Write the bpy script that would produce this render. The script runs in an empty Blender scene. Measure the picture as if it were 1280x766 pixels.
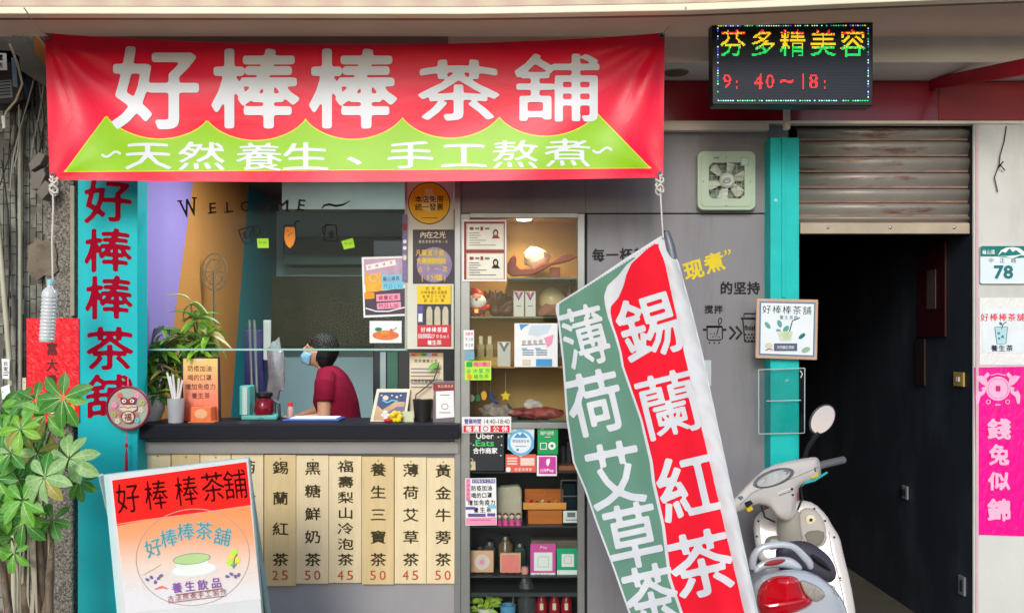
import bpy, math, random
import numpy as np
from mathutils import Vector, Matrix, noise
random.seed(7)
R = math.radians
scene = bpy.context.scene
C = scene.collection
F = 1080.0                       # focal length in photo pixels
CAM = Vector((0, -4.5, 1.6))
# ------------------------------------------------------------------ camera
cd = bpy.data.cameras.new('camera'); cam = bpy.data.objects.new('camera', cd); C.objects.link(cam)
cam.location = CAM; cam.rotation_euler = (R(90), 0, 0)
cd.sensor_width = 36; cd.lens = 36 * F / 1280; cd.shift_y = (430 - 383) / 1280
cd.clip_start = 0.05; cd.clip_end = 2000
scene.camera = cam
# ------------------------------------------------------------------ light
SUN_EL, SUN_AZ = 25, 189         # azimuth measured from +Y clockwise; the sun is behind the camera
w = bpy.data.worlds.new('World'); scene.world = w; w.use_nodes = True
nt = w.node_tree; bg = nt.nodes['Background']; bg.inputs[1].default_value = 0.15
sky = nt.nodes.new('ShaderNodeTexSky'); sky.sky_type = 'NISHITA'; sky.sun_disc = False
sky.sun_elevation = R(SUN_EL); sky.sun_rotation = R(SUN_AZ); sky.dust_density = .8; sky.ozone_density = 1.6; sky.air_density = 1.0
nt.links.new(sky.outputs[0], bg.inputs[0])
sd = bpy.data.lights.new('sun', 'SUN'); sd.energy = 1.3; sd.angle = R(18); sd.color = (1, .96, .91)
sun = bpy.data.objects.new('sun', sd); C.objects.link(sun)
az = R(SUN_AZ); el = R(SUN_EL)
dirv = Vector((math.sin(az) * math.cos(el), math.cos(az) * math.cos(el), math.sin(el)))
sun.rotation_euler = dirv.to_track_quat('Z', 'Y').to_euler(); sun.location = (0, -8, 12)
scene.view_settings.view_transform = 'Standard'; scene.view_settings.look = 'None'
scene.view_settings.exposure = 0.42; scene.view_settings.gamma = 1
try: scene.cycles.max_bounces = 8; scene.cycles.transparent_max_bounces = 12
except Exception: pass

# ------------------------------------------------------------------ pixel -> world helpers
def ray(px, py): return Vector(((px - 640) / F, 1, (430 - py) / F))
def P(px, py, y=0): return CAM + ray(px, py) * (4.5 + y)
def X(px, y=0): return (px - 640) / F * (4.5 + y)
def Z(py, y=0): return 1.6 + (430 - py) / F * (4.5 + y)
def plane3(a, b, c):
    """depth function of the plane through three (px, py, y) points"""
    A, B, D = P(*a), P(*b), P(*c); n = (B - A).cross(D - A); k = n.dot(A - CAM)
    return lambda x, y: k / n.dot(ray(x, y)) - 4.5
def lerp(a, b, t): return a + (b - a) * t
def interp(x, pts):
    xs = [p[0] for p in pts]; ys = [p[1] for p in pts]
    return float(np.interp(x, xs, ys))

# ------------------------------------------------------------------ materials
def srgb(r, g, b, k=1.0):
    o = []
    for v in (r, g, b):
        v /= 255.0; v = v / 12.92 if v <= .04045 else ((v + .055) / 1.055) ** 2.4
        o.append(min(.9, v * k))
    return tuple(o)
MATS = {}
def mat(name, rgb, rough=.6, var=.08, scale=8, bump=0, bscale=None, metal=0, spec=.35, coat=0, rgb2=None, thr=None, stretch=None, detail=4, emis=0, trans=0, sss=0):
    if name in MATS: return MATS[name]
    m = bpy.data.materials.new(name); m.use_nodes = True; t = m.node_tree; L = t.links
    b = t.nodes['Principled BSDF']
    b.inputs['Roughness'].default_value = rough; b.inputs['Metallic'].default_value = metal
    b.inputs['Specular IOR Level'].default_value = spec; b.inputs['Coat Weight'].default_value = coat
    b.inputs['Coat Roughness'].default_value = .1
    if trans: b.inputs['Transmission Weight'].default_value = trans
    tc = t.nodes.new('ShaderNodeTexCoord'); mp = t.nodes.new('ShaderNodeMapping')
    L.new(tc.outputs['Object'], mp.inputs[0])
    if stretch: mp.inputs['Scale'].default_value = stretch
    n = t.nodes.new('ShaderNodeTexNoise'); n.inputs['Scale'].default_value = scale; n.inputs['Detail'].default_value = detail
    L.new(mp.outputs[0], n.inputs['Vector'])
    cr = t.nodes.new('ShaderNodeValToRGB')
    c2 = rgb2 if rgb2 else tuple(min(.95, v * (1 + var)) for v in rgb)
    c1 = rgb if rgb2 else tuple(v * (1 - var) for v in rgb)
    cr.color_ramp.elements[0].color = (*c1, 1); cr.color_ramp.elements[1].color = (*c2, 1)
    lo, hi = thr if thr else (.3, .7)
    cr.color_ramp.elements[0].position = lo; cr.color_ramp.elements[1].position = hi
    L.new(n.outputs['Fac'], cr.inputs[0]); L.new(cr.outputs[0], b.inputs['Base Color'])
    if emis:
        L.new(cr.outputs[0], b.inputs['Emission Color']); b.inputs['Emission Strength'].default_value = emis
    if bump:
        n2 = t.nodes.new('ShaderNodeTexNoise'); n2.inputs['Scale'].default_value = bscale or scale * 4; n2.inputs['Detail'].default_value = 3
        L.new(mp.outputs[0], n2.inputs['Vector'])
        bp = t.nodes.new('ShaderNodeBump'); bp.inputs['Strength'].default_value = bump; bp.inputs['Distance'].default_value = .01
        L.new(n2.outputs['Fac'], bp.inputs['Height']); L.new(bp.outputs[0], b.inputs['Normal'])
    MATS[name] = m; return m
def stains(m, rgb, scale, lo, hi, amount=.8, stretch=(1, 1, 1)):
    """a second, blotchy layer of dirt over a material"""
    t = m.node_tree; L = t.links; b = t.nodes['Principled BSDF']
    src = b.inputs['Base Color'].links[0].from_socket
    tc = t.nodes.new('ShaderNodeTexCoord'); mp = t.nodes.new('ShaderNodeMapping'); mp.inputs['Scale'].default_value = stretch
    mp.inputs['Location'].default_value = (3.1, 1.7, 5.3)
    n = t.nodes.new('ShaderNodeTexNoise'); n.inputs['Scale'].default_value = scale; n.inputs['Detail'].default_value = 8; n.inputs['Roughness'].default_value = .65
    L.new(tc.outputs['Object'], mp.inputs[0]); L.new(mp.outputs[0], n.inputs['Vector'])
    mr = t.nodes.new('ShaderNodeMapRange'); mr.inputs[1].default_value = lo; mr.inputs[2].default_value = hi; mr.inputs[4].default_value = amount
    L.new(n.outputs['Fac'], mr.inputs[0])
    mx = t.nodes.new('ShaderNodeMix'); mx.data_type = 'RGBA'
    L.new(mr.outputs[0], mx.inputs[0]); L.new(src, mx.inputs[6]); mx.inputs[7].default_value = (*rgb, 1)
    L.new(mx.outputs[2], b.inputs['Base Color']); return m
def glassmat(name, tint=(.93, .97, .95), refl=1.0, rough=.0):
    m = bpy.data.materials.new(name); m.use_nodes = True; t = m.node_tree; t.nodes.clear(); L = t.links
    o = t.nodes.new('ShaderNodeOutputMaterial'); tr = t.nodes.new('ShaderNodeBsdfTransparent'); tr.inputs[0].default_value = (*tint, 1)
    g = t.nodes.new('ShaderNodeBsdfGlossy'); g.inputs['Roughness'].default_value = rough; fr = t.nodes.new('ShaderNodeFresnel'); fr.inputs[0].default_value = 1.45
    mu = t.nodes.new('ShaderNodeMath'); mu.operation = 'MULTIPLY'; mu.inputs[1].default_value = refl; L.new(fr.outputs[0], mu.inputs[0])
    mx = t.nodes.new('ShaderNodeMixShader'); L.new(mu.outputs[0], mx.inputs[0]); L.new(tr.outputs[0], mx.inputs[1]); L.new(g.outputs[0], mx.inputs[2])
    L.new(mx.outputs[0], o.inputs[0]); return m
def two_tone(name, c1, c2, axis='X', freq=8, rough=.5):
    """real printed/woven bands"""
    m = bpy.data.materials.new(name); m.use_nodes = True; t = m.node_tree; L = t.links; b = t.nodes['Principled BSDF']; b.inputs['Roughness'].default_value = rough
    tc = t.nodes.new('ShaderNodeTexCoord'); wv = t.nodes.new('ShaderNodeTexWave'); wv.bands_direction = axis; wv.inputs['Scale'].default_value = freq
    wv.inputs['Distortion'].default_value = 2.5; wv.inputs['Detail'].default_value = 2; wv.inputs['Detail Scale'].default_value = .6
    cr = t.nodes.new('ShaderNodeValToRGB'); cr.color_ramp.elements[0].color = (*c1, 1); cr.color_ramp.elements[1].color = (*c2, 1)
    L.new(tc.outputs['Object'], wv.inputs[0]); L.new(wv.outputs[0], cr.inputs[0]); L.new(cr.outputs[0], b.inputs['Base Color']); return m
def translucent(m, fac=.6, tint=(.95, .85, .75)):
    t = m.node_tree; L = t.links; b = t.nodes['Principled BSDF']; o = [n for n in t.nodes if n.type == 'OUTPUT_MATERIAL'][0]
    tl_ = t.nodes.new('ShaderNodeBsdfTranslucent'); tl_.inputs[0].default_value = (*tint, 1); mx = t.nodes.new('ShaderNodeMixShader'); mx.inputs[0].default_value = fac
    L.new(b.outputs[0], mx.inputs[1]); L.new(tl_.outputs[0], mx.inputs[2]); L.new(mx.outputs[0], o.inputs[0]); return m
def bands_z(name, stops, rough=.6, axis=2):
    return wrinkle(bands_z_(name, stops, rough, axis))
def wrinkle(m, scale=5, st=.35):
    t = m.node_tree; b = t.nodes['Principled BSDF']; n = t.nodes.new('ShaderNodeTexNoise'); n.inputs['Scale'].default_value = scale; n.inputs['Detail'].default_value = 5; n.inputs['Distortion'].default_value = 1.5
    bp = t.nodes.new('ShaderNodeBump'); bp.inputs['Strength'].default_value = st; bp.inputs['Distance'].default_value = .03
    t.links.new(n.outputs['Fac'], bp.inputs['Height']); t.links.new(bp.outputs[0], b.inputs['Normal']); return m
def bands_z_(name, stops, rough=.6, axis=2):
    """colour printed as a vertical blend; stops = [(object z, rgb)...]"""
    m = bpy.data.materials.new(name); m.use_nodes = True; t = m.node_tree; L = t.links; b = t.nodes['Principled BSDF']; b.inputs['Roughness'].default_value = rough
    tc = t.nodes.new('ShaderNodeTexCoord'); sp = t.nodes.new('ShaderNodeSeparateXYZ'); mr = t.nodes.new('ShaderNodeMapRange')
    z0, z1 = stops[0][0], stops[-1][0]; mr.inputs[1].default_value = z0; mr.inputs[2].default_value = z1
    cr = t.nodes.new('ShaderNodeValToRGB'); e = cr.color_ramp.elements
    while len(e) < len(stops): e.new(.5)
    for k, (z, c) in enumerate(stops): e[k].position = (z - z0) / (z1 - z0); e[k].color = (*c, 1)
    L.new(tc.outputs['Object'], sp.inputs[0]); L.new(sp.outputs[axis], mr.inputs[0]); L.new(mr.outputs[0], cr.inputs[0]); L.new(cr.outputs[0], b.inputs['Base Color']); return m
def pebble(name, c1, c2, c3, scale=90, bump=.6):
    m = mat(name, c1, .85); t = m.node_tree; L = t.links; b = t.nodes['Principled BSDF']
    tc = t.nodes.new('ShaderNodeTexCoord'); v = t.nodes.new('ShaderNodeTexVoronoi'); v.inputs['Scale'].default_value = scale
    L.new(tc.outputs['Object'], v.inputs['Vector'])
    cr = t.nodes.new('ShaderNodeValToRGB'); e = cr.color_ramp.elements; e[0].color = (*c1, 1); e[1].color = (*c3, 1); e[0].position = .2; e[1].position = .8
    k = e.new(.5); k.color = (*c2, 1)
    sp = t.nodes.new('ShaderNodeSeparateXYZ'); L.new(v.outputs['Color'], sp.inputs[0]); L.new(sp.outputs[0], cr.inputs[0]); L.new(cr.outputs[0], b.inputs['Base Color'])
    bp = t.nodes.new('ShaderNodeBump'); bp.inputs['Strength'].default_value = bump; bp.inputs['Distance'].default_value = .01; bp.invert = True
    L.new(v.outputs['Distance'], bp.inputs['Height']); L.new(bp.outputs[0], b.inputs['Normal']); return m

M = dict(
 wall=mat('grey_wall_paint', srgb(132, 130, 133), .55, .05, 3, .1, 60),
 wall_lo=mat('grey_lower_paint', srgb(160, 158, 160), .6, .06, 2.5, .08, 50),
 teal=mat('teal_paint', srgb(0, 186, 192), .6, .05, 4, .06, 40),
 teal2=mat('teal_post_paint', srgb(6, 186, 180), .55, .07, 9, .1, 50),
 crimson=mat('crimson_paint', srgb(158, 0, 36), .7, .06, spec=.08),
 red_band=mat('dark_red_signboard', srgb(132, 4, 30), .28, .12, 3, coat=.3),
 cream=mat('cream_trim', srgb(226, 214, 196), .55, .06, 5, .05),
 white=mat('white_paint', srgb(222, 218, 208), .6, .04, 4, .05),
 pillar=mat('pillar_plaster', srgb(206, 205, 198), .75, .05, 3, .15, 30),
 soffit=mat('soffit_board', srgb(172, 152, 142), .7, .1, 4),
 dark=mat('dark_void', srgb(28, 28, 32), .7), black=mat('black_plastic', srgb(22, 22, 25), .4, .1),
 count=mat('dark_counter_front', srgb(26, 28, 38), .5, .1, 6, spec=.15), ink=mat('black_print', srgb(18, 17, 18), .6),
 alu=mat('aluminium', srgb(140, 143, 142), .38, .08, 10, metal=.6), steel=mat('steel', srgb(160, 160, 160), .3, .1, 10, metal=.9),
 paper=mat('white_paper', srgb(238, 238, 236), .6, .03, 10), red=mat('bright_red_print', srgb(222, 28, 46), .5, .04),
 yellow=mat('yellow_print', srgb(250, 200, 20), .5, .03), green=mat('green_print', srgb(20, 160, 84), .5, .03),
 blue=mat('blue_print', srgb(70, 150, 205), .5, .05), navy=mat('navy_print', srgb(22, 28, 52), .5, .05),
 pink=mat('pink_print', srgb(236, 150, 180), .5, .05), magenta=mat('magenta_print', srgb(205, 60, 160), .5, .04),
 orange=mat('orange_print', srgb(255, 150, 10), .5, .06), cyan=mat('light_cyan_print', srgb(120, 200, 220), .5, .04),
 brown=mat('brown_print', srgb(110, 60, 40), .6, .1), rope=mat('white_rope', srgb(215, 210, 200), .8, .08, 60, .3, 200),
 ggrey=mat('grey_print', srgb(120, 125, 130), .6, .08), coral=mat('coral_print', srgb(226, 96, 74), .5, .06),
 lav=mat('lavender_print', srgb(202, 180, 226), .5, .06), purple=mat('purple_print', srgb(96, 80, 150), .5, .06),
 tealink=mat('teal_print', srgb(14, 112, 112), .5, .04), limegreen=mat('lime_print', srgb(178, 214, 40), .5, .05),
 steelblue=mat('blue_grey_print', srgb(100, 128, 150), .5, .05), wine=mat('wine_print', srgb(150, 40, 50), .5, .05),
 beige=mat('beige_print', srgb(222, 206, 180), .6, .06), wire=mat('grey_cable', srgb(150, 146, 138), .6, .1),
 wirek=mat('black_cable', srgb(40, 38, 38), .6, .1),
)
GLASS = glassmat('window_glass', (.90, .96, .95), .12, .12)
CASEGLASS = glassmat('showcase_glass', (.93, .96, .95), .3)
ACRYL = glassmat('clear_acrylic', (.94, .97, .97), .8, .05)

# ------------------------------------------------------------------ object helpers
def props(o, label=None, cat=None, group=None, kind=None):
    if label: o['label'] = label
    if cat: o['category'] = cat
    if group: o['group'] = group
    if kind: o['kind'] = kind
    return o
def thing(name, label, cat, loc, group=None):
    o = bpy.data.objects.new(name, None); C.objects.link(o); o.location = loc; o.empty_display_size = .1
    return props(o, label, cat, group)
def wloc(o):
    v = Vector(o.location)
    while o.parent: o = o.parent; v = v + Vector(o.location)
    return v
class MB:
    def __init__(s): s.v = []; s.f = []; s.mi = []; s.mats = []
    def _m(s, m):
        if m not in s.mats: s.mats.append(m)
        return s.mats.index(m)
    def add(s, vs, fs, m=None):
        k = len(s.v); s.v += [Vector(p) for p in vs]; i = s._m(m) if m else 0
        for f in fs: s.f.append(tuple(a + k for a in f)); s.mi.append(i)
        return s
    def box(s, x0, x1, y0, y1, z0, z1, m=None):
        v = [(x, y, z) for x in (x0, x1) for y in (y0, y1) for z in (z0, z1)]
        return s.add(v, [(0, 1, 3, 2), (4, 6, 7, 5), (0, 4, 5, 1), (2, 3, 7, 6), (0, 2, 6, 4), (1, 5, 7, 3)], m)
    def pbox(s, x0, y0, x1, y1, y, th, m=None):
        """box whose front face fills this photo rectangle at depth y"""
        return s.box(X(x0, y), X(x1, y), y, y + th, Z(y1, y), Z(y0, y), m)
    def prism(s, pts, y, th, m=None, z_const=True):
        """closed outline in photo pixels, front at depth y (number or function), real thickness th"""
        if callable(y): fr = [P(a, b, y(a, b)) for a, b in pts]
        else: fr = [P(a, b, y) for a, b in pts]
        n = len(pts); bk = [p + Vector((0, th, 0)) for p in fr]
        return s.add(fr + bk, [tuple(range(n)), tuple(range(2 * n - 1, n - 1, -1))] + [(i, i + n, (i + 1) % n + n, (i + 1) % n) for i in range(n)], m)
    def tube(s, pts, r, n=8, m=None, cap=True):
        pts = [Vector(p) for p in pts]; k = len(pts); rs = r if isinstance(r, (list, tuple)) else [r] * k
        vs = []; up = None
        for i, p in enumerate(pts):
            d = (pts[min(i + 1, k - 1)] - pts[max(i - 1, 0)]).normalized()
            if up is None:
                up = Vector((0, 0, 1)) if abs(d.z) < .9 else Vector((1, 0, 0))
            a = d.cross(up).normalized(); up = a.cross(d).normalized()
            for j in range(n):
                t = 2 * math.pi * j / n; vs.append(p + (a * math.cos(t) + up * math.sin(t)) * rs[i])
        fs = [(i * n + j, i * n + (j + 1) % n, (i + 1) * n + (j + 1) % n, (i + 1) * n + j) for i in range(k - 1) for j in range(n)]
        if cap: fs += [tuple(range(n - 1, -1, -1)), tuple(range((k - 1) * n, k * n))]
        return s.add(vs, fs, m)
    def loft(s, secs, n=20, m=None, p=2.0):
        """secs: (centre, axisA, axisB) ellipse sections (super-ellipse power p)"""
        vs = []
        for c, a, b in secs:
            c = Vector(c); a = Vector(a); b = Vector(b)
            for j in range(n):
                t = 2 * math.pi * j / n; ct, st = math.cos(t), math.sin(t); q = 2 / p
                vs.append(c + a * (math.copysign(abs(ct) ** q, ct)) + b * (math.copysign(abs(st) ** q, st)))
        k = len(secs)
        fs = [(i * n + j, i * n + (j + 1) % n, (i + 1) * n + (j + 1) % n, (i + 1) * n + j) for i in range(k - 1) for j in range(n)]
        fs += [tuple(range(n - 1, -1, -1)), tuple(range((k - 1) * n, k * n))]
        return s.add(vs, fs, m)
    def lathe(s, c, prof, n=20, m=None):
        c = Vector(c); return s.loft([(c + Vector((0, 0, z)), (max(r, 1e-4), 0, 0), (0, max(r, 1e-4), 0)) for r, z in prof], n, m)
    def ball(s, c, rx, ry=None, rz=None, n=14, m=None, rot=None):
        ry = ry or rx; rz = rz or rx; c = Vector(c); rot = rot or Matrix.Identity(3); h = n // 2
        secs = []
        for i in range(h + 1):
            t = -math.pi / 2 + math.pi * i / h; q = max(math.cos(t), .01)
            secs.append((c + rot @ Vector((0, 0, rz * math.sin(t))), rot @ Vector((rx * q, 0, 0)), rot @ Vector((0, ry * q, 0))))
        return s.loft(secs, n, m)
    def sheet(s, fn, nu, nv, m=None):
        vs = [fn(u / nu, v / nv) for v in range(nv + 1) for u in range(nu + 1)]; w_ = nu + 1
        return s.add(vs, [(v * w_ + u, v * w_ + u + 1, (v + 1) * w_ + u + 1, (v + 1) * w_ + u) for v in range(nv) for u in range(nu)], m)
    def build(s, name, m=None, parent=None, smooth=False, bevel=0, remesh=0, subsurf=0, solid=0, kind=None, ang=40):
        me = bpy.data.meshes.new(name)
        vs = s.v
        if parent is not None: o0 = wloc(parent)
        else:
            xs = [v.x for v in vs]; ys = [v.y for v in vs]; zs = [v.z for v in vs]
            o0 = Vector(((min(xs) + max(xs)) / 2, (min(ys) + max(ys)) / 2, min(zs)))
        me.from_pydata([tuple(v - o0) for v in vs], [], s.f)
        ms = [m] if m is not None else s.mats
        for q in ms: me.materials.append(q)
        if m is None:
            me.polygons.foreach_set('material_index', s.mi)
        if smooth:
            me.shade_smooth()
            if ang < 180: me.set_sharp_from_angle(angle=R(ang))
        me.update()
        o = bpy.data.objects.new(name, me); C.objects.link(o)
        if parent is not None: o.parent = parent
        else: o.location = o0
        if kind: o['kind'] = kind
        if remesh:
            r = o.modifiers.new('r', 'REMESH'); r.mode = 'VOXEL'; r.voxel_size = remesh; r.use_smooth_shade = True
            sm = o.modifiers.new('s', 'SMOOTH'); sm.iterations = 6; sm.factor = .5
        if solid:
            q = o.modifiers.new('t', 'SOLIDIFY'); q.thickness = solid; q.offset = 0
        if bevel:
            b = o.modifiers.new('b', 'BEVEL'); b.width = bevel; b.segments = 2; b.limit_method = 'ANGLE'; b.angle_limit = R(35)
        if subsurf:
            b = o.modifiers.new('d', 'SUBSURF'); b.levels = subsurf; b.render_levels = subsurf
        return o
def solo(mb, name, m, label, cat, group=None, **k): return props(mb.build(name, m, **k), label, cat, group)
def copy_tree(o, parent=None, offset=None):
    c = o.copy(); C.objects.link(c)
    if parent is not None: c.parent = parent
    elif offset is not None: c.location = Vector(o.location) + Vector(offset)
    for ch in list(o.children): copy_tree(ch, c)
    return c
def place(name, mesh, mw, parent):
    o = bpy.data.objects.new(name, mesh); C.objects.link(o); o.parent = parent
    o.matrix_basis = Matrix.Translation(-wloc(parent)) @ mw; return o

# ------------------------------------------------------------------ lettering
_raw = {}
def raw(txt, res=2):
    k = (txt, res)
    if k in _raw: return _raw[k]
    cu = bpy.data.curves.new('t', 'FONT'); cu.body = txt; cu.size = 1; cu.resolution_u = res
    o = bpy.data.objects.new('t', cu); C.objects.link(o); dg = bpy.context.evaluated_depsgraph_get()
    me = bpy.data.meshes.new_from_object(o.evaluated_get(dg), depsgraph=dg)
    v = np.zeros(len(me.vertices) * 3); me.vertices.foreach_get('co', v); v = v.reshape(-1, 3)[:, :2].copy()
    f = [tuple(p.vertices) for p in me.polygons]
    bpy.data.objects.remove(o); bpy.data.curves.remove(cu); bpy.data.meshes.remove(me)
    _raw[k] = (v, f); return _raw[k]
_sdf = {}
def fat(txt, N=56, bold=.02, soft=1, x1=1.1):
    """glyph regrown on a fine grid: heavier strokes with rounded ends"""
    k = (txt, N, bold, soft)
    if k in _sdf: return _sdf[k]
    v, f = raw(txt, 2); lo = np.array([-.1, -.22]); step = 1.2 / N
    if len(txt) > 1: lo = np.array([v[:, 0].min() - .1, -.3])
    nx = max(N, int((v[:, 0].max() + .1 - lo[0]) / step) + 1) if len(txt) > 1 else N; ny = N
    gx, gy = np.meshgrid(lo[0] + step * np.arange(nx + 1), lo[1] + step * np.arange(ny + 1))
    ins = np.zeros(gx.shape, bool); cnt = {}
    for t in f:
        p = v[list(t)]
        for a, b in ((0, 1), (1, 2), (2, 0)):
            e = (min(t[a], t[b]), max(t[a], t[b])); cnt[e] = cnt.get(e, 0) + 1
        i0 = max(0, int((p[:, 0].min() - lo[0]) / step)); i1 = int((p[:, 0].max() - lo[0]) / step) + 2
        j0 = max(0, int((p[:, 1].min() - lo[1]) / step)); j1 = int((p[:, 1].max() - lo[1]) / step) + 2
        sx = gx[j0:j1, i0:i1]; sy = gy[j0:j1, i0:i1]
        d = [(p[(q + 1) % 3, 0] - p[q, 0]) * (sy - p[q, 1]) - (p[(q + 1) % 3, 1] - p[q, 1]) * (sx - p[q, 0]) for q in range(3)]
        ins[j0:j1, i0:i1] |= ((d[0] >= 0) & (d[1] >= 0) & (d[2] >= 0)) | ((d[0] <= 0) & (d[1] <= 0) & (d[2] <= 0))
    dist = np.full(gx.shape, 9.)
    for (a, b), n_ in cnt.items():
        if n_ != 1: continue
        A = v[a]; B = v[b]; ab = B - A; l2 = ab.dot(ab) + 1e-12
        t = np.clip(((gx - A[0]) * ab[0] + (gy - A[1]) * ab[1]) / l2, 0, 1)
        dist = np.minimum(dist, np.hypot(gx - A[0] - t * ab[0], gy - A[1] - t * ab[1]))
    s = np.where(ins, -dist, dist) - bold
    for _ in range(soft):
        q = s.copy(); q[1:-1, 1:-1] = (s[1:-1, 1:-1] * 4 + s[:-2, 1:-1] + s[2:, 1:-1] + s[1:-1, :-2] + s[1:-1, 2:]) / 8; s = q
    vs = []; fs = []; idx = {}
    def cv(i, j):
        k2 = (i, j, 0)
        if k2 not in idx: idx[k2] = len(vs); vs.append((gx[j, i], gy[j, i]))
        return idx[k2]
    def ev(i, j, i2, j2):
        if (i2, j2) < (i, j): i, j, i2, j2 = i2, j2, i, j
        k2 = (i, j, i2, j2)
        if k2 not in idx:
            a = s[j, i]; b = s[j2, i2]; t = min(max(a / (a - b), .02), .98); idx[k2] = len(vs)
            vs.append((lerp(gx[j, i], gx[j2, i2], t), lerp(gy[j, i], gy[j2, i2], t)))
        return idx[k2]
    neg = s < 0
    any_ = neg[:-1, :-1] | neg[1:, :-1] | neg[:-1, 1:] | neg[1:, 1:]
    for j, i in zip(*np.nonzero(any_)):
        cs = ((i, j), (i + 1, j), (i + 1, j + 1), (i, j + 1)); poly = []
        for q in range(4):
            a = cs[q]; b = cs[(q + 1) % 4]; na = neg[a[1], a[0]]; nb = neg[b[1], b[0]]
            if na: poly.append(cv(*a))
            if na != nb: poly.append(ev(*a, *b))
        if len(poly) >= 3: fs.append(tuple(poly))
    _sdf[k] = (np.array(vs), fs); return _sdf[k]

class Pr:
    """flat print, laid on a surface given by its depth (number or function of the photo pixel)"""
    def __init__(s, y=0, split=False): s.y = y; s.mb = MB(); s.l = .0012; s.split = split; s.pieces = []
    def pt(s, x, y, l):
        d = s.y(x, y) if callable(s.y) else s.y
        return P(x, y, d - l)
    def poly(s, pts, m, l=None):
        if l is None: s.l += .00025; l = s.l
        s.l = max(s.l, l)
        s.mb.add([s.pt(a, b, l) for a, b in pts], [tuple(range(len(pts)))], m); return s
    def rect(s, x0, y0, x1, y1, m, l=None): return s.poly([(x0, y0), (x1, y0), (x1, y1), (x0, y1)], m, l)
    def disc(s, cx, cy, rx, ry, m, l=None, n=32, rot=0, a0=0, a1=360):
        ct, st = math.cos(R(rot)), math.sin(R(rot)); pts = []
        for k in range(n + (a1 - a0 < 360)):
            t = R(a0 + (a1 - a0) * k / n); a = rx * math.cos(t); b = ry * math.sin(t); pts.append((cx + a * ct - b * st, cy + a * st + b * ct))
        return s.poly(pts, m, l)
    def stroke(s, pts, w_, m, l=None, closed=False):
        if l is None: s.l += .00025; l = s.l
        if closed: pts = list(pts) + [pts[0], pts[1]]
        k = len(pts); Ls = []; Rs = []
        for i in range(k):
            a = pts[max(i - 1, 0)]; b = pts[min(i + 1, k - 1)]; dx, dy = b[0] - a[0], b[1] - a[1]; q = math.hypot(dx, dy) or 1
            ww = w_[i] if isinstance(w_, (list, tuple)) else w_
            nx, ny = -dy / q * ww / 2, dx / q * ww / 2; Ls.append((pts[i][0] + nx, pts[i][1] + ny)); Rs.append((pts[i][0] - nx, pts[i][1] - ny))
        if closed: Ls, Rs = Ls[:-1], Rs[:-1]; k -= 1; Ls[0] = Ls[-1]; Rs[0] = Rs[-1]
        s.mb.add([s.pt(a, b, l) for a, b in Ls + Rs], [(i, i + 1, i + 1 + k, i + k) for i in range(k - 1)], m); return s
    def ring(s, cx, cy, rx, ry, w_, m, l=None, n=32, rot=0):
        ct, st = math.cos(R(rot)), math.sin(R(rot))
        pts = [(cx + rx * math.cos(2 * math.pi * k / n) * ct - ry * math.sin(2 * math.pi * k / n) * st, cy + rx * math.cos(2 * math.pi * k / n) * st + ry * math.sin(2 * math.pi * k / n) * ct) for k in range(n)]
        return s.stroke(pts, w_, m, l, True)
    def frame(s, x0, y0, x1, y1, w_, m, l=None):
        if l is None: s.l += .00025; l = s.l
        s.rect(x0, y0, x1, y0 + w_, m, l); s.rect(x0, y1 - w_, x1, y1, m, l); s.rect(x0, y0 + w_, x0 + w_, y1 - w_, m, l); s.rect(x1 - w_, y0 + w_, x1, y1 - w_, m, l); return s
    def text(s, t, cx, cy, w_, h, m, rot=0, bold=None, N=56, soft=1, l=None, shear=0, bend=0):
        """one glyph (em box w x h) or, for latin text, a string fitted to w x h"""
        if l is None: s.l += .00012; l = s.l
        v, f = fat(t, N, bold, soft) if bold is not None else raw(t)
        if len(v) == 0: return s
        if all(ord(c) < 256 for c in t):
            a, b = v.min(0), v.max(0); mid = (a + b) / 2; sc = (w_ / max(b[0] - a[0], .01), h / max(b[1] - a[1], .01))
        else: mid = (.5, .38); sc = (w_, h)
        c_, s_ = math.cos(R(rot)), math.sin(R(rot)); out = []
        for x, y in v:
            q = (x - mid[0]) * sc[0]; r = -(y - mid[1]) * sc[1]; q += shear * -r
            if bend: r += bend * ((2 * q / w_) ** 2 - .3) * h
            out.append(s.pt(cx + q * c_ + r * s_, cy - q * s_ + r * c_, l))
        if s.split: s.pieces.append(MB().add(out, f, m)); return s
        s.mb.add(out, f, m); return s
    def line(s, t, x0, y0, x1, y1, w_, h, m, rot=None, **k):
        """glyph centres spread evenly from (x0,y0) to (x1,y1)"""
        n = len(t)
        if rot is None: rot = -math.degrees(math.atan2(y1 - y0, x1 - x0)) if abs(x1 - x0) > abs(y1 - y0) else 0
        s.l += .00012; l = s.l
        for i, ch in enumerate(t):
            if ch == ' ': continue
            q = i / (n - 1) if n > 1 else 0
            if ord(ch) < 256:
                v = raw(ch)[0]
                if not len(v): continue
                ww = (v[:, 0].max() - v[:, 0].min()) * w_; hh = (v[:, 1].max() - v[:, 1].min()) * h; dy = -((v[:, 1].max() + v[:, 1].min()) / 2 - .38) * h
                s.text(ch, lerp(x0, x1, q), lerp(y0, y1, q) + dy, ww, hh, m, rot, l=l, **k)
            else: s.text(ch, lerp(x0, x1, q), lerp(y0, y1, q), w_, h, m, rot, l=l, **k)
        return s
    def span(s, xl, xr, y0, y1, m, l, nx=10, ny=40):
        """sheet between two side curves xl(y), xr(y)"""
        def fn(u, v):
            y = lerp(y0, y1, v); return s.pt(lerp(xl(y), xr(y), u), y, l)
        s.mb.sheet(fn, nx, ny, m); return s
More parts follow.
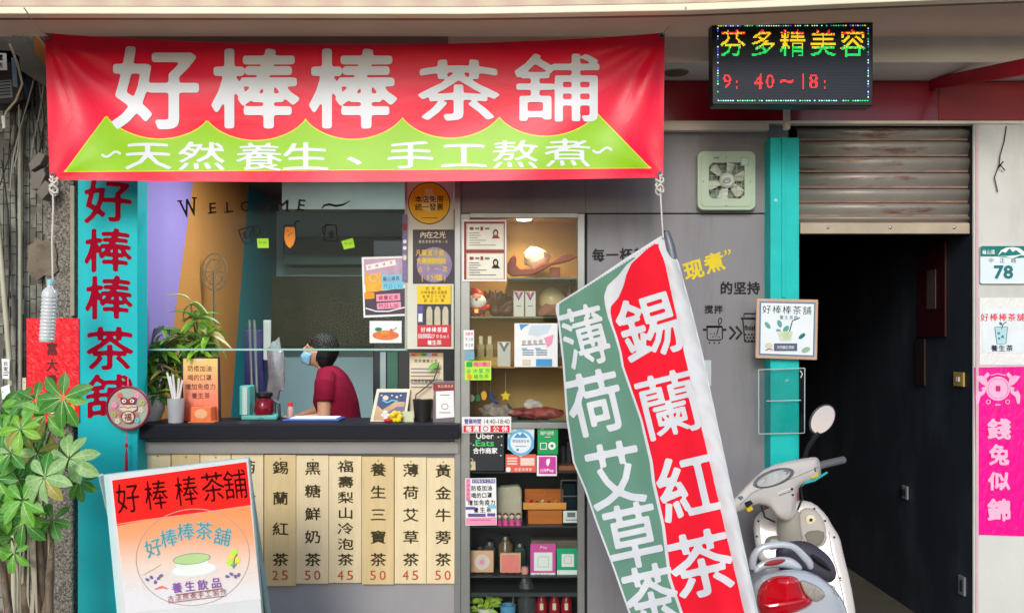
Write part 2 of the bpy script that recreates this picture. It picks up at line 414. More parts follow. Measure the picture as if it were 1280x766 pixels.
    def vspan(s, yt, yb, x0, x1, m, l, nx=100, ny=10):
        def fn(u, v):
            x = lerp(x0, x1, u); return s.pt(x, lerp(yt(x), yb(x), v), l)
        s.mb.sheet(fn, nx, ny, m); return s
    def build(s, name='print', parent=None, smooth=True, **k):
        for q in s.pieces: q.build('character', None, parent, smooth=smooth, ang=180)
        if s.mb.v: return s.mb.build(name, None, parent, smooth=smooth, ang=180, **k)
def card(name, label, cat, x0, y0, x1, y1, y, base, group=None, th=.003, corners=None):
    """a flat sheet (poster, sticker, note) as a thing; returns (thing, Pr)"""
    pts = corners or [(x0, y0), (x1, y0), (x1, y1), (x0, y1)]
    cx = sum(p[0] for p in pts) / len(pts); by = max(p[1] for p in pts)
    yy = y(cx, by) if callable(y) else y
    t = thing(name, label, cat, P(cx, by, yy), group)
    MB().prism(pts, y, th).build('sheet', base, t)
    return t, Pr(y)

# =================================================================== THE SETTING
pave = stains(mat('pavement_tile', srgb(140, 134, 126), .75, .1, 3, .15, 30), srgb(90, 84, 78), 2, .5, .7, .5)
asph = mat('asphalt', (.05, .05, .052), .85, .15, 4, .3, 120)
def struct(mb, name, m=None, **k): o = mb.build(name, m, **k); o['kind'] = 'structure'; return o
struct(MB().box(-300, 300, -300, 300, -.5, -.15), 'ground', mat('far_ground', (.12, .12, .12), .9))
struct(MB().box(-120, 120, -14, -3.2, -.5, -.146), 'road', asph)
struct(MB().box(-60, 60, -3.2, 0.0, -.3, 0), 'pavement', pave, bevel=.01)
kerb = MB()
for i in range(-10, 10): kerb.box(i * 1.0 + .005, i * 1.0 + .995, -3.36, -3.205, -.3, .004)
struct(kerb, 'kerb', mat('kerb_stone', srgb(150, 148, 142), .8, .1, 6), bevel=.01)

# ---- shop interior
XL = X(172); RD = 2.65; CE = 2.78; XR_ = X(574)
purple = mat('purple_wall_paint', srgb(160, 130, 196), .6, .05, 3)
orangep = mat('orange_wall_paint', srgb(206, 132, 66), .6, .06, 3)
tealp = mat('teal_wall_paint', srgb(10, 140, 152), .6, .06, 3)
paleb = mat('pale_blue_wall_paint', srgb(206, 236, 240), .65, .05, 3)
wl = MB()
def lw(pts, m):  # polygon on the left room wall, pts = (depth, z)
    wl.add([(XL, a, b) for a, b in pts], [tuple(range(len(pts)))], m)
lw([(.1, 0), (.1, CE), (.85, CE), (.2, .9), (0.2, 0)], purple)
lw([(.2, 0), (.2, .9), (.85, CE), (1.9, CE), (1.45, .9), (1.45, 0)], orangep)
lw([(1.45, 0), (1.45, .9), (1.9, CE), (RD, CE), (RD, 0)], tealp)
wl.build('interior_side_wall')['kind'] = 'structure'
struct(MB().box(XL, XR_, RD, RD + .1, 0, CE), 'interior_back_wall', paleb)
struct(MB().box(XR_, XR_ + .04, .5, RD, 0, CE), 'interior_partition_wall', mat('room_partition', srgb(120, 130, 130), .6))
struct(MB().box(XL - .1, XR_, .1, RD + .1, CE, CE + .1), 'interior_ceiling', mat('room_ceiling', srgb(120, 108, 102), .7))
struct(MB().box(XL, XR_, .1, RD, -.1, .004), 'interior_floor', mat('room_floor', srgb(120, 116, 110), .5, .1, 4))

# ---- corridor behind the shutter
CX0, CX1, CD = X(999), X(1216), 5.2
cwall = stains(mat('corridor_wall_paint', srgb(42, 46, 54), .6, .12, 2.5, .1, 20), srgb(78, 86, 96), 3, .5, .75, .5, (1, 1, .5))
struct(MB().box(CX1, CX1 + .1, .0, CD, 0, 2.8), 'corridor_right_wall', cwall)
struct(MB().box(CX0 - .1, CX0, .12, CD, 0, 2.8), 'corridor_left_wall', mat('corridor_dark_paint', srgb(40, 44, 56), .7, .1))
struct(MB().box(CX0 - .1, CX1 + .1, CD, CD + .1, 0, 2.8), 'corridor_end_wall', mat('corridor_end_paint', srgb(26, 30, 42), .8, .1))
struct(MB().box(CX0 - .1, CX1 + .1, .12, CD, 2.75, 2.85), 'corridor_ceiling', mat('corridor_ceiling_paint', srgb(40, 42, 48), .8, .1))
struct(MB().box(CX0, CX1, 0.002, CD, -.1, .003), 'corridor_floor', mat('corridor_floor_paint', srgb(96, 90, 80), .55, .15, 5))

# =================================================================== FACADE
fac = thing('shop_front', 'grey painted tea shop front with takeaway window and black counter edge', 'shop front', (0, 0, 0))
def part(mb, name, m, parent=fac, **k): return mb.build(name, m, parent, **k)
grey2 = stains(M['wall'], srgb(104, 100, 98), 5, .5, .75, .5, (1.6, 1, .22))
greylo = stains(M['wall_lo'], srgb(128, 126, 128), 2, .5, .8, .4, (1, 1, .4))
part(MB().box(X(732), X(960), 0, .08, Z(267) + .003, 2.76), 'upper_wall_panel', grey2, bevel=.003)
part(MB().box(X(734), X(960), .004, .08, 0, Z(267) - .003), 'wall_panel', grey2, bevel=.003)
part(MB().box(X(731), X(961), .012, .09, 0, 2.7), 'wall_backing', M['dark'])
part(MB().box(X(568), X(732), 0.002, .08, Z(267) + .002, 2.76), 'lintel_panel', grey2, bevel=.003)
part(MB().box(X(172), X(574), .02, .1, 0, Z(548)), 'lower_wall_panel', greylo, bevel=.003)
part(MB().box(X(172), X(574), -.03, .0195, Z(566), Z(551), ), 'ledge_trim', mat('ledge_trim', srgb(150, 146, 144), .5, .05), bevel=.003)
cnt = part(MB().box(X(173, -.1), X(574, -.1), -.1, .3, Z(549, -.1), Z(530, -.1)), 'counter', M['count'], bevel=.006)
part(MB().box(X(172), X(574), .0, .1, Z(150), 2.9), 'window_head', M['wall'])
part(MB().pbox(568, 163, 576, 766 + 60, -.015, .06), 'window_post', M['alu'], bevel=.003)
# upper glazing: bottom edge at py 436
gl = part(MB().box(X(172), X(508), .05, .056, Z(436, .05), Z(150)), 'glass_pane', GLASS)
part(MB().box(X(172), X(508), .046, .06, Z(438, .05), Z(435.6, .05)), 'glass_edge', mat('glass_edge', srgb(150, 190, 180), .2), gl)
g2 = part(MB().box(X(508), X(568), .04, .046, Z(436, .04), Z(150)), 'glass_pane', GLASS)
part(MB().pbox(509, 163, 567, 436, .032, .006), 'backing_board', mat('pale_backing', srgb(214, 214, 196), .5, .05, 4), g2)
part(MB().pbox(506, 163, 509, 438, .03, .03), 'window_mullion', M['alu'])
# mouldings above
part(MB().box(X(742), X(958), -.05, .0, 2.70, 2.742), 'top_moulding', M['cream'], bevel=.004)
MB().box(X(960), CX0 - .1 + .05, .02, .1, 0, 2.76).build('jamb_panel', M['wall'], fac)

# upper storey (behind the awning, outside the frame)
solo(MB().box(-6, 6, .06, .3, 3.3, 7), 'upper_storey_wall', mat('upper_wall', srgb(200, 194, 184), .8, .06, 2), 'plain pale upper storey wall above the shop beams', 'wall')

# ---- teal boards
tb = thing('painted_signboard', 'tall teal board with dark red brush characters left of the shop window', 'signboard', P(135, 814, -.12))
MB().box(X(97, -.12), X(172, -.12), -.12, .0, 0, Z(60)).build('board', stains(M['teal'], srgb(70, 150, 150), 4, .52, .8, .5, (1.5, 1, .3)), tb, bevel=.004)
p = Pr(-.12, True)
for ch, cy, cx in (('好', 251, 135), ('棒', 313, 135), ('棒', 372, 136), ('茶', 436, 137), ('舖', 495, 136)):
    p.text(ch, cx, cy, 62, 57, M['crimson'], bold=.016, N=56, soft=2, bend=.06)
p.build('lettering', tb)

tp = thing('teal_post', 'bright teal painted post between grey wall and dark doorway', 'post', P(981, 814, -.1))
MB().box(X(963, -.1), X(999, -.1), -.1, .05, .45 * 0 + Z(600, -.1), Z(172, -.1)).build('post_face', stains(M['teal2'], srgb(176, 224, 214), 9, .64, .68, .8), tp, bevel=.003)
MB().box(X(977, -.1), X(981.5, -.1), -.108, -.1, Z(372, -.1), Z(172, -.1)).build('raised_strip', M['teal2'], tp, bevel=.002)
MB().box(X(963, -.1), X(999, -.1), -.098, .05, 0, Z(600, -.1) - .002).build('post_foot', mat('rusty_orange_paint', srgb(176, 92, 66), .6, .15, 8), tp)

# ---- beams, band, soffit
beam = thing('ceiling_beam', 'white ceiling beam with recessed round lamp above the red band', 'beam', (0, -.3, 2.97))
zb = Z(78, -.3)
MB().box(X(560, -.3), 6, -.3, .06, zb, Z(15, -.3)).build('beam_body', stains(M['white'], srgb(190, 182, 168), 3, .5, .8, .5, (.4, 1, 1)), beam, bevel=.006)
zz = zb
rc = Vector((X(845, -.14) , -.14, zz))
MB().lathe(rc, [(.042, .004), (.042, -.001), (.06, -.004), (.064, -.001), (.064, .003)], 28).build('lamp_ring', M['alu'], beam, smooth=True)
MB().lathe(rc + Vector((0, 0, -.0045)), [(.001, .0035), (.04, .0035), (.041, .002), (.001, -.0005)], 24).build('lamp_lens', mat('unlit_lamp', srgb(120, 110, 100), .3), beam, smooth=True)

band = thing('red_signboard_band', 'dark red glossy signboard band running above the shutter', 'signboard', (X(1000), 0, 2.75))
redm = stains(M['red_band'], srgb(170, 70, 74), 3, .62, .7, .35, (1, 1, .6))
MB().box(X(560), X(1172), -.012, .05, Z(155) + .002, zb - .004).build('band_panel', redm, band, bevel=.002)
MB().box(X(1172) + .004, X(1420), -.008, .05, Z(152) + .004, zb - .004).build('band_panel', mat('faded_red_board', srgb(150, 38, 44), .4, .15, 3), band, bevel=.002)
MB().box(X(700), X(1420), -.03, .02, Z(156.5), Z(153)).build('band_edge', M['cream'], band)
# return of the band that comes forward at the right
rt = MB(); a = [P(1163, 98, -.02), P(1290, 71, -.6), P(1290, 92, -.6), P(1163, 112, -.02)]
rt.add(a + [q + Vector((.03, 0, 0)) for q in a], [(0, 1, 2, 3), (7, 6, 5, 4), (0, 4, 5, 1), (3, 2, 6, 7), (1, 5, 6, 2), (0, 3, 7, 4)])
rt.build('side_return', redm, band)
bd = solo(MB().box(X(981, -.25), X(988, -.25), -.25, -.22, Z(161, -.25), Z(120, -.25)), 'hanging_bracket', M['cream'], 'short cream hanger strip below the LED sign', 'bracket', bevel=.002)

# ---- awning
awn = thing('awning', 'corrugated awning edge with cream trim along the top of the shop front', 'awning', (0, -.85, 2.8))
AY = -.85
trim = two_tone('striped_awning_cloth', srgb(232, 206, 190), srgb(248, 232, 204), 'X', 1.6); translucent(trim, .45)
rib = MB()
x = -3.2
fe = lambda px: interp(px, [(-400, 17), (600, 18), (880, 13), (1080, 4), (1290, -4), (1700, -12)])
def fscr(pxa, pxb, top, dy, y0, th, m, name):
    mb = MB(); n = 30; vs = []; fs = []
    for i in range(n + 1):
        px = lerp(pxa, pxb, i / n); e = fe(px)
        a, b = P(px, e - dy, y0), P(px, e - top, y0)
        vs += [a, b, b + Vector((0, th, 0)), a + Vector((0, th, 0))]
    for i in range(n):
        for k in range(4): fs.append((4 * i + k, 4 * i + (k + 1) % 4, 4 * i + 4 + (k + 1) % 4, 4 * i + 4 + k))
    fs += [(3, 2, 1, 0), (4 * n, 4 * n + 1, 4 * n + 2, 4 * n + 3)]
    return mb.add(vs, fs).build(name, m, awn, bevel=.004)
fscr(-400, 1700, 9, 0, AY - .03, .05, mat('cream_awning_trim', srgb(248, 230, 200), .4, .05, 4), 'edge_trim')
fscr(-400, 1700, 60, 9.5, AY, .012, trim, 'valance')
fscr(-400, 1700, 2, -5, AY + .022, .03, mat('brown_gutter', srgb(126, 92, 88), .5, .1), 'gutter')
sf = MB(); n = 24; vs = []; fs = []
for i in range(n + 1):
    px = lerp(-400, 1700, i / n); a = P(px, fe(px) + 4, AY + .04); vs += [a, Vector((a.x * 1.0, -.302, Z(46, -.3)))]
fs = [(2 * i, 2 * i + 1, 2 * i + 3, 2 * i + 2) for i in range(n)]
vs2 = vs + [v + Vector((0, 0, .02)) for v in vs]; k = len(vs)
sf.add(vs2, fs + [tuple(q + k for q in reversed(f)) for f in fs])
part(sf, 'soffit', translucent(stains(M['soffit'], srgb(196, 182, 166), 1.6, .5, .7, .6), .5, (.85, .74, .66)), awn)
sb = MB()
for px in (172, 420, 690, 905, 1115): sb.box(X(px, -.6), X(px, -.6) + .02, -.6, -.32, Z(40, -.6), Z(40, -.6) + .02)
MB().sheet(lambda u, v: Vector((lerp(-6, 6, u), lerp(-.82, .06, v), 3.13 + .14 * v + .008 * math.sin(u * 900))), 700, 1).build('corrugated_roof', translucent(mat('translucent_roofing', srgb(240, 226, 200), .4)), awn, smooth=True, ang=180)
cb = solo(MB().box(X(58, -.3), X(560, -.3), -.3, .06, Z(56, -.3) - .2, Z(26, -.3)), 'concrete_lintel', stains(mat('lintel_concrete', srgb(150, 136, 128), .8, .08, 4, .2, 30), srgb(80, 74, 70), 4, .6, .7, .7), 'brown grey lintel under the awning above the red banner', 'lintel')

# ---- roller shutter
sh = thing('roller_shutter', 'rusty half raised roller shutter over the dark doorway', 'shutter', P(1107, 292, .03))
shm = stains(mat('galvanised_shutter', srgb(150, 143, 134), .45, .08, 6, .1, 40, metal=.25), srgb(112, 58, 34), 5, .55, .66, .75, (.7, 1, 4))
ys = [157, 172, 192, 212, 232, 250.5, 268, 277]
for i in range(len(ys) - 1):
    def fn(u, v, i=i):
        py = lerp(ys[i] + .2, ys[i + 1] - .2, v); b = .02 * math.sin(math.pi * min(1, max(0, (v - .12) / .88)) ** .6) if v > .1 else -.012 * math.sin(math.pi * v / .12)
        pt = Vector((lerp(X(999), X(1216), u), .05 - b, Z(py))); return pt
    MB().sheet(fn, 2, 14).build('slat', shm, sh, smooth=True, ang=60, solid=.002)
    MB().box(X(999), X(1216), .046, .056, Z(ys[i + 1]) - .005, Z(ys[i + 1]) + .005).build('slat_hinge', mat('rusty_hinge', srgb(140, 108, 92), .6, .3, 10), sh)
bb = MB().box(X(1002), X(1215), .02, .055, Z(291.5), Z(278)).build('bottom_bar', mat('shutter_bottom_bar', srgb(176, 160, 138), .5, .12, 8), sh, bevel=.003)
for px in (1035, 1113, 1193): MB().ball(P(px, 284.5, .018), .008, .004, .008).build('bolt', M['steel'], bb, smooth=True)
solo(MB().box(CX0 + .0, CX1, .08, .3, Z(200), 2.74), 'shutter_box', M['dark'], 'dark housing hidden behind the raised shutter slats', 'box')

# ---- white pillar
pil = solo(MB().box(X(1217, -.02), X(1460), -.02, -.001, 0, Z(152) - .002), 'pillar', stains(stains(M['pillar'], srgb(150, 142, 132), 2.2, .5, .8, .55, (1, 1, .35)), srgb(96, 90, 84), 16, .68, .76, .6), 'white plaster pillar to the right of the doorway', 'pillar', bevel=.008)
solo(MB().box(CX1 + .11, X(1460), .002, .4, 0, 2.74), 'side_wall', M['white'], 'plain wall block hidden behind the white pillar', 'wall')
solo(MB().box(CX1 + .003, X(1217) + .012, -.026, -.021, 0, Z(158)), 'door_edge_strip', mat('pinkish_edge', srgb(206, 176, 180), .6), 'thin pinkish edging strip along the pillar corner', 'trim')

# ---- left wall: old tiled wall and pebble column
lwm = stains(mat('old_cement_wall', srgb(104, 102, 94), .85, .15, 6, .4, 30), srgb(78, 76, 72), 4, .48, .62, .8)
lwall = thing('tiled_wall', 'old grey wall of narrow mosaic tiles at the far left', 'wall', P(20, 814, 0))
MB().box(-4.6, X(62), .02, .3, 0, 3.3).build('wall_body', lwm, lwall)
tl = MB(); rnd = random.Random(3)
xa = X(-160)
while xa < X(62) - .04:
    za = .02; wdt = .034
    while za < 3.1:
        hh = rnd.choice((.075, .075, .04, .11)) 
        if rnd.random() > .12: q = .012 + rnd.random() * .006; tl.box(xa + .002, xa + wdt - .003, .0185 - q * .5, .03, za + .002, za + hh - .003)
        za += hh
    xa += wdt
tl.build('wall_tiles', stains(mat('grey_mosaic_tile', srgb(140, 140, 128), .7, .2, 9, .1), srgb(70, 68, 62), 5, .45, .6, .75), lwall, kind='stuff')
colm = pebble('pebble_dash', srgb(120, 112, 102), srgb(156, 148, 136), srgb(84, 78, 74), 130, .5)
solo(MB().box(X(62), X(97), -.05, .1, 0, 2.75), 'pebble_column', colm, 'rough pebble dash column beside the teal signboard', 'column', bevel=.01)
solo(MB().box(X(88, -.06), X(93, -.06), -.062, -.0505, Z(395), Z(235)), 'timber_batten', mat('weathered_batten', srgb(160, 150, 132), .8, .12, 12), 'thin weathered batten fixed on the pebble column', 'batten')
def blot(name, pts, y, m, label, cat, th=.01): return solo(MB().prism(pts, y, th), name, m, label, cat, bevel=.002)
blot('cement_patch', [(34, 308), (41, 303), (46, 296), (52, 301), (60, 299), (68, 304), (71, 318), (70, 330), (73, 338), (64, 346), (55, 344), (46, 351), (38, 345), (33, 338), (35, 322)], -.062, stains(mat('brown_cement', srgb(122, 110, 94), .9, .2, 12, .6, 40), srgb(80, 72, 62), 9, .5, .65, .7), 'brown cement patch with two screw holes above the bottle', 'patch')

# =================================================================== THE BIG BANNER
BY = -.45
def by_top(x): u = (x - 56) / 775; return 41 + 15 * (4 * u * (1 - u)) ** .9 if 0 < u < 1 else 41
def by_bot(x): u = (x - 62) / 767; return 225 - 3 * u + 4 * math.sin(math.pi * min(1, max(0, u)))
def bdepth(x, y):
    """vinyl sheet: radial tension folds from the corners and a soft roll along its length"""
    u = (x - 56) / 775; v = (y - 41) / 184
    d = 0
    for cx, cy, s in ((56, 41, 1), (831, 40, -1)):
        dx = (x - cx) * s; dy = y - cy; r = math.hypot(dx, dy); th = math.atan2(dy, max(dx, 1e-3))
        fall = min(1, r / 40) * math.exp(-r / 260)
        ph = 0 if s > 0 else 1.3
        d += .007 * math.sin(th * 13 + ph) * fall + .008 * math.sin(th * 6.5 + ph * 2) * fall
    for cx, cy, s in ((62, 225, 1), (829, 222, -1)):
        dx = (x - cx) * s; dy = cy - y; r = math.hypot(dx, dy); th = math.atan2(dy, max(dx, 1e-3))
        d += .006 * math.sin(th * 7 + .6) * min(1, r / 40) * math.exp(-r / 170)
    d += .014 * math.sin(u * 5.2 + .4) + .012 * math.sin(v * 5.5 + 1.2 * u * 3.1 + 2.2) * math.sin(math.pi * min(1, max(0, u)))
    d += .006 * math.sin(u * 19 + v * 2.5) * (.4 + v)
    return BY + d
ban = thing('banner', 'large red shop name banner with green hills strip hung under the awning', 'banner', P(443, 228, BY))
redvinyl = mat('red_vinyl', srgb(255, 0, 56), .36, .03, 3, spec=.35)
wvinyl = mat('white_vinyl_print', srgb(226, 228, 232), .38, .02)
gvinyl = mat('green_vinyl_print', srgb(150, 204, 20), .38, .03); yvinyl = mat('yellow_vinyl_print', srgb(238, 226, 50), .4)
sh_ = MB()
def bf(u, v):
    xl, xr = lerp(56, 62, v), lerp(831, 829, v); x = lerp(xl, xr, u); y = lerp(by_top(x), by_bot(x), v); return P(x, y, bdepth(x, y))
sh_.sheet(bf, 200, 48).build('vinyl_sheet', redvinyl, ban, smooth=True, ang=180)
pk = [(133, 145), (259, 150), (382, 149), (503, 147), (624, 146), (746, 142)]
def hill(x):
    if x <= 133: return lerp(214, 145, (x - 82) / 51)
    if x >= 746: return lerp(142, 210, (x - 746) / 66)
    for (a, ya), (b, yb) in zip(pk, pk[1:]):
        if x <= b: t = (x - a) / (b - a); return lerp(ya, yb, t) + 27 * (4 * t * (1 - t)) ** .75
def base_(x): return 214 - 4.5 * (x - 82) / 730
p = Pr(bdepth)
p.vspan(lambda x: min(hill(x) - 1.3, base_(x)), lambda x: base_(x) + 1.2, 80, 814, yvinyl, .0014, 260, 10)
p.vspan(lambda x: min(hill(x), base_(x) - .2), base_, 83, 811, gvinyl, .0024, 260, 10)
p.build('hill_print', ban)
p = Pr(bdepth, True)
for ch, cx, cy, w_, h in (('好', 195, 110, 112, 108), ('棒', 319, 111, 113, 104), ('棒', 441, 111, 113, 104)):
    p.text(ch, cx, cy, w_, h, wvinyl, bold=.021, N=84, soft=3, l=.0036)
p.text('茶', 573, 114, 106, 80, wvinyl, bold=.018, N=84, soft=3, l=.0036, bend=.07)
p.text('舖', 697, 110, 112, 90, wvinyl, bold=.012, N=84, soft=2, l=.0036)
for ch, cx, cy in (('天', 185, 194), ('然', 252, 195), ('養', 324, 196), ('生', 382, 196), ('、', 462, 190), ('手', 513, 194), ('工', 580, 194), ('熬', 644, 193), ('煮', 710, 191)):
    p.text(ch, cx, cy, 62, 37, wvinyl, bold=.006 if ch in '養熬煮' else .012, N=56, soft=1, l=.0036, bend=.05)
for cx, cy in ((139, 193), (753, 188)):
    p.stroke([(cx + t, cy - 3.2 * math.sin(t / 12 * math.pi)) for t in range(-12, 13, 2)], 3, wvinyl, .0036)
p.build('swash', ban)
for cx, cy in ((60, 46), (827, 45), (66, 220), (825, 218)):
    q = P(cx, cy, bdepth(cx, cy) - .004); e = MB()
    e.loft([(q + Vector((0, -.003, 0)), (.006, 0, 0), (0, 0, .006)), (q + Vector((0, -.006, 0)), (.013, 0, 0), (0, 0, .013)), (q + Vector((0, .002, 0)), (.014, 0, 0), (0, 0, .014))], 20, M['alu'])
    e.loft([(q + Vector((0, -.0035, 0)), (.006, 0, 0), (0, 0, .006)), (q + Vector((0, -.0072, 0)), (.0055, 0, 0), (0, 0, .0055))], 14, M['black'])
    e.build('eyelet', None, ban, smooth=True)
def rope(name, pts, r, label, cat='rope', knots=(), m=None):
    mb = MB(); P3 = [Vector(q) for q in pts]; mb.tube(P3, r, 8)
    for kx, ky, ky2, yd in knots:
        rn = random.Random(int(kx)); c = P(kx, ky, yd); loop = []
        for i in range(60):
            t = i / 59; a = t * 2 * math.pi * 4.3
            loop.append(c + Vector((.018 * math.sin(a), .010 * math.cos(a * 1.0), lerp(0, Z(ky2, yd) - Z(ky, yd), t) + .010 * math.sin(a * 1.7))))
        mb.tube(loop, r * 1.15, 7)
    return solo(mb, name, m or M['rope'], label, cat, smooth=True)
rope('cord', [P(827, 45, BY), P(842, 27, -.6), P(858, 9, -.9)], .003, 'thin cord tying the right top corner of the banner to the awning')
rope('cord', [P(60, 46, BY), P(50, 38, -.6), P(40, 24, -.8), P(30, 10, -1.0)], .003, 'thin cord tying the left top corner of the banner to the awning')

# ---- bottle hanging on its cord
rope('rope', [P(66, 220, BY - .01), P(66.5, 262, BY - .012), P(65, 300, BY - .012), P(66, 352, BY - .012)], .0042, 'long white cord with a knot under the left end of the banner', knots=((67, 224, 243, BY - .015),))
bt = thing('plastic_bottle', 'clear ribbed plastic bottle with pale cap hanging below the banner', 'bottle', P(67, 426, BY - .01))
rot = Matrix.Rotation(R(3.5), 3, 'Y')
def tilt(mb, piv, rm):
    mb.v = [piv + rm @ (v - piv) for v in mb.v]; return mb
pv = P(63, 350, BY - .012); k = 4.04 / F
prof = [(.001, -.29), (.028, -.29), (.032, -.283)]
z = -.275
while z > -2 and z < -.085:
    prof += [(.0335, z), (.0300, z + .006), (.0335, z + .012)]; z += .0165
prof += [(.0335, -.078), (.034, -.062), (.026, -.046), (.014, -.034), (.0125, -.02), (.0125, -.004), (.001, -.003)]
tilt(MB().lathe(pv, prof, 24), pv, rot).build('bottle_body', mat('ribbed_plastic', srgb(236, 236, 236), .2, .06, 40, trans=.25, spec=.8), bt, smooth=True)
tilt(MB().lathe(pv, [(.001, -.286), (.027, -.286), (.029, -.1), (.027, -.09), (.001, -.088)], 20), pv, rot).build('water_fill', mat('cloudy_water', srgb(226, 226, 222), .2, .12, 40, .5, 60), bt, smooth=True)
tilt(MB().lathe(pv, [(.001, -.023), (.0155, -.023), (.0155, -.0), (.013, .003), (.001, .003)], 20), pv, rot).build('cap', mat('pale_blue_cap', srgb(150, 196, 206), .4), bt, smooth=True)

# =================================================================== LED SIGN
LY = -.55
led = thing('led_sign', 'black LED message sign with coloured dot characters above the teal post', 'sign', P(991, 132, LY))
lc = [(890, 27.5), (1091.5, 27), (1091, 132.5), (891, 131)]
MB().prism(lc, LY, .08).build('case', M['black'], led, bevel=.004)
lz = MB()
scr = Pr(LY); scr.poly([(895, 32), (1087, 31.5), (1086.5, 127.5), (896, 126.5)], mat('led_louvre_panel', srgb(44, 52, 66), .5, .05), .001)
scr.build('screen', led)
lv = MB(); yv = 33.5
while yv < 126: lv.pbox(896.5, yv, 1086, yv + .55, LY - .0035, .002); yv += 1.9
lv.build('screen_louvres', mat('led_louvre', srgb(26, 30, 40), .5), led, kind='stuff')
def emis(n, c, e=1.0): return mat(n, c, .5, .0, emis=e)
eR, eY, eG, eC, eB = emis('led_red', srgb(250, 40, 50)), emis('led_yellow', srgb(250, 205, 40)), emis('led_green', srgb(30, 210, 90)), emis('led_white', srgb(170, 230, 240)), emis('led_blue', srgb(90, 70, 240))
dots = Pr(LY); pit = 1.5; rn = random.Random(5)
def inside(v, f, x, y):
    for t in f:
        a, b, c_ = v[t[0]], v[t[1]], v[t[2]]
        d0 = (b[0] - a[0]) * (y - a[1]) - (b[1] - a[1]) * (x - a[0]); d1 = (c_[0] - b[0]) * (y - b[1]) - (c_[1] - b[1]) * (x - b[0]); d2 = (a[0] - c_[0]) * (y - c_[1]) - (a[1] - c_[1]) * (x - c_[0])
        if (d0 >= 0 and d1 >= 0 and d2 >= 0) or (d0 <= 0 and d1 <= 0 and d2 <= 0): return True
    return False
def led_glyph(t, cx, cy, w_, h, colf, bold=.008):
    v, f = raw(t) 
    if all(ord(c) < 256 for c in t): a, b = v.min(0), v.max(0); mid = (a + b) / 2; sx, sy = w_ / max(b[0] - a[0], .01), h / max(b[1] - a[1], .01)
    else: mid = (.5, .38); sx, sy = w_, h
    ny = int(h / pit) + 2; nx = int(w_ / pit) + 2
    for j in range(-ny // 2, ny // 2 + 1):
        for i in range(-nx // 2, nx // 2 + 1):
            if inside(v, f, mid[0] + i * pit / sx, mid[1] - j * pit / sy) or (bold and inside(v, f, mid[0] + i * pit / sx, mid[1] - (j * pit + .5) / sy)):
                x, y = cx + i * pit, cy + j * pit; dots.rect(x - .62, y - .62, x + .62, y + .62, colf(j / ny), .0045)
def ygrad(q): q += rn.uniform(-.08, .08); return eR if q < -.33 else eY if q < .1 else eG
for ch, cx in zip('芬多精美容', (916, 954, 991, 1029, 1066)): led_glyph(ch, cx, 54.5, 34, 36, ygrad)
for ch, cx, cy, w_, h in (('9', 909, 102, 10, 18), (':', 921, 106, 2.6, 11), ('4', 948, 102, 11, 18), ('0', 962.5, 102, 10, 18), ('~', 983.5, 102, 17, 5), ('1', 1004, 102, 2.6, 18), ('8', 1017, 102, 11, 18), (':', 1031, 106, 2.6, 11)):
    led_glyph(ch, cx, cy, w_, h, lambda q: eR, 0)
x = 897.5
while x < 1085:
    for yy in (32.7 - (x - 896) * .003, 126): 
        if rn.random() < .72: dots.rect(x, yy - .6, x + 1.6, yy + .7, rn.choice((eC, eB, eC, eY, eG) if yy < 60 else (eC, eC, eG)), .0045)
    x += 3.0
y = 35
while y < 125:
    for xx in (897.3, 1085.2):
        if rn.random() < .75: dots.rect(xx - .6, y, xx + .7, y + 1.6, rn.choice((eC, eC, eG, eB)), .0045)
    y += 3.3
dots.build('led_dots', led, smooth=False, kind='stuff')
for px in (905, 1021): MB().tube([P(px, 28, LY + .04), P(px, 8, LY + .04)], .005, 8).build('hanging_rod', M['dark'], led)
rope('sign_cable', [P(940, 24, -.35), P(938, 48, -.31), P(933, 54, -.31)], .004, 'short black cable end curling beside the white beam', 'cable', m=M['wirek'])

# =================================================================== FAN
fan = thing('wall_fan', 'pale green square extractor fan set in the grey wall', 'fan', P(908, 263, -.03))
fg = mat('pale_green_plastic', srgb(170, 186, 160), .45, .04); fgd = mat('fan_shroud', srgb(116, 128, 112), .5, .08)
FY = -.05
def rrect(x0, y0, x1, y1, r, n=6):
    o = []
    for cx, cy, a in ((x1 - r, y0 + r, -90), (x1 - r, y1 - r, 0), (x0 + r, y1 - r, 90), (x0 + r, y0 + r, 180)):
        for k in range(n + 1): t = R(a + 90 * k / n); o.append((cx + r * math.cos(t), cy + r * math.sin(t)))
    return o
def ringplate(mb, outer, cx, cy, r, y, th, m=None):
    n = len(outer); ins = []
    for a, b in outer:
        t = math.atan2(b - cy, a - cx); ins.append((cx + r * math.cos(t), cy + r * math.sin(t)))
    A = [P(a, b, y) for a, b in outer]; B = [P(a, b, y) for a, b in ins]; D = Vector((0, th, 0)); A2 = [q + D for q in A]; B2 = [q + D for q in B]
    fs = []
    for i in range(n):
        j = (i + 1) % n; fs += [(i, j, n + j, n + i), (2 * n + i, 3 * n + i, 3 * n + j, 2 * n + j), (i, 2 * n + i, 2 * n + j, j), (n + i, n + j, 3 * n + j, 3 * n + i)]
    return mb.add(A + B + A2 + B2, fs, m)
ringplate(MB(), rrect(872, 189, 944.5, 262.5, 8, 8), 908.5, 226, 28, FY, .045).build('housing', fg, fan, bevel=.003)
ringplate(MB(), rrect(876.5, 193.5, 940, 258, 5, 8), 908.5, 226, 29.5, FY - .004, .003).build('front_rim', fg, fan, bevel=.0015)
MB().prism([(908.5 + 29.5 * math.cos(t * .1963), 226 + 29.5 * math.sin(t * .1963)) for t in range(32)], FY + .038, .004).build('back_plate', fgd, fan)
fc = P(908.5, 226, FY + .012)
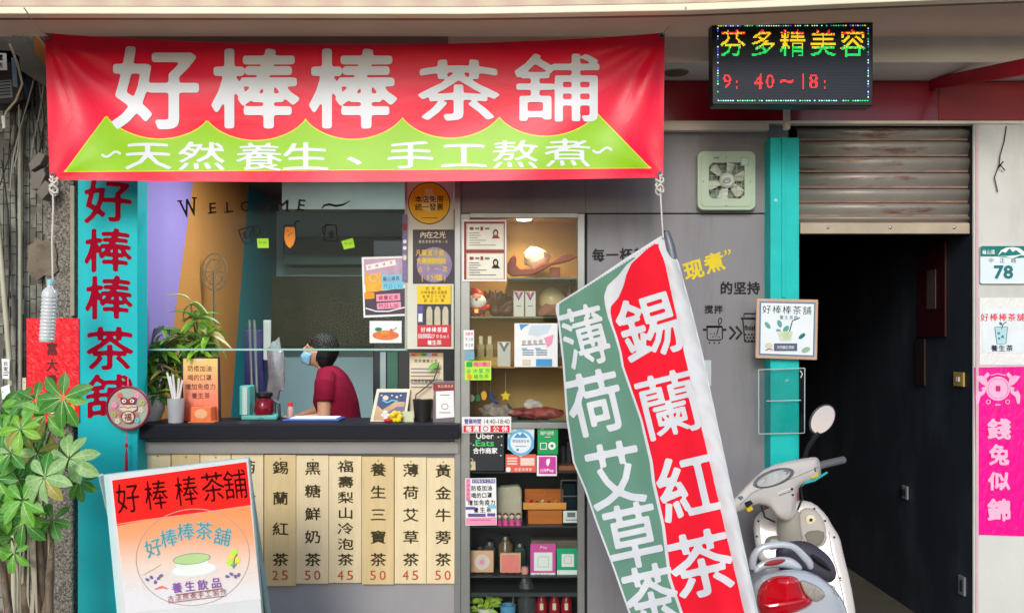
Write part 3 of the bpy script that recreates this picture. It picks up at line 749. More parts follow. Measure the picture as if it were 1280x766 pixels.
for k in range(6):
    def fb(u, v, k=k):
        a = R(k * 60 + 15) + lerp(-.34, .34, u) * (1.0 - .25 * v); r = lerp(.035, .108, v) * (1 - .06 * abs(u - .5) * 2 * v)
        return fc + Vector((r * math.sin(a), lerp(-.010, .012, u), r * math.cos(a)))
    MB().sheet(fb, 6, 5).build('blade', mat('fan_blade', srgb(196, 200, 182), .4), fan, smooth=True, solid=.003)
hb = MB().loft([(fc + Vector((0, -.022, 0)), (.001, 0, 0), (0, 0, .001)), (fc + Vector((0, -.022, 0)), (.030, 0, 0), (0, 0, .030)), (fc + Vector((0, -.012, 0)), (.040, 0, 0), (0, 0, .040)), (fc + Vector((0, .014, 0)), (.040, 0, 0), (0, 0, .040))], 28)
hb.build('hub', mat('fan_hub', srgb(186, 192, 172), .4), fan, smooth=True)
q = Pr(FY - .0105); q.ring(908.5, 226, 4.6, 2.8, 1.3, M['ggrey'], rot=-12); q.stroke([(905, 227), (908, 225), (912, 226)], 1.1, M['ggrey']); q.build('hub_mark', fan)
gr = MB()
for k in range(-4, 5):
    if k == 0: continue
    h_ = math.sqrt(max(0, 28.5 ** 2 - (k * 6.2) ** 2)); gr.tube([P(908.5 + k * 6.2, 226 - h_, FY - .002), P(908.5 + k * 6.2, 226 + h_, FY - .002)], .0011, 5); gr.tube([P(908.5 - h_, 226 + k * 6.2, FY - .0035), P(908.5 + h_, 226 + k * 6.2, FY - .0035)], .0011, 5)
gr.build('guard_grille', mat('grille_wire', srgb(170, 176, 160), .4), fan)
q = Pr(FY - .004); q.rect(926, 197, 936, 207, mat('fan_label', srgb(176, 200, 176), .5)); q.frame(926, 197, 936, 207, .6, M['ggrey']); q.rect(892, 196.5, 899, 198.5, M['ggrey'])
for cx, cy in ((879, 227), (938, 227), (908, 197), (908, 257)): q.disc(cx, cy, .9, .9, M['ggrey'])
q.build('fan_print', fan, kind='stuff')

# =================================================================== GREY WALL LETTERING
wd = thing('wall_decal', 'black and yellow slogan lettering on the grey wall beside the flag', 'decal', P(860, 366, .004)); p = Pr(.004, True); K = M['ink']; YL = mat('yellow_wall_vinyl', srgb(222, 196, 30), .5)
p.line('每一杯都', 748, 319, 800, 318, 16, 17, K, bold=.03, N=48)
for ch, cx, cy in (('现', 867, 337), ('煮', 893, 328)): p.text(ch, cx, cy, 26, 25, YL, rot=16, bold=.03, N=48, shear=.05)
p.text('“', 838, 338, 6, 5, YL, rot=16) if False else None
for dx in (0, 5): p.stroke([(906 + dx, 313 - dx * .2), (907.5 + dx, 316 - dx * .2), (905 + dx, 320 - dx * .2)], [3, 2.6, .6], YL)
p.line('的坚持', 908, 360, 942, 360, 16.5, 16.5, K, bold=.03, N=48)
p.line('搅拌', 886, 386.5, 898, 386.5, 11, 11, K, bold=.03, N=40)
p.build('quote_mark', wd)
wp = thing('pot_decal', 'black line drawing of a cooking pot with a ladle on the grey wall', 'decal', P(893, 430, .004)); p = Pr(.004)
p.frame(883, 407, 903, 409.5, 2.5, K); p.stroke([(884, 409), (884, 423), (887, 425), (900, 425), (903, 423), (903, 409)], 1.6, K)
p.stroke([(878.5, 412), (883, 412)], 3, K); p.stroke([(903.5, 412), (908, 412)], 3, K); p.stroke([(896, 418), (899, 405)], 1.2, K); p.ring(900, 401, 2, 3.6, 1.2, K, rot=10)
for cx, cy in ((888, 417), (891, 421), (895, 420), (899, 421), (893, 417)): p.disc(cx, cy, .8, .8, K)
for cx in (887, 893, 899): p.disc(cx, 428.5, .9, 1.2, K)
p.build('drawing', wp, kind='stuff'); wa = thing('arrow_decal', 'black double arrow drawn between the pot and the cup on the wall', 'decal', P(916, 424, .004)); p = Pr(.004)
for dx in (0, 8): p.stroke([(912 + dx, 408), (919 + dx, 416), (912 + dx, 424)], 3, K)
p.build('arrows', wa, kind='stuff'); wc = thing('cup_decal', 'black line drawing of a lidded cup partly behind the square sign', 'decal', P(940, 427, .004)); p = Pr(.004)
p.stroke([(926, 398), (952, 398)], 2.6, K); p.stroke([(930, 396), (930, 392), (950, 392)], 1.8, K); p.stroke([(928.5, 399), (931, 427), (952, 427)], 1.8, K); p.stroke([(945, 391), (947, 384)], 2, K)
p.text('finish', 938, 409.5, 15, 6.5, K, bold=.03)
for cx in range(932, 946, 4):
    for cy in (418, 422, 425.5): p.disc(cx + (cy == 422) * 2, cy, 1.2, 1.2, K)
p.build('drawing', wc, kind='stuff')
nt_ = solo(MB().pbox(879, 450, 889, 482, .0, .003), 'note_holder', mat('pale_holder', srgb(188, 196, 198), .3), 'small clear note holder on the grey wall behind the flag', 'holder')

# =================================================================== MENU BOARDS
wood = mat('pale_menu_wood', srgb(234, 214, 172), .6, .07, 5, .1, 30, stretch=(6, 6, .6))
wood2 = mat('yellow_menu_wood', srgb(222, 196, 144), .6, .07, 5, .1, 30, stretch=(6, 6, .6))
gold = mat('dark_brown_brush_ink', srgb(58, 48, 14), .6); pr_ = mat('price_red_ink', srgb(196, 84, 54), .6)
menus = [(533, 574, 729, '黃金牛蒡茶', '50', 0), (493, 533, 729, '薄荷艾草茶', '45', 0), (452, 492.5, 730, '養生三寶茶', '50', 1), (411, 452, 728, '福壽梨山冷泡茶', '45', 0), (370, 411, 729, '黑糖鮮奶茶', '50', 0), (330, 370, 732, '錫蘭紅茶', '25', 1), (289, 329.5, 730, '菊金油茶', '45', 0), (250, 288.5, 729, '', '', 0), (214, 249.5, 730, '', '', 1), (180, 213.5, 730, '', '', 0)]
names = {'50黃': 0}
eng = ['burdock tea board, rightmost of the row', 'mint mugwort tea board, second from the right', 'three treasures tea board priced 50', 'seven character cold brew tea board priced 45', 'black sugar milk tea board priced 50', 'red tea board with four characters priced 25', 'board half hidden at the right edge of the sandwich sign', 'plank hidden behind the sandwich sign, right one', 'plank hidden behind the sandwich sign, middle one', 'plank whose top shows left behind the sandwich sign']
for i, (x0, x1, yb, tx, pz, wd) in enumerate(menus):
    yd = -.004 - .008 * wd; y0 = 573 - .02 * (574 - x0)
    b_ = thing('menu_board', 'pale wooden ' + eng[i], 'menu board', P((x0 + x1) / 2, yb, yd), 'wooden menu boards below the counter')
    MB().pbox(x0 + .2, y0, x1 - .3, yb, yd, .012).build('board', wood2 if wd else wood, b_, bevel=.0015)
    p = Pr(yd, True); cx = (x0 + x1) / 2 + .5
    p.disc(cx, y0 + 5, .9, .9, M['brown'])
    if tx:
        n = len(tx); p_y0 = y0 + (16 if n < 7 else 13)
        p.line(tx, cx, p_y0, cx, 699, 21, 17.5 if n < 7 else 15.5, gold, rot=0, bold=.012, N=36, bend=.04)
        p.text(pz[0], cx - 6.5, 718.5, 7.5, 12, pr_, bold=.004); p.text(pz[1], cx + 5.5, 718.5, 8, 12, pr_, bold=.004)
    p.build('nail_head', b_)

# =================================================================== FEATHER FLAG
FP = [(296, -.62), (420, -.72), (560, -.95), (766, -1.35)]
def yF(x, y):
    k = (x - interp(y, [(296, 830), (766, 945)])) / 150
    return interp(y, FP) + .022 * math.sin(k * 6.5 + y * .004) + .012 * math.sin(k * 13 + y * .013 + 1) - .05 * k * k * .5 + .006 * math.sin(y * .09 + k * 3)
fl = thing('feather_flag', 'tall slanted green and red flag with white characters beside the showcase', 'flag', P(945, 900, -1.5))
xl = lambda y: interp(y, [(295, 826), (300, 818), (310, 802), (322, 783), (335, 764), (350, 742), (363, 722), (374, 704), (380, 695), (388, 694.5), (399, 697), (452, 703), (524, 708), (577, 716), (610, 730), (656, 746), (709, 766), (766, 786), (860, 822)])
xs = lambda y: interp(y, [(295, 828), (300, 831), (327, 848), (384, 864), (440, 878), (766, 948), (860, 968)])
xr = lambda y: interp(y, [(295, 826), (308, 823), (328, 831), (374, 841), (410, 849), (440, 855), (560, 883), (766, 931), (860, 953)])
xgr = lambda y: interp(y, [(318, 800), (330, 784), (345, 772), (357, 759), (370, 755), (380, 756), (397, 760), (416, 767), (440, 774), (458, 777), (524, 800), (577, 812), (603, 815), (656, 827), (722, 835), (766, 850), (860, 876)])
xrl = lambda y: interp(y, [(303, 821), (312, 808), (329, 789.5), (343, 783), (357, 779.5), (372, 773), (383, 763.5), (391, 763), (405, 766), (422, 772), (440, 777), (458, 780), (524, 803), (577, 816), (603, 819), (656, 831), (722, 839), (766, 854), (860, 880)])
fw = mat('white_flag_cloth', srgb(208, 207, 206), .75, .03, 20, .5, 7, stretch=(1, 1, .35)); fgn = mat('sage_green_flag_cloth', srgb(98, 138, 116), .75, .06, 9, .5, 7, stretch=(1, 1, .35), spec=.15); frd = mat('red_flag_cloth', srgb(230, 24, 44), .75, .05, 9, .5, 7, stretch=(1, 1, .35), spec=.15)
p = Pr(yF); p.span(xl, xs, 295.2, 860, fw, 0, 36, 260); p.mb.build('cloth', None, fl, smooth=True, ang=180)
hem = lambda y: max(interp(y, [(303, 822), (380, 699), (383, 699)]), xl(y) + 2.5)
p = Pr(yF); p.span(lambda y: min(max(hem(y), xl(y) + 2.2), xgr(y) - .2), xgr, 322, 860, fgn, .002, 22, 240); p.build('green_field', fl)
p = Pr(yF); p.span(lambda y: min(xrl(y), xr(y) - .2), xr, 305, 860, frd, .002, 22, 240); p.build('red_field', fl)
p = Pr(yF, True)
for ch, cx, cy, w_, h, r in (('錫', 811, 408, 80, 84, 17), ('蘭', 836, 505, 82, 86, 14), ('紅', 861, 608, 82, 86, 13), ('茶', 877, 704, 84, 86, 13)): p.text(ch, cx, cy, w_, h, fw, rot=r, bold=.008 if ch in '蘭薄' else .016, N=64, soft=1, l=.0045)
for ch, cx, cy, w_, h, r in (('薄', 731, 420, 60, 82, 15), ('荷', 744, 503, 72, 84, 13), ('艾', 769, 593, 74, 86, 11), ('草', 791, 669, 72, 86, 12), ('茶', 814, 745, 70, 84, 13)): p.text(ch, cx, cy, w_, h, fw, rot=r, bold=.008 if ch in '蘭薄' else .016, N=64, soft=1, l=.0045)
p.build('lettering', fl)
# stitching along the top hem
p = Pr(yF)
for k in range(34):
    t = k / 34; x, y = lerp(818, 699, t), lerp(304.5, 380, t); p.rect(x - .6, y - .6, x + .6, y + .4, M['ggrey'], .004)
p.build('hem_stitching', fl, kind='stuff')
a = P(838, 322, yF(838, 322) + .01); b = P(833, 294, -.60)
MB().tube([P(833, 291, -.6), P(838, 309, -.62), P(843, 335, yF(843, 335) + .034), P(867, 440, yF(867, 440) + .03), P(900, 600, yF(900, 600) + .03), P(938, 766, yF(938, 766) + .03), P(972, 930, -1.62)], [.015, .021, .021, .014, .015, .015, .018], 14).build('pole', mat('grey_pole', srgb(112, 114, 120), .4, metal=.3), fl, smooth=True)
slv = Pr(yF); slv.span(lambda y: xr(y) + .5, xs, 326, 860, fw, .014, 8, 200)
# round the sleeve about the pole
sm = slv.mb
for i, v in enumerate(sm.v):
    u = (i % 9) / 8; sm.v[i] = v + Vector((0, .020 * (abs(2 * u - 1) ** 2) - .006 + .003 * math.sin(v.z * 60 + u * 4), 0))
slv.mb.build('pole_sleeve', None, fl, smooth=True, ang=180)
MB().lathe(P(833, 295, -.6), [(.001, .022), (.013, .022), (.014, .0), (.010, -.01), (.001, -.01)], 14).build('pole_cap', M['black'], fl, smooth=True)
MB().lathe(Vector((X(972, -1.62), -1.62, .0)), [(.001, 0), (.2, 0), (.2, .05), (.17, .08), (.03, .09), (.03, .16), (.001, .16)], 24).build('base', M['black'], fl, smooth=True)
rope('rope', [P(825, 218, BY - .01), P(826, 250, -.47), P(827.5, 275, -.55), P(829, 297, -.63)], .0036, 'white cord knotted from banner corner down to the flag top', knots=((824.5, 224, 242, BY - .015),))

# =================================================================== SHOWCASE
case = thing('showcase', 'tall aluminium framed glass showcase with lit shelves of ornaments', 'showcase', (X(652), 0, 0))
gold_b = mat('warm_case_lining', srgb(186, 146, 88), .5, .08, 5); dk_b = mat('dark_case_lining', srgb(44, 46, 52), .5, .12, 5)
YD = .36
def cp(mb, name, m, **k): return mb.build(name, m, case, **k)
cp(MB().pbox(576, 267, 587.5, 800, -.02, .04), 'frame_post', M['alu'], bevel=.003); cp(MB().pbox(722, 267, 731, 800, -.02, .04), 'frame_post', M['alu'], bevel=.003)
cp(MB().box(X(587.5), X(722), -.018, .02, Z(273), Z(267)), 'frame_rail', M['alu'], bevel=.002)
cp(MB().box(X(587.5), X(722), -.018, .02, Z(535), Z(527.5)), 'frame_rail', M['alu'], bevel=.002)
cp(MB().box(X(587.5), X(722), -.018, .02, 0, .06), 'frame_rail', M['alu'], bevel=.002)
cp(MB().box(X(577), X(730), YD, YD + .02, Z(530), Z(266)), 'back_panel', gold_b); cp(MB().box(X(577), X(730), YD, YD + .02, 0, Z(530) - .002), 'back_panel', dk_b)
for xa, xb in ((576.5, 580), (727.5, 731)):
    cp(MB().box(X(xa), X(xb), .021, YD, Z(530), Z(266)), 'side_panel', gold_b); cp(MB().box(X(xa), X(xb), .021, YD, 0, Z(530) - .002), 'side_panel', dk_b)
cp(MB().box(X(577), X(730), .021, YD, Z(266.8), Z(264)), 'top_panel', gold_b)
shg = mat('shelf_glass', srgb(120, 150, 134), .1, .05, trans=.6); shd = mat('dark_shelf', srgb(54, 58, 62), .35)
SHZ = {}
for k, py, x0, x1, m_ in (('a', 347, 634, 727, shg), ('b', 395.5, 580, 727, shg), ('c', 458, 580, 727, mat('plank_shelf', srgb(190, 130, 60), .5, .12, 6, stretch=(1, 8, 8))), ('d', 525, 580, 727, shg), ('e', 589, 580, 727, shd), ('f', 657, 580, 727, shd), ('g', 719.5, 580, 727, shd)):
    z0 = Z(py, .03); SHZ[k] = z0; cp(MB().box(X(x0), X(x1), .025, YD - .002, z0 - .008, z0), 'shelf', m_)
cp(MB().box(X(580), X(727), .025, YD - .002, .28, .30), 'shelf', shd); SHZ['h'] = Z(778, .03)
cp(MB().box(X(580), X(727), .0255, YD - .002, SHZ['h'] - .01, SHZ['h']), 'shelf', shd)
cp(MB().box(X(587.5), X(722), .002, .006, Z(527.5), Z(273)), 'glass_door', CASEGLASS); cp(MB().box(X(587.5), X(722), .002, .006, .06, Z(535)), 'glass_door', CASEGLASS)
lamp = cp(MB().lathe(Vector((X(655, .15), .15, Z(266.8) - .014)), [(.001, 0), (.036, 0), (.042, .006), (.042, .013), (.001, .013)], 24), 'lamp', mat('lit_lamp', srgb(255, 236, 200), .4, .0, emis=14), smooth=True)
ld = bpy.data.lights.new('case_spot', 'SPOT'); ld.energy = 8; ld.color = (1, .74, .42); ld.spot_size = R(150); ld.spot_blend = .8; ld.shadow_soft_size = .03
lo = bpy.data.objects.new('case_lamp_light', ld); C.objects.link(lo); lo.location = (X(655, .15), .15, Z(266.8) - .03)

def bx(px0, px1, top, z0, y, th, mb=None, m=None):
    return (mb or MB()).box(X(px0, y), X(px1, y), y, y + th, z0, Z(top, y), m)
def ctr(px, z, y): return Vector((X(px, y), y, z))
# carved ruyi piece + pale stone
y = .15; z0 = SHZ['a']
redwood = mat('carved_redwood', srgb(150, 66, 40), .35, .15, 12, .1)
pts = [(634, 341), (634, 330), (638, 322), (643, 318), (646, 322), (645, 331), (650, 336), (668, 335), (678, 330), (690, 327), (702, 320), (712, 317), (722, 321), (712, 326), (700, 329), (690, 331), (678, 338), (664, 344), (640, 345)]
solo(MB().prism(pts, y, .05), 'wood_carving', redwood, 'long carved redwood piece shaped like a curved ladle on the lit shelf', 'carving', bevel=.006)
MB_ = solo(MB().box(X(688, y), X(701, y), y + .055, y + .09, z0, z0 + .07), 'wood_block', redwood, 'small wooden block standing behind the ladle shaped carving', 'block', bevel=.003)
rn = random.Random(2)
def lump(name, c, r, m, label, cat, seed=1, amp=.25, n=18, **k):
    mb = MB().ball(c, *r, n=n); 
    for i, v in enumerate(mb.v): 
        d = v - Vector(c); mb.v[i] = Vector(c) + d * (1 + amp * noise.noise(v * 28 + Vector((seed * 9, 0, 0))))
    return solo(mb, name, m, label, cat, smooth=True, **k)
lump('pale_stone', ctr(670, Z(323, .22), .24), (.075, .05, .06), mat('pale_shell', srgb(236, 226, 206), .4, .1, 20, .3), 'pale glowing stone lump behind the ladle shaped carving', 'stone', 3, .35)
# certificates
cert = thing('certificate_display', 'maroon frame holding two white certificates in the showcase', 'frame', P(605, 351, -.026))
MB().prism([(579, 276), (632, 276), (632.5, 350.5), (580, 351)], -.026, .004).build('frame_sheet', mat('maroon_card', srgb(134, 52, 52), .5), cert)
p = Pr(-.026); p.frame(578, 275, 633, 351.5, 2, M['paper'], .0012)
for yo in (0, 37):
    p.rect(583, 279.5 + yo, 630, 312 + yo, M['beige'], .0016); p.rect(584.5, 281 + yo, 628.5, 310.5 + yo, mat('certificate_paper', srgb(232, 228, 210), .6), .0019)
    p.rect(587, 284 + yo, 592, 287.5 + yo, M['wine']); p.rect(594, 284.5 + yo, 599, 287 + yo, M['ggrey']); p.rect(600.5, 283.5 + yo, 604, 288 + yo, M['wine']); p.rect(606, 284.5 + yo, 612, 287 + yo, M['ggrey'])
    for j in range(6): p.rect(586, 291 + yo + j * 3, 586 + (13, 15, 11, 22, 14, 34)[j], 291.7 + yo + j * 3, M['ggrey'])
    p.disc(619.5, 291 + yo, 3.4, 4.5, M['brown'] if yo == 0 else M['ink']); p.poly([(614.5, 298 + yo), (617, 294 + yo), (622, 294 + yo), (625, 298 + yo)], M['ink'] if yo else M['wine']); p.disc(619.5, 291.5 + yo, 1.8, 2.6, M['beige'])
p.build('print', cert)
# santa
y = .10; z0 = SHZ['b']; sc = thing('santa_figure', 'round red and white santa figure on the left of the shelf', 'figurine', ctr(596, z0, y))
rdp = mat('santa_red', srgb(206, 36, 30), .4); wh = mat('santa_white', srgb(236, 230, 220), .6)
c0 = ctr(596, Z(382, y), y)
MB().ball(c0 + Vector((0, 0, -.015)), .055, .04, .045).build('body', rdp, sc, smooth=True)
MB().ball(c0 + Vector((0, -.012, .02)), .052, .036, .044).build('beard', wh, sc, smooth=True)
MB().ball(c0 + Vector((0, -.030, .045)), .026, .018, .018).build('face', mat('santa_skin', srgb(226, 168, 140), .5), sc, smooth=True)
MB().loft([(c0 + Vector((0, 0, .058)), (.038, 0, 0), (0, .03, 0)), (c0 + Vector((-.005, 0, .08)), (.03, 0, 0), (0, .024, 0)), (c0 + Vector((-.022, 0, .095)), (.014, 0, 0), (0, .012, 0)), (c0 + Vector((-.035, 0, .088)), (.004, 0, 0), (0, .004, 0))], 14).build('hat', rdp, sc, smooth=True)
MB().ball(c0 + Vector((-.045, -.005, .08)), .013).build('pompom', wh, sc, smooth=True)
MB().ball(c0 + Vector((0, -.052, .032)), .007).build('nose', rdp, sc, smooth=True)
MB().box(c0.x - .05, c0.x + .05, y - .036, y - .03, c0.z - .036, c0.z - .024).build('belt', M['black'], sc); MB().box(c0.x - .010, c0.x + .010, y - .042, y - .036, c0.z - .040, c0.z - .020).build('buckle', mat('gold_buckle', srgb(220, 180, 90), .3, metal=.6), sc)
for s in (-1, 1): MB().ball(c0 + Vector((s * .056, -.006, -.008)), .016, .014, .014).build('mitten', rdp, sc, smooth=True); MB().ball(c0 + Vector((s * .028, -.008, -.056)), .02, .022, .012).build('foot', M['brown'], sc, smooth=True)
# wood lotus carving
y = .13; lt = thing('dark_carving', 'dark brown carved flower cluster beside the santa figure', 'carving', ctr(625, z0, y)); dkw = mat('dark_carved_wood', srgb(84, 54, 38), .4, .2, 20, .2)
lb = MB()
c0 = ctr(620, z0, y); lb.ball(c0 + Vector((0, 0, .03)), .035, .03, .03)
for k in range(11):
    a = R(-60 + 150 * k / 10); L_ = rn.uniform(.09, .14); d = Vector((math.sin(a), rn.uniform(-.3, .3), abs(math.cos(a)))).normalized(); lb.tube([c0 + Vector((0, 0, .03)), c0 + Vector((0, 0, .03)) + d * L_ * .6, c0 + Vector((0, 0, .03)) + d * L_ * .85, c0 + Vector((0, 0, .03)) + d * L_], [.012, .022, .016, .003], 8)
lb.build('petals', dkw, lt, remesh=.004)
# boxes
for i, (a, b) in enumerate(((642, 655), (656.5, 669.5))):
    bo = thing('gift_box', ('left' if i == 0 else 'right') + ' one of two white boxes with folded purple and orange tops', 'box', ctr((a + b) / 2, z0, .09), 'white gift boxes')
    bx(a, b, 364, z0, .09, .045).build('carton', mat('white_carton', srgb(214, 206, 196), .5, .05), bo, bevel=.001)
    q = Pr(.09); cx = (a + b) / 2 - .2; q.poly([(a + .5, 365), (b - 1, 365), (cx, 376)], M['purple']); q.poly([(a + 3, 365), (b - 3.5, 365), (cx, 373)], M['coral']); q.poly([(a + 5.5, 365), (b - 5, 365), (cx, 370)], M['beige']); q.rect(cx - 3, 382, cx + 3, 383, M['ggrey']); q.build('print', bo)
solo(MB().prism([(671, 395), (672, 388), (682, 379), (690, 381), (700, 378), (712, 386), (716, 395)], .16, .07), 'leather_pouch', mat('brown_pouch', srgb(150, 98, 70), .6, .12, 10, .2), 'brown folded pouch lying right of the white boxes', 'pouch', bevel=.008)
lump('glass_bowl', ctr(690, z0 + .09, .25), (.075, .06, .08), mat('amber_bowl', srgb(210, 184, 140), .25, .1), 'round amber bowl behind the brown pouch', 'bowl', 5, .03)
fg_ = thing('small_figurine', 'tiny dark figurine standing upright at the right of the lit shelf', 'figurine', ctr(712, Z(372, .16), .16))
c0 = ctr(712, Z(371, .16), .16); fb = MB(); fb.ball(c0 + Vector((0, 0, .012)), .03, .02, .012); fb.tube([c0 + Vector((0, 0, .01)), c0 + Vector((.0, 0, .05)), c0 + Vector((.004, 0, .07))], [.02, .016, .010], 8); fb.ball(c0 + Vector((0, 0, .08)), .014); fb.tube([c0 + Vector((-.035, 0, .06)), c0 + Vector((0, 0, .055)), c0 + Vector((.03, 0, .07))], .007, 6); fb.tube([c0 + Vector((0, 0, .09)), c0 + Vector((-.005, 0, .11))], [.006, .002], 6)
fb.build('figure', dkw, fg_, remesh=.003)
MB().box(c0.x - .04, c0.x + .04, .12, .2, z0, c0.z).build('riser', ACRYL, fg_)
# third shelf
z0 = SHZ['c']; bm = mat('diffuser_glass', srgb(196, 176, 130), .15, .05, trans=.4)
for i, cx in enumerate((601, 612)):
    b_ = thing('perfume_bottle', ('left' if i == 0 else 'right') + ' square little bottle with tall pale cap on the plank shelf', 'bottle', ctr(cx, z0, .12), 'perfume bottles on the plank')
    bx(cx - 4.5, cx + 4.5, 430, z0 + .045, .12, .04).build('bottle_body', bm, b_, bevel=.003)
    bx(cx - 2.2, cx + 2.2, 420, Z(430, .14), .13, .018).build('cap', mat('pale_cap', srgb(220, 206, 170), .4), b_)
solo(bx(592, 630, 446, z0, .10, .09), 'kraft_box', mat('kraft_card', srgb(186, 150, 84), .6, .08), 'flat kraft box under the two little perfume bottles', 'box', bevel=.002)
b_ = thing('gift_box', 'white box with an inverted dark triangle print beside the leaflet', 'box', ctr(630, z0, .08)); bx(622, 638, 427, z0, .08, .02).build('carton', MATS['white_carton'], b_)
q = Pr(.08); q.poly([(623, 428), (637, 428), (630, 440)], M['ggrey']); q.poly([(627, 428), (633, 428), (630, 434)], M['paper']); q.build('print', b_)
# third section: stickers on the glass
t, q = card('leaflet', 'white health leaflet with blue corner taped inside the showcase glass', 'leaflet', 643, 404, 697, 458.5, -.004, M['paper'])
q.poly([(649, 405), (662, 405), (655, 409), (651, 413)], M['blue']); q.poly([(664, 406), (690, 406), (684, 416), (672, 420), (660, 418)], mat('pale_blue_wash', srgb(206, 222, 228), .5)); q.poly([(680, 422), (692, 418), (690, 430), (684, 434)], M['pink'])
q.line('舒眠助眠', 655, 428, 676, 427, 5, 6, M['ggrey']); q.stroke([(652, 431), (682, 430)], .7, M['wine'])
for j in range(4): q.rect(653, 437 + j * 2, 667, 437.8 + j * 2, M['steelblue']); q.rect(670, 437 + j * 2, 684, 437.8 + j * 2, M['steelblue'])
q.rect(652, 434.5, 659, 436.3, M['cyan']); q.rect(669, 434.5, 676, 436.3, M['cyan']); q.rect(670, 448.5, 690, 457.5, M['blue']); q.rect(653, 449, 663, 456, M['beige']); q.build('print', t)
t, q = card('price_tag', 'narrow white tag with red and grey characters above the blue tag', 'tag', 579.5, 412.5, 592.5, 437, -.024, M['paper'])
for j in range(3): q.line('洗髮皂' if j == 0 else '手工皂', 583, 417 + j * 7, 590, 417 + j * 7, 3.6, 4.2, M['red'] if j == 0 else M['ggrey'])
q.build('print', t)
t, q = card('price_tag', 'small plain blue tag under the white tag', 'tag', 581, 438, 593, 450, -.024, mat('dusty_blue_card', srgb(120, 166, 184), .5)); 
t, q = card('handwritten_note', 'fluorescent green and pink handwritten note on the showcase glass', 'note', 581, 451, 614, 475, -.024, mat('fluorescent_green', srgb(184, 236, 56), .5))
q.rect(583, 452, 590.5, 458.5, M['green']); q.rect(591.5, 452, 613, 458, mat('fluorescent_pink', srgb(252, 130, 140), .5)); q.line('元氣', 595, 455, 606, 455, 6, 6, M['wine'])
q.line('手沖氣泡', 586, 464, 609, 463, 6.5, 6.5, M['green']); q.disc(587, 470.5, 3, 3.5, M['orange']); q.line('橘色用', 595, 470.5, 608, 470, 6, 6, M['green']); q.build('print', t)
# fourth section ornaments
z0 = SHZ['d']; y = .09
def star(cx, cy, r, r2, n=5, rot=-90): return [(cx + (r if k % 2 == 0 else r2) * math.cos(R(rot + k * 180 / n)), cy + (r if k % 2 == 0 else r2) * math.sin(R(rot + k * 180 / n))) for k in range(2 * n)]
yl = mat('ornament_yellow', srgb(246, 200, 24), .35)
def hang(name, pts, m, label, cx, top, th=.012, cat='ornament'):
    t = thing(name, label, cat, ctr(cx, Z(max(q[1] for q in pts), y), y)); MB().prism(pts, y, th).build('ornament_body', m, t, bevel=.003); MB().tube([P(cx, top + 2, y + .006), P(cx, 463, y + .006)], .0008, 4).build('thread', M['rope'], t)
hang('star_ornament', star(632, 495, 7, 3.6), yl, 'yellow star hanging in the showcase', 632, 488)
hang('moon_ornament', [(612, 489), (611, 495), (614, 501), (619, 504), (624, 503.5), (619, 500), (616, 495), (615.5, 490)], mat('ornament_blue', srgb(40, 60, 130), .4), 'dark blue crescent moon hanging left of the yellow star', 613, 489)
hang('lantern_ornament', [(601, 494), (602, 490), (605, 488), (608, 490), (609, 495), (607, 500), (603, 500)], mat('ornament_amber', srgb(236, 176, 40), .4), 'small amber lantern ornament hanging by the moon', 605, 488)
hang('tree_ornament', [(597, 492), (600, 494), (601, 502), (594, 502), (594, 495)], mat('ornament_green', srgb(30, 110, 60), .4), 'small green tree ornament hanging on the left', 597, 491)
hang('cloud_ornament', rrect(583, 493, 593, 502, 4), mat('ornament_pink', srgb(232, 206, 206), .5), 'pale pink puffy ornament at the left of the row', 588, 493)
lump('mineral_cluster', ctr(623, z0 + .035, .13), (.10, .05, .045), mat('mineral_rock', srgb(150, 130, 120), .5, .5, 30, .5), 'mottled grey and red mineral cluster under the ornaments', 'mineral', 8, .6, 26)
lump('red_mineral', ctr(672, z0 + .03, .10), (.15, .06, .032), stains(mat('red_mineral', srgb(176, 84, 78), .4, .3, 20, .4), srgb(70, 30, 34), 20, .5, .6, .8), 'long reddish mineral slab on the shelf near the flag', 'mineral', 11, .5, 26)
lump('white_crystal', ctr(666, z0 + .075, .13), (.045, .03, .03), mat('white_crystal', srgb(216, 206, 196), .3, .2, 20, .3), 'small white crystal lying on the red mineral slab', 'mineral', 12, .6, 14)
# stickers on the lower glass
SY = -.026
t, q = card('opening_hours_card', 'white and red opening hours card on the showcase rail', 'card', 577, 520, 640, 541, SY - .006, M['paper'], corners=[(577.5, 521), (639, 520.5), (639, 540.5), (577.5, 541)])
q.line('營業時間', 583, 526.5, 599, 526.5, 5.6, 7, M['purple'], bold=.02, N=32); q.text('14:40-18:40', 621, 526.5, 32, 6, M['ink']); q.rect(579.5, 531.5, 637, 540, M['red'])
q.line('每週', 586, 535.8, 595, 535.8, 8, 8, M['paper'], bold=.02, N=32); q.rect(601, 532, 613, 539.5, M['paper']); q.ring(607, 535.5, 3, 2.6, 1, M['wine']); q.line('公休', 620, 535.8, 631, 535.8, 8.5, 8, M['paper'], bold=.02, N=32); q.build('print', t)
t, q = card('delivery_sticker', 'black food delivery partner sticker with green lettering', 'sticker', 583, 541, 630, 588, -.003, mat('black_sticker', srgb(34, 40, 48), .4))
q.text('Uber', 606, 544.5, 22, 7.5, M['paper'], bold=.02, N=40); q.text('Eats', 606, 553.5, 23, 8, mat('sticker_green', srgb(60, 200, 100), .5), bold=.02, N=40); q.line('合作商家', 595, 563, 618, 563, 7.8, 8, M['paper'], bold=.025, N=40); q.text('@partner', 607, 583, 0.1, .1, M['paper']) if 0 else None
q.poly([(584, 579), (594, 576), (594.5, 587), (584, 587.5)], mat('paper_bag_print', srgb(206, 190, 150), .5)); q.ring(588.5, 575, 2.6, 2, 1, MATS['paper_bag_print']); q.disc(587.5, 582, 2.4, 2.4, M['green'])
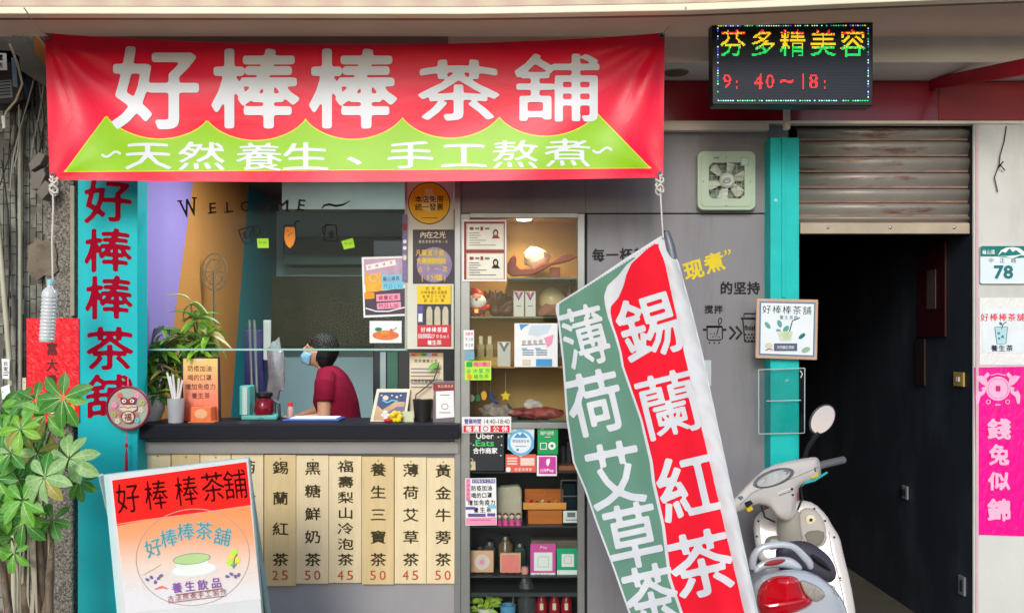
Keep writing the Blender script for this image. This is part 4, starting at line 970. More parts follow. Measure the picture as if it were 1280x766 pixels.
for cx, cy in ((588, 554), (592, 556), (627, 556), (626, 569), (623, 546), (627, 545)): q.disc(cx, cy, 1, 1, M['beige'])
q.build('print', t)
t, q = card('round_sticker', 'pale square sticker with a light blue ring badge', 'sticker', 634, 534, 668, 560, -.003, mat('pale_sticker', srgb(216, 226, 230), .4), corners=[(635, 534), (668, 534), (667, 560), (651, 571), (634.5, 561)])
q.disc(651, 553, 16.5, 16.5, mat('sky_blue_ring', srgb(104, 184, 220), .4)); q.disc(651, 553, 13, 13, mat('pale_badge', srgb(226, 236, 240), .4)); q.poly([(642, 547), (647, 541), (650, 544), (653, 540), (660, 547)], M['blue']); q.line('環境檢測合格', 642, 551, 660, 551, 3.4, 4.2, M['navy']); q.rect(644, 557, 658, 557.8, M['ggrey']); q.disc(647, 562, 1.6, 1.6, M['steelblue']); q.build('print', t)
t, q = card('green_sticker', 'bright green payment sticker above the magenta one', 'sticker', 672, 533, 697.5, 567.5, -.003, mat('payment_green', srgb(20, 160, 86), .4))
q.line('開戶送禮', 677.5, 541, 690, 541, 4.6, 5.4, M['paper']); q.rect(681, 545.5, 688, 546.3, M['paper']); q.frame(675, 553, 683.5, 561.5, 1, M['paper']); q.disc(690, 557, 4.8, 4.8, M['paper']); q.disc(690, 557, 2, 2, M['green']); q.rect(676, 535.5, 680, 536.3, M['paper']); q.build('print', t)
t, q = card('coral_sticker', 'coral red voucher sticker under the blue ring badge', 'sticker', 632, 567.5, 670, 590, -.0028, M['coral'])
for j in range(3): q.rect(634, 571.5 + j * 3.5, 646.5, 573.5 + j * 3.5, mat('pale_coral', srgb(246, 210, 196), .5))
q.rect(650.5, 572, 668, 581.5, MATS['pale_coral']); q.disc(635.5, 586.5, 3, 3, M['paper']); q.line('感謝消費券', 645, 586.5, 663, 586.5, 4, 4.6, M['paper']); q.build('print', t)
t, q = card('magenta_sticker', 'magenta mobile payment sticker with white leaf mark', 'sticker', 671, 569, 696, 594.5, -.0026, M['paper'])
q.rect(673.5, 570.5, 695, 592, M['magenta'], .0014); q.poly([(683, 574), (687, 572.5), (687.5, 577), (685, 583), (682.5, 579)], M['paper']); q.line('台灣', 677, 587.5, 681, 587.5, 4.4, 5, M['paper']); q.text('Pay', 688, 588, 9, 5, M['paper'], bold=.02, N=32); q.build('print', t)
# fifth shelf
z0 = SHZ['e']; solo(bx(698, 722, 582, z0, .06, .1), 'wooden_tray', mat('reddish_tray', srgb(170, 100, 66), .5, .1), 'small reddish wooden tray on the shelf behind the flag', 'tray', bevel=.004)
for j, cx in enumerate((704, 711, 718)): solo(bx(cx - 3, cx + 3, (558, 552, 562)[j], z0, .22, .04), 'dark_jar', mat('smoky_jar', srgb(74, 70, 78), .3, .2), ('short', 'tall', 'squat')[j] + ' smoky jar on the shelf behind the flag edge', 'jar', bevel=.006)
# sixth shelf
z0 = SHZ['f']
t, q = card('purple_poster', 'purple and white immunity tea poster on the lower showcase glass', 'poster', 581, 597, 620, 656, -.024, M['paper'], corners=[(581.5, 597.5), (620, 597), (621, 656), (582, 656.5)])
q.rect(582.5, 598, 588, 626, M['pink']); q.line('好棒棒茶舖', 585.2, 601, 585.2, 623, 4.6, 4.8, M['magenta'], rot=0); q.rect(590, 598.5, 619, 603.5, M['purple']); q.line('天然養生手工熬煮', 592, 601, 617, 601, 3.2, 3.8, M['paper'])
for j, s in enumerate(('防疫加油', '喝的口罩', '增加免疫力', '養生茶')): q.line(s, 592 - (j == 2) * 4 + (j == 3) * 3, 610 + j * 9, (612, 612, 616, 611)[j], 609.5 + j * 9, 6.4, 7.2, M['ink'], bold=.015, N=32)
q.rect(582, 633, 594, 636.5, M['purple']); q.rect(610, 631, 620, 635, M['cyan']); q.rect(585, 641.5, 607, 645.5, M['purple']); q.rect(609, 641, 619, 645, M['purple']); q.poly([(582.5, 647), (620, 646), (620.5, 655.5), (582.5, 655.5)], M['pink']); q.rect(588, 649, 614, 650, M['magenta']); q.build('print', t)
bg_ = thing('canvas_bag', 'beige canvas bag standing right of the purple poster', 'bag', ctr(636, z0, .12))
MB().prism([(620, 656), (621, 612), (626, 609), (648, 607), (652, 611), (653, 656)], .12, .08).build('bag_body', mat('beige_canvas', srgb(196, 184, 164), .8, .06, 20, .3), bg_, bevel=.012)
for k in range(4):
    d = thing('flower_doll', ('leftmost', 'second', 'third', 'rightmost')[k] + ' of the four tiny dolls with pink skirts before the canvas bag', 'doll', ctr(624 + k * 8, z0, .05), 'tiny pink dolls'); cx = ctr(624 + k * 8, z0, .05)
    MB().lathe(cx, [(.017, 0), (.016, .008), (.007, .03), (.001, .035)], 12).build('skirt', mat('doll_pink', srgb(226, 70, 150), .5), d, smooth=True); MB().ball(cx + Vector((0, 0, .046)), .012, .012, .014).build('head', mat('doll_face', srgb(236, 214, 196), .5), d, smooth=True); MB().ball(cx + Vector((0, .003, .053)), .0135, .012, .011).build('hair', M['brown'], d, smooth=True)
wbx = thing('wooden_chest', 'orange brown wooden chest with a raised tray of small things', 'chest', ctr(681, z0, .1)); ow = mat('orange_wood', srgb(196, 108, 44), .4, .12, 5, stretch=(1, 6, 6)); ow2 = mat('light_orange_wood', srgb(226, 150, 70), .4, .1, 5, stretch=(1, 6, 6))
bx(660, 703, 637, z0, .08, .14).build('drawer_box', ow, wbx, bevel=.003)
MB().box(X(654, .06), X(708, .06), .06, .075, Z(636.5, .06), Z(628, .06)).build('tray_front', ow2, wbx, bevel=.002); MB().box(X(654, .06), X(708, .06), .075, .24, Z(636.5, .06), Z(635, .06)).build('tray_floor', ow2, wbx)
tilt_l = MB().box(X(656, .2), X(707, .2), .235, .245, Z(630, .2), Z(612, .2)).build('lid', ow, wbx, bevel=.002); MB().ball(P(682, 616, .225), .006).build('knob', ow2, wbx, smooth=True)
for k, (px, m_) in enumerate(((662, M['red']), (669, M['wine']), (676, M['beige']), (684, M['brown']), (693, M['orange']))): solo(MB().tube([P(px - 3, 632, .13), P(px + 3, 625 + k % 2 * 2, .16)], .008, 8), 'trinket', m_, ('bright red', 'wine red', 'beige', 'dark brown', 'orange')[k] + ' little trinket lying in the tray of the chest', 'trinket', 'trinkets in the chest tray', smooth=True)
ln = thing('glass_lantern', 'black framed glass lantern in the right corner of the showcase', 'lantern', ctr(713, z0, .1))
lf = MB(); z1, z2 = Z(653, .1), Z(600, .1)
for a in (701.5, 723): lf.tube([P(a, 640, .09), P(a, 600, .09)], .004, 6)
for b in (600, 620, 640): lf.tube([P(701.5, b, .09), P(723, b, .09)], .004, 6)
lf.build('lantern_frame', M['steel'], ln); bx(704, 721, 604, z0, .11, .08).build('lantern_glass', mat('dark_lantern', srgb(20, 40, 48), .12), ln, bevel=.008)
t, q = card('white_label', 'small white label card before the glass lantern', 'label', 704, 638, 725, 653, .05, M['paper']); q.rect(709, 640, 719, 646, M['ggrey']); q.rect(707, 649, 722, 650, M['ggrey']); q.build('print', t)
# seventh shelf
z0 = SHZ['g']
for i, (a, b, tp_, col, col2) in enumerate(((588, 617, 688, 'peach', (220, 170, 140)), (625, 651, 691, 'salmon', (236, 130, 118)))):
    t = thing('display_tile', ('peach square tile with a pale round flower print', 'salmon pink square tile with a light wooden rim')[i], 'tile', ctr((a + b) / 2, z0, .07)); bx(a, b, tp_, z0 + .008, .07, .02).build('tile_body', mat(col + '_tile', srgb(226, 176, 140), .5), t, bevel=.003)
    for u in (.3, .7): MB().box(X(lerp(a, b, u), .07) - .008, X(lerp(a, b, u), .07) + .008, .06, .1, z0, z0 + .008).build('foot', M['dark'], t)
    q = Pr(.07)
    if i == 0: q.disc(602.5, 702, 9.5, 9.5, mat('pale_flower', srgb(232, 206, 206), .5)); q.disc(602.5, 702, 5.5, 5.5, M['beige']); q.disc(602.5, 702, 3, 3, M['pink'])
    else: q.rect(627, 693, 649.5, 715.5, mat('salmon_print', srgb(238, 132, 122), .5, .12, 12))
    q.build('print', t)
solo(MB().lathe(ctr(656, z0, .08), [(.001, 0), (.018, 0), (.021, .012), (.017, .035), (.001, .04)], 16), 'round_jar', mat('rose_jar', srgb(220, 150, 140), .4), 'tiny rose coloured round jar between tile and magenta card', 'jar', smooth=True)
solo(bx(664, 722, 675, z0, .2, .1), 'cardboard_box', mat('grey_brown_card', srgb(120, 106, 94), .7, .1), 'grey brown cardboard box behind the payment cards', 'box', bevel=.002)
t = thing('payment_card', 'magenta payment stand card with a white panel', 'card', ctr(679, z0, .06)); bx(663, 694.5, 679, z0, .06, .006).build('card_board', mat('magenta_card', srgb(216, 82, 160), .45), t); q = Pr(.06)
q.rect(667.5, 690, 690.5, 713, M['paper']); q.frame(672, 695, 686, 708.5, .8, mat('faint_grey_print', srgb(196, 196, 198), .5)); q.rect(663.5, 715.5, 694, 720, M['paper']); q.line('掃碼支付', 670, 718, 684, 718, 3.6, 3.4, M['wine']); q.text('Pay', 680, 684, 9, 4, M['paper']); q.build('print', t)
t = thing('payment_card', 'green payment stand card with a white panel', 'card', ctr(710, z0, .06)); bx(696, 725, 685, z0, .062, .006).build('card_board', mat('jade_card', srgb(30, 168, 122), .45), t); q = Pr(.062)
q.rect(702, 692, 717.5, 708, M['paper']); q.frame(705, 695, 714.5, 704, .8, MATS['faint_grey_print']); q.rect(696.5, 712, 724.5, 719, M['paper']); q.build('print', t)

# =================================================================== LEAVES AND PLANTS
def leafmat(n, c, c2): return translucent(mat(n, srgb(*c), .4, rgb2=srgb(*c2), scale=14), .18, srgb(130, 190, 60))
def leaf_mesh(name, shape, fold, droop, m, rib=None, n=8, ribw=.03):
    """blade along +X, face up +Z; shape(t) half width"""
    me = bpy.data.meshes.new(name); vs = []; fs = []; mi = []
    for i in range(n + 1):
        t = i / n; hw = shape(t); z = -droop * t * t; x = t * (1 - droop * .25 * t)
        vs += [(x, -hw, z + fold * hw), (x, -max(ribw * (1 - t), .004) if rib else -.004, z), (x, max(ribw * (1 - t), .004) if rib else .004, z), (x, hw, z + fold * hw)]
    for i in range(n):
        for k in range(3): fs.append((4 * i + k, 4 * i + k + 1, 4 * i + 5 + k, 4 * i + 4 + k)); mi.append(1 if (k == 1 and rib) else 0)
    me.from_pydata(vs, [], fs); me.materials.append(m)
    if rib: me.materials.append(rib)
    me.polygons.foreach_set('material_index', mi); me.shade_smooth(); me.update(); return me
def frame_m(pos, d, nrm, s):
    x = Vector(d).normalized(); z = Vector(nrm); z = (z - x * z.dot(x)).normalized(); y = z.cross(x)
    return Matrix(((x.x, y.x, z.x, pos[0]), (x.y, y.y, z.y, pos[1]), (x.z, y.z, z.z, pos[2]), (0, 0, 0, 1))) @ Matrix.Scale(s, 4)
obov = lambda t: .21 * math.sin(math.pi * min(1, t ** 1.15)) ** .75 * (.7 + .5 * t) + .004
lanc = lambda t: .125 * math.sin(math.pi * t ** .8) ** .8 + .003
ribm = mat('leaf_rib', srgb(190, 215, 150), .5)
SL = [leaf_mesh('schefflera_leaf_a', obov, .25, .28, leafmat('fresh_leaf', (80, 150, 50), (126, 188, 72)), ribm, ribw=.013), leaf_mesh('schefflera_leaf_b', obov, .3, .38, leafmat('pale_leaf', (122, 168, 100), (174, 206, 140)), ribm, ribw=.013), leaf_mesh('schefflera_leaf_c', obov, .22, .22, leafmat('dark_leaf', (48, 116, 46), (84, 150, 60)), ribm, ribw=.012), leaf_mesh('schefflera_leaf_d', obov, .25, .3, leafmat('lime_leaf', (104, 164, 34), (146, 196, 58)), ribm, ribw=.013)]
tree = thing('schefflera_tree', 'green umbrella leaved shrub growing at the lower left beside the teal board', 'shrub', (X(40, -.75), -.75, 0))
rn = random.Random(11)
bark = stains(mat('grey_brown_bark', srgb(120, 104, 86), .8, .2, 20, .5, 60, stretch=(3, 3, .6)), srgb(70, 56, 44), 14, .5, .65, .7)
clusters = [(79, 497, -.92, 42, 2, 8, 10), (56, 596, -1.0, 40, 1, 8, 0), (86, 573, -.9, 42, 1, 8, 20), (26, 536, -.96, 32, 3, 7, 0), (58, 518, -.84, 36, 0, 7, 30), (14, 566, -.92, 34, 1, 7, 15), (-4, 598, -.9, 36, 0, 8, 0), (28, 625, -.98, 36, 0, 7, -10), (44, 500, -.8, 30, 2, 7, 40), (4, 540, -.82, 28, 2, 7, 5), (30, 652, -.85, 34, 2, 7, 20), (-20, 640, -.9, 40, 2, 8, 0), (66, 650, -.8, 30, 2, 6, 60), (8, 632, -.86, 34, 0, 7, 0), (46, 566, -.78, 34, 2, 8, 12), (100, 600, -.78, 30, 2, 7, 44), (-30, 560, -.8, 40, 0, 8, 0), (18, 690, -.78, 26, 0, 6, 30), (8, 560, -.75, 30, 2, 7, 0), (-40, 500, -.8, 40, 2, 8, 0), (38, 640, -.95, 22, 3, 6, 0), (22, 598, -.8, 34, 2, 8, 3), (-14, 680, -.8, 34, 0, 7, 0), (20, 520, -.76, 28, 0, 7, 3)]
SL.append(leaf_mesh('schefflera_leaf_e', obov, .3, .42, leafmat('tired_leaf', (150, 150, 60), (186, 160, 90)), ribm, ribw=.013))
for k in range(9): clusters.append((rn.uniform(-40, 92), rn.uniform(490, 690), rn.uniform(-.80, -.66), rn.uniform(24, 34), rn.choice((2, 2, 0)), 7, rn.uniform(0, 50)))
tk = MB(); stems = []
base = Vector((X(42, -.7), -.7, 0))
for k, (dx, top) in enumerate(((-.07, 690), (-.02, 640), (.02, 660), (.05, 700), (-.11, 650), (.0, 600), (.07, 680))):
    pts = [base + Vector((dx * .6, k % 3 * .03 - .03, 0))]
    for j in range(1, 9):
        f = j / 8; pts.append(base + Vector((dx * (.6 + f) + .02 * math.sin(f * 5 + k), k % 3 * .03 - .03 + .015 * math.cos(f * 6 + k), lerp(0, Z(top, -.75), f))))
    tk.tube(pts, [lerp(.026, .010, j / 8) for j in range(9)], 8)
    stems.append(pts[-1])
tk.build('trunk', bark, tree, smooth=True, ang=180)
aer = MB()
for k in range(9):
    px = rn.uniform(14, 68); a = P(px, rn.uniform(600, 650), -.72); aer.tube([a, a + Vector((rn.uniform(-.02, .02), .01, -.4)), a + Vector((rn.uniform(-.05, .05), .02, -1.0))], [.006, .005, .007], 6)
aer.build('aerial_roots', mat('pale_aerial_root', srgb(178, 168, 150), .7, .12), tree, smooth=True, kind='stuff')
tw = MB()
for (cx, cy, yy, r, mi, n, off) in clusters:
    c = P(cx, cy, yy); L_ = r / F * (4.5 + yy) * .86; b0 = min(stems, key=lambda s: (s - c).length)
    tw.tube([b0, lerp(b0, c, .5) + Vector((0, .03, .05)), c + Vector((0, .02, -.01))], [.006, .004, .003], 6)
    N = Vector((rn.uniform(-.3, .3), -1, rn.uniform(.1, .6))).normalized(); a1 = N.cross(Vector((0, 0, 1))).normalized(); a2 = a1.cross(N)
    for k in range(n):
        a = 2 * math.pi * (k + rn.uniform(-.18, .18)) / n + R(off); d = (a1 * math.cos(a) + a2 * math.sin(a)) + N * rn.uniform(.0, .35) + Vector((0, 0, -.12))
        m_ = mi if rn.random() < .82 else rn.choice((0, 2, 2, 4))
        place('leaf', SL[m_], frame_m(c + d.normalized() * .008, d, N + Vector((rn.uniform(-.25, .25), 0, rn.uniform(-.2, .25))), L_ * rn.uniform(.8, 1.1) * (1.12 if a % 6.28 > 3.3 else 1)), tree)
tw.build('twigs', mat('green_twig', srgb(110, 130, 70), .6), tree, smooth=True, kind='stuff')
solo(MB().tube([P(9, 716, -.62), P(8, 766, -.62), P(6, 860, -.62)], .013, 10), 'orange_stick', mat('orange_stick_paint', srgb(216, 140, 44), .5, .1), 'orange stick standing behind the shrub at the lower left corner', 'stick', smooth=True)
tpot = solo(MB().lathe(base, [(.001, .0), (.17, 0), (.2, .3), (.21, .3), (.21, .33), (.18, .33), (.17, .29), (.001, .29)], 24), 'tree_pot', mat('terracotta_pot', srgb(150, 92, 66), .8, .1), 'round terracotta tub holding the umbrella leaved shrub', 'pot', smooth=True)

# ---- dracaena pots on the counter
DL = [leaf_mesh('strap_leaf_a', lanc, .5, .5, leafmat('dracaena_green', (84, 130, 50), (130, 164, 70))), leaf_mesh('strap_leaf_b', lanc, .5, .65, leafmat('dracaena_dark', (44, 84, 38), (74, 112, 50))), leaf_mesh('strap_leaf_c', lanc, .5, .5, leafmat('dracaena_bright', (130, 180, 40), (170, 208, 70))), leaf_mesh('strap_leaf_d', lanc, .6, .7, leafmat('dry_tan_leaf', (176, 140, 84), (206, 178, 120)))]
CT = Z(530, -.1)
def bamboo(name, label, base, heads, seed, group=None):
    t = thing(name, label, 'plant', base); r_ = random.Random(seed); st = MB()
    for (px, py, yy, rr, n, w_) in heads:
        c = P(px, py, yy); b0 = Vector((base[0] + r_.uniform(-.03, .03), base[1] + r_.uniform(-.03, .03), CT + .10)); st.tube([b0, lerp(b0, c, .5) + Vector((.01, 0, 0)), c], [.008, .007, .005], 7)
        for k in range(int(n * 1.7)):
            a = r_.uniform(0, 2 * math.pi); d = Vector((math.cos(a), math.sin(a) * .7, r_.uniform(-.7, .9))); m_ = r_.choices((0, 1, 2, 3), w_)[0]
            place('leaf', DL[m_], frame_m(c + Vector((0, 0, r_.uniform(-.02, .02))), d, Vector((0, -.3, 1)), rr / F * (4.5 + yy) * r_.uniform(.85, 1.35)), t)
    st.build('stems', mat('bamboo_stem', srgb(96, 120, 50), .5, .15, 20), t, smooth=True)
    return t
pb = Vector((X(187, .12), .12, CT))
bamboo('lucky_bamboo', 'dense dark green strap leaved plant in the white quilted pot', pb, [(190, 455, .13, 30, 12, (4, 6, 1, 1)), (200, 440, .16, 32, 12, (4, 6, 1, 1)), (186, 480, .10, 24, 12, (4, 5, 2, 1)), (208, 470, .14, 26, 10, (4, 3, 3, 2)), (196, 495, .10, 22, 12, (5, 3, 3, 1)), (178, 470, .16, 22, 9, (3, 6, 1, 0))], 4)
solo(MB().lathe(pb, [(.001, 0), (.055, 0), (.075, .05), (.078, .09), (.07, .135), (.072, .14), (.064, .14), (.06, .12), (.001, .115)], 28), 'quilted_pot', mat('white_quilted_ceramic', srgb(214, 206, 200), .5, .06, 10, .5, 30), 'white quilted ceramic pot at the left end of the counter', 'pot', smooth=True)
b2 = Vector((X(248, .2), .2, CT))
bamboo('dracaena', 'tall light green dracaena behind the orange gradient sign', b2, [(246, 400, .2, 30, 12, (5, 1, 6, 3)), (232, 425, .2, 30, 10, (4, 2, 3, 4)), (252, 425, .18, 32, 12, (5, 1, 6, 3)), (262, 420, .2, 26, 8, (5, 1, 4, 4)), (238, 380, .2, 24, 5, (2, 1, 2, 4)), (226, 450, .17, 26, 8, (4, 3, 2, 2)), (214, 430, .18, 28, 9, (4, 2, 3, 2)), (246, 440, .15, 26, 8, (4, 1, 4, 3)), (204, 415, .2, 24, 6, (3, 1, 2, 4))], 9)
solo(MB().lathe(b2 + Vector((0, .03, 0)), [(.001, 0), (.05, 0), (.06, .11), (.052, .11), (.001, .1)], 20), 'glass_vase', mat('smoky_vase', srgb(96, 90, 84), .2), 'dim round vase hidden behind the orange gradient sign', 'vase', smooth=True)

# =================================================================== COUNTER ITEMS
def on(px0, px1, top, y, th, z0=CT): return MB().box(X(px0, y), X(px1, y), y, y + th, z0, Z(top, y))
t = thing('frosted_cup', 'frosted cup full of white straws beside the quilted pot', 'cup', Vector((X(220, .0), .0, CT)))
fz = mat('frosted_plastic', srgb(206, 206, 210), .5, .04, trans=.35); cc = Vector((X(220, 0), 0.0, CT))
MB().lathe(cc, [(.001, 0), (.038, 0), (.044, .125), (.041, .125), (.036, .006), (.001, .006)], 24).build('cup_body', fz, t, smooth=True)
for k, (dx, dz) in enumerate(((-.05, .26), (-.02, .25), (.012, .23), (-.035, .24), (.03, .22))):
    MB().tube([cc + Vector((dx * -.2, .01 * (k % 2), .01)), cc + Vector((dx, .01, dz))], .0055, 8).build('straw', mat('white_straw', srgb(228, 222, 220), .4), t, smooth=True)
t = thing('gradient_sign', 'framed orange gradient sign listing health tea on the counter', 'sign', Vector((X(250, .08), .08, CT)))
gb = MB().prism([(226, 531), (227, 446), (274, 446), (276, 529)], .08, .012); gb.build('frame', M['black'], t, bevel=.002)
q = Pr(.08); z_a = Z(530, .08) - CT; z_b = Z(446, .08) - CT
q.poly([(229, 531), (229, 448), (272, 448), (273, 529)], bands_z('orange_gradient_print', [(z_a, srgb(240, 96, 60)), (lerp(z_a, z_b, .45), srgb(240, 140, 110)), (z_b, srgb(238, 204, 120))]))
for j, s in enumerate(('防疫加油', '喝的口罩', '增加免疫力', '養生茶')): q.line(s, (238, 238, 235, 243)[j], 460.5 + j * 11.3, (261, 261, 266, 259)[j], 460.5 + j * 11.3, 7.6, 8, M['brown'], bold=.012, N=32)
q.disc(250, 450, 4, 2, M['beige']); q.build('print', t)
t = thing('candle_box', 'small orange cube box with a painted glow standing before the gradient sign', 'box', Vector((X(250, .0), .0, CT))); on(238, 264, 508, .0, .07).build('box_body', mat('orange_box', srgb(240, 120, 70), .4, .12, 12), t, bevel=.006); on(235, 267, 527, -.01, .08, CT).build('box_foot', mat('amber_wood', srgb(200, 130, 60), .5), t); q = Pr(0.0); q.disc(251, 517, 8, 6, mat('painted_glow', srgb(250, 176, 130), .5)); q.build('print', t)  # the box's glow is put into the colour as a paler disc
# brewer
t = thing('tea_brewer', 'turquoise drip tea brewer with a red filled glass jug', 'brewer', Vector((X(326, .15), .15, CT))); tq = mat('turquoise_enamel', srgb(90, 170, 160), .35, .05)
on(301, 346, 519, .14, .14).build('base', tq, t, bevel=.008); on(299, 312, 482, .16, .1, Z(519, .16)).build('column', tq, t, bevel=.006); on(303, 309, 484, .15, .01, Z(518, .16)).build('column_face', mat('silver_strip', srgb(190, 200, 196), .3), t)
jc = Vector((X(327, .15), .2, Z(519, .15) - .01)); MB().lathe(jc, [(.001, .0), (.04, 0), (.055, .03), (.05, .075), (.034, .10), (.001, .10)], 24).build('jug', mat('red_tea_jug', srgb(120, 20, 32), .15, .15, 20), t, smooth=True)
MB().lathe(jc + Vector((0, 0, .10)), [(.034, 0), (.045, .012), (.045, .03), (.001, .034)], 20).build('jug_lid', M['black'], t, smooth=True); MB().tube([jc + Vector((.05, -.01, .09)), jc + Vector((.085, -.02, .07)), jc + Vector((.09, -.02, .0)), jc + Vector((.07, -.01, -.01))], .008, 8).build('jug_handle', M['black'], t, smooth=True)
q = Pr(.14); q.ring(326, 525, 4, 2.4, 1, M['tealink']); q.build('print', t)
for cx, nm in ((316, 'left'), (322, 'right')): solo(MB().tube([P(cx, 515, .3), P(cx - 4, 400, .32)], .008, 8), 'steel_tube', M['alu'], nm + ' slim metal tube rising behind the turquoise brewer', 'tube', smooth=True)
solo(MB().box(X(305, .9), X(329, .9), .9, 1.0, 1.19, Z(412, .9)), 'purple_cooler', mat('navy_purple_box', srgb(52, 50, 104), .5, .06), 'narrow dark purple box on the teal wall side of the kitchen', 'box', bevel=.01)
solo(MB().box(X(329, .88), X(338, .88), .88, .9, 1.5, Z(400, .88)), 'white_dispenser', mat('pale_dispenser', srgb(190, 190, 184), .5), 'pale vertical dispenser strip beside the purple box', 'dispenser', bevel=.004)
t = thing('plastic_bag', 'crumpled clear plastic bag hanging beside the brewer', 'bag', P(345, 500, .6)); bgm = MB().ball(P(345, 462, .62), .055, .04, .17, n=20); cc = P(345, 462, .62)
for i, v in enumerate(bgm.v): bgm.v[i] = cc + (v - cc) * (1 + .5 * noise.noise(v * 22))
bgm.build('bag_film', mat('pale_film', srgb(150, 146, 150), .25, .15, 20, .5, 40), t, smooth=True)
t = thing('blue_tray', 'shiny blue tray with white papers on the counter before the woman', 'tray', Vector((X(388, .1), .1, CT))); MB().box(X(353, .05), X(424, .05), .05, .22, CT + .001, CT + .012).build('tray_body', mat('blue_tray_plastic', srgb(50, 90, 170), .3), t, bevel=.004); MB().box(X(362, .06), X(420, .06), .06, .2, CT + .013, CT + .017).build('paper', M['paper'], t)
t = thing('spice_bottle', 'little clear bottle with red cap left of the woman', 'bottle', Vector((X(363, .27), .27, CT))); c_ = Vector((X(363, .27), .27, CT)); MB().lathe(c_, [(.001, 0), (.017, 0), (.018, .05), (.012, .065), (.001, .066)], 16).build('bottle_body', mat('pinkish_bottle', srgb(200, 160, 150), .2), t, smooth=True); MB().lathe(c_ + Vector((0, 0, .066)), [(.001, .02), (.012, .02), (.013, 0), (.001, 0)], 16).build('cap', M['red'], t, smooth=True)
t = thing('picture_frame', 'cream framed night sky painting leaning on the counter', 'picture', Vector((X(487, .1), .1, CT))); fo = [(462, 529), (471, 486), (513, 486), (507, 529)]; MB().prism(fo, plane3((462, 529, .06), (507, 529, .06), (513, 486, .12)), .012).build('frame', mat('cream_frame', srgb(226, 214, 186), .5), t, bevel=.003)
q = Pr(plane3((462, 529, .06), (507, 529, .06), (513, 486, .12))); q.poly([(467, 525), (474, 490), (509, 490), (504, 525)], mat('night_blue_print', srgb(44, 66, 112), .5, .25, 30)); q.poly([(468, 523), (471, 506), (478, 512), (486, 507), (494, 502), (506, 502), (504, 525), (467, 525)], mat('sandy_print', srgb(196, 160, 120), .5, .15, 20)); q.poly([(478, 524), (486, 514), (496, 508), (505, 508), (504, 525)], mat('mauve_print', srgb(110, 96, 140), .5, .1))
for cx, cy, r_ in ((482, 497, 3), (490, 494, 1), (496, 496, 1.4), (501, 494, .9), (477, 494, .9)): q.disc(cx, cy, r_ * 1.2, r_, M['beige'])
q.stroke([(478, 500), (484, 503), (490, 500), (497, 501)], 1.3, M['cyan']); q.build('print', t)
t = thing('yellow_flower', 'bright yellow and white artificial flower on the counter before the picture', 'flower', Vector((X(494, .0), .0, CT)))
fc_ = Vector((X(495, 0), 0.0, CT + .03))
for k in range(7): a = k * .9; MB().ball(fc_ + Vector((.02 * math.cos(a), .012 * math.sin(a * 2), .02 * math.sin(a))), .017, .009, .012).build('petal', mat('petal_yellow', srgb(246, 206, 20), .5), t, smooth=True)
for k in range(4): MB().ball(fc_ + Vector((-.055 + .01 * math.cos(k * 1.6), 0, .006 + .014 * math.sin(k * 1.6))), .014, .009, .012).build('white_petal', wh, t, smooth=True)
MB().ball(fc_ + Vector((-.04, -.01, -.018)), .022, .012, .01).build('red_petal', rdp, t, smooth=True); on(489, 504, 527, -.015, .03, CT).build('foot', M['black'], t)
t, q = card('small_card', 'pale green little card beside the yellow flower', 'card', 503, 514, 517, 530, .03, mat('pale_green_card', srgb(206, 214, 176), .5)); q.frame(504, 515, 516, 529, .8, M['beige']); q.build('print', t)
t = thing('flower_pot', 'black pot with one bare twig and a green leaf', 'plant', Vector((X(528, .08), .08, CT))); pc = Vector((X(528, .08), .1, CT)); MB().lathe(pc, [(.001, 0), (.042, 0), (.054, .115), (.048, .115), (.001, .1)], 20).build('pot', mat('black_pot', srgb(36, 34, 36), .4), t, smooth=True)
MB().tube([P(519, 500, .1), P(520, 493, .1), P(532, 484, .1), P(542, 475, .1), P(546, 464, .1), P(549, 452, .1)], [.004, .004, .004, .004, .004, .002], 6).build('twig', mat('twig_brown', srgb(90, 76, 54), .7), t, smooth=True)
place('leaf', SL[0], frame_m(P(534, 463, .1), Vector((.8, -.2, .6)), Vector((0, -1, .3)), .075), t)
t, q = card('certificate_poster', 'beige notice with a colourful top strip behind the black pot', 'poster', 512, 441, 554, 522, .14, M['beige'])
for k, m_ in enumerate((M['coral'], M['orange'], M['green'], M['lav'], M['coral'], M['beige'])): q.rect(513 + k * 6.8, 441.5, 519.8 + k * 6.8, 445, m_)
q.line('政府機關公告', 520, 451, 545, 451, 4, 4.5, M['ink'])
for j in range(6): q.rect(513.5, 460 + j * 4.6, 513.5 + (38, 36, 30, 39, 34, 26)[j], 461.3 + j * 4.6, M['ggrey'])
q.line('好棒棒茶舖養生', 515, 476, 542, 476, 4.2, 4.6, M['ink']); q.build('print', t)
t = thing('card_stand', 'clear stand with red header holding a white price card', 'stand', Vector((X(557, .02), .02, CT))); MB().prism([(541, 529), (542, 476), (571, 476), (569, 529)], .02, .02).build('stand_body', mat('clear_stand_plastic', srgb(150, 140, 146), .2, trans=.5), t, bevel=.002)
q = Pr(.02); q.poly([(541.5, 488), (541.5, 479), (572, 479), (572, 488)], M['wine']); q.line('飲品價目表', 549, 482.5, 565, 482.5, 3.6, 4.2, M['beige']); q.poly([(545, 523), (545, 489), (567, 488), (568, 521)], M['paper']); q.ring(556, 508, 4, 3.4, .8, M['ggrey']); q.rect(550, 493, 562, 494, M['ggrey']); q.rect(549, 515, 563, 516, M['ggrey']); q.build('print', t)

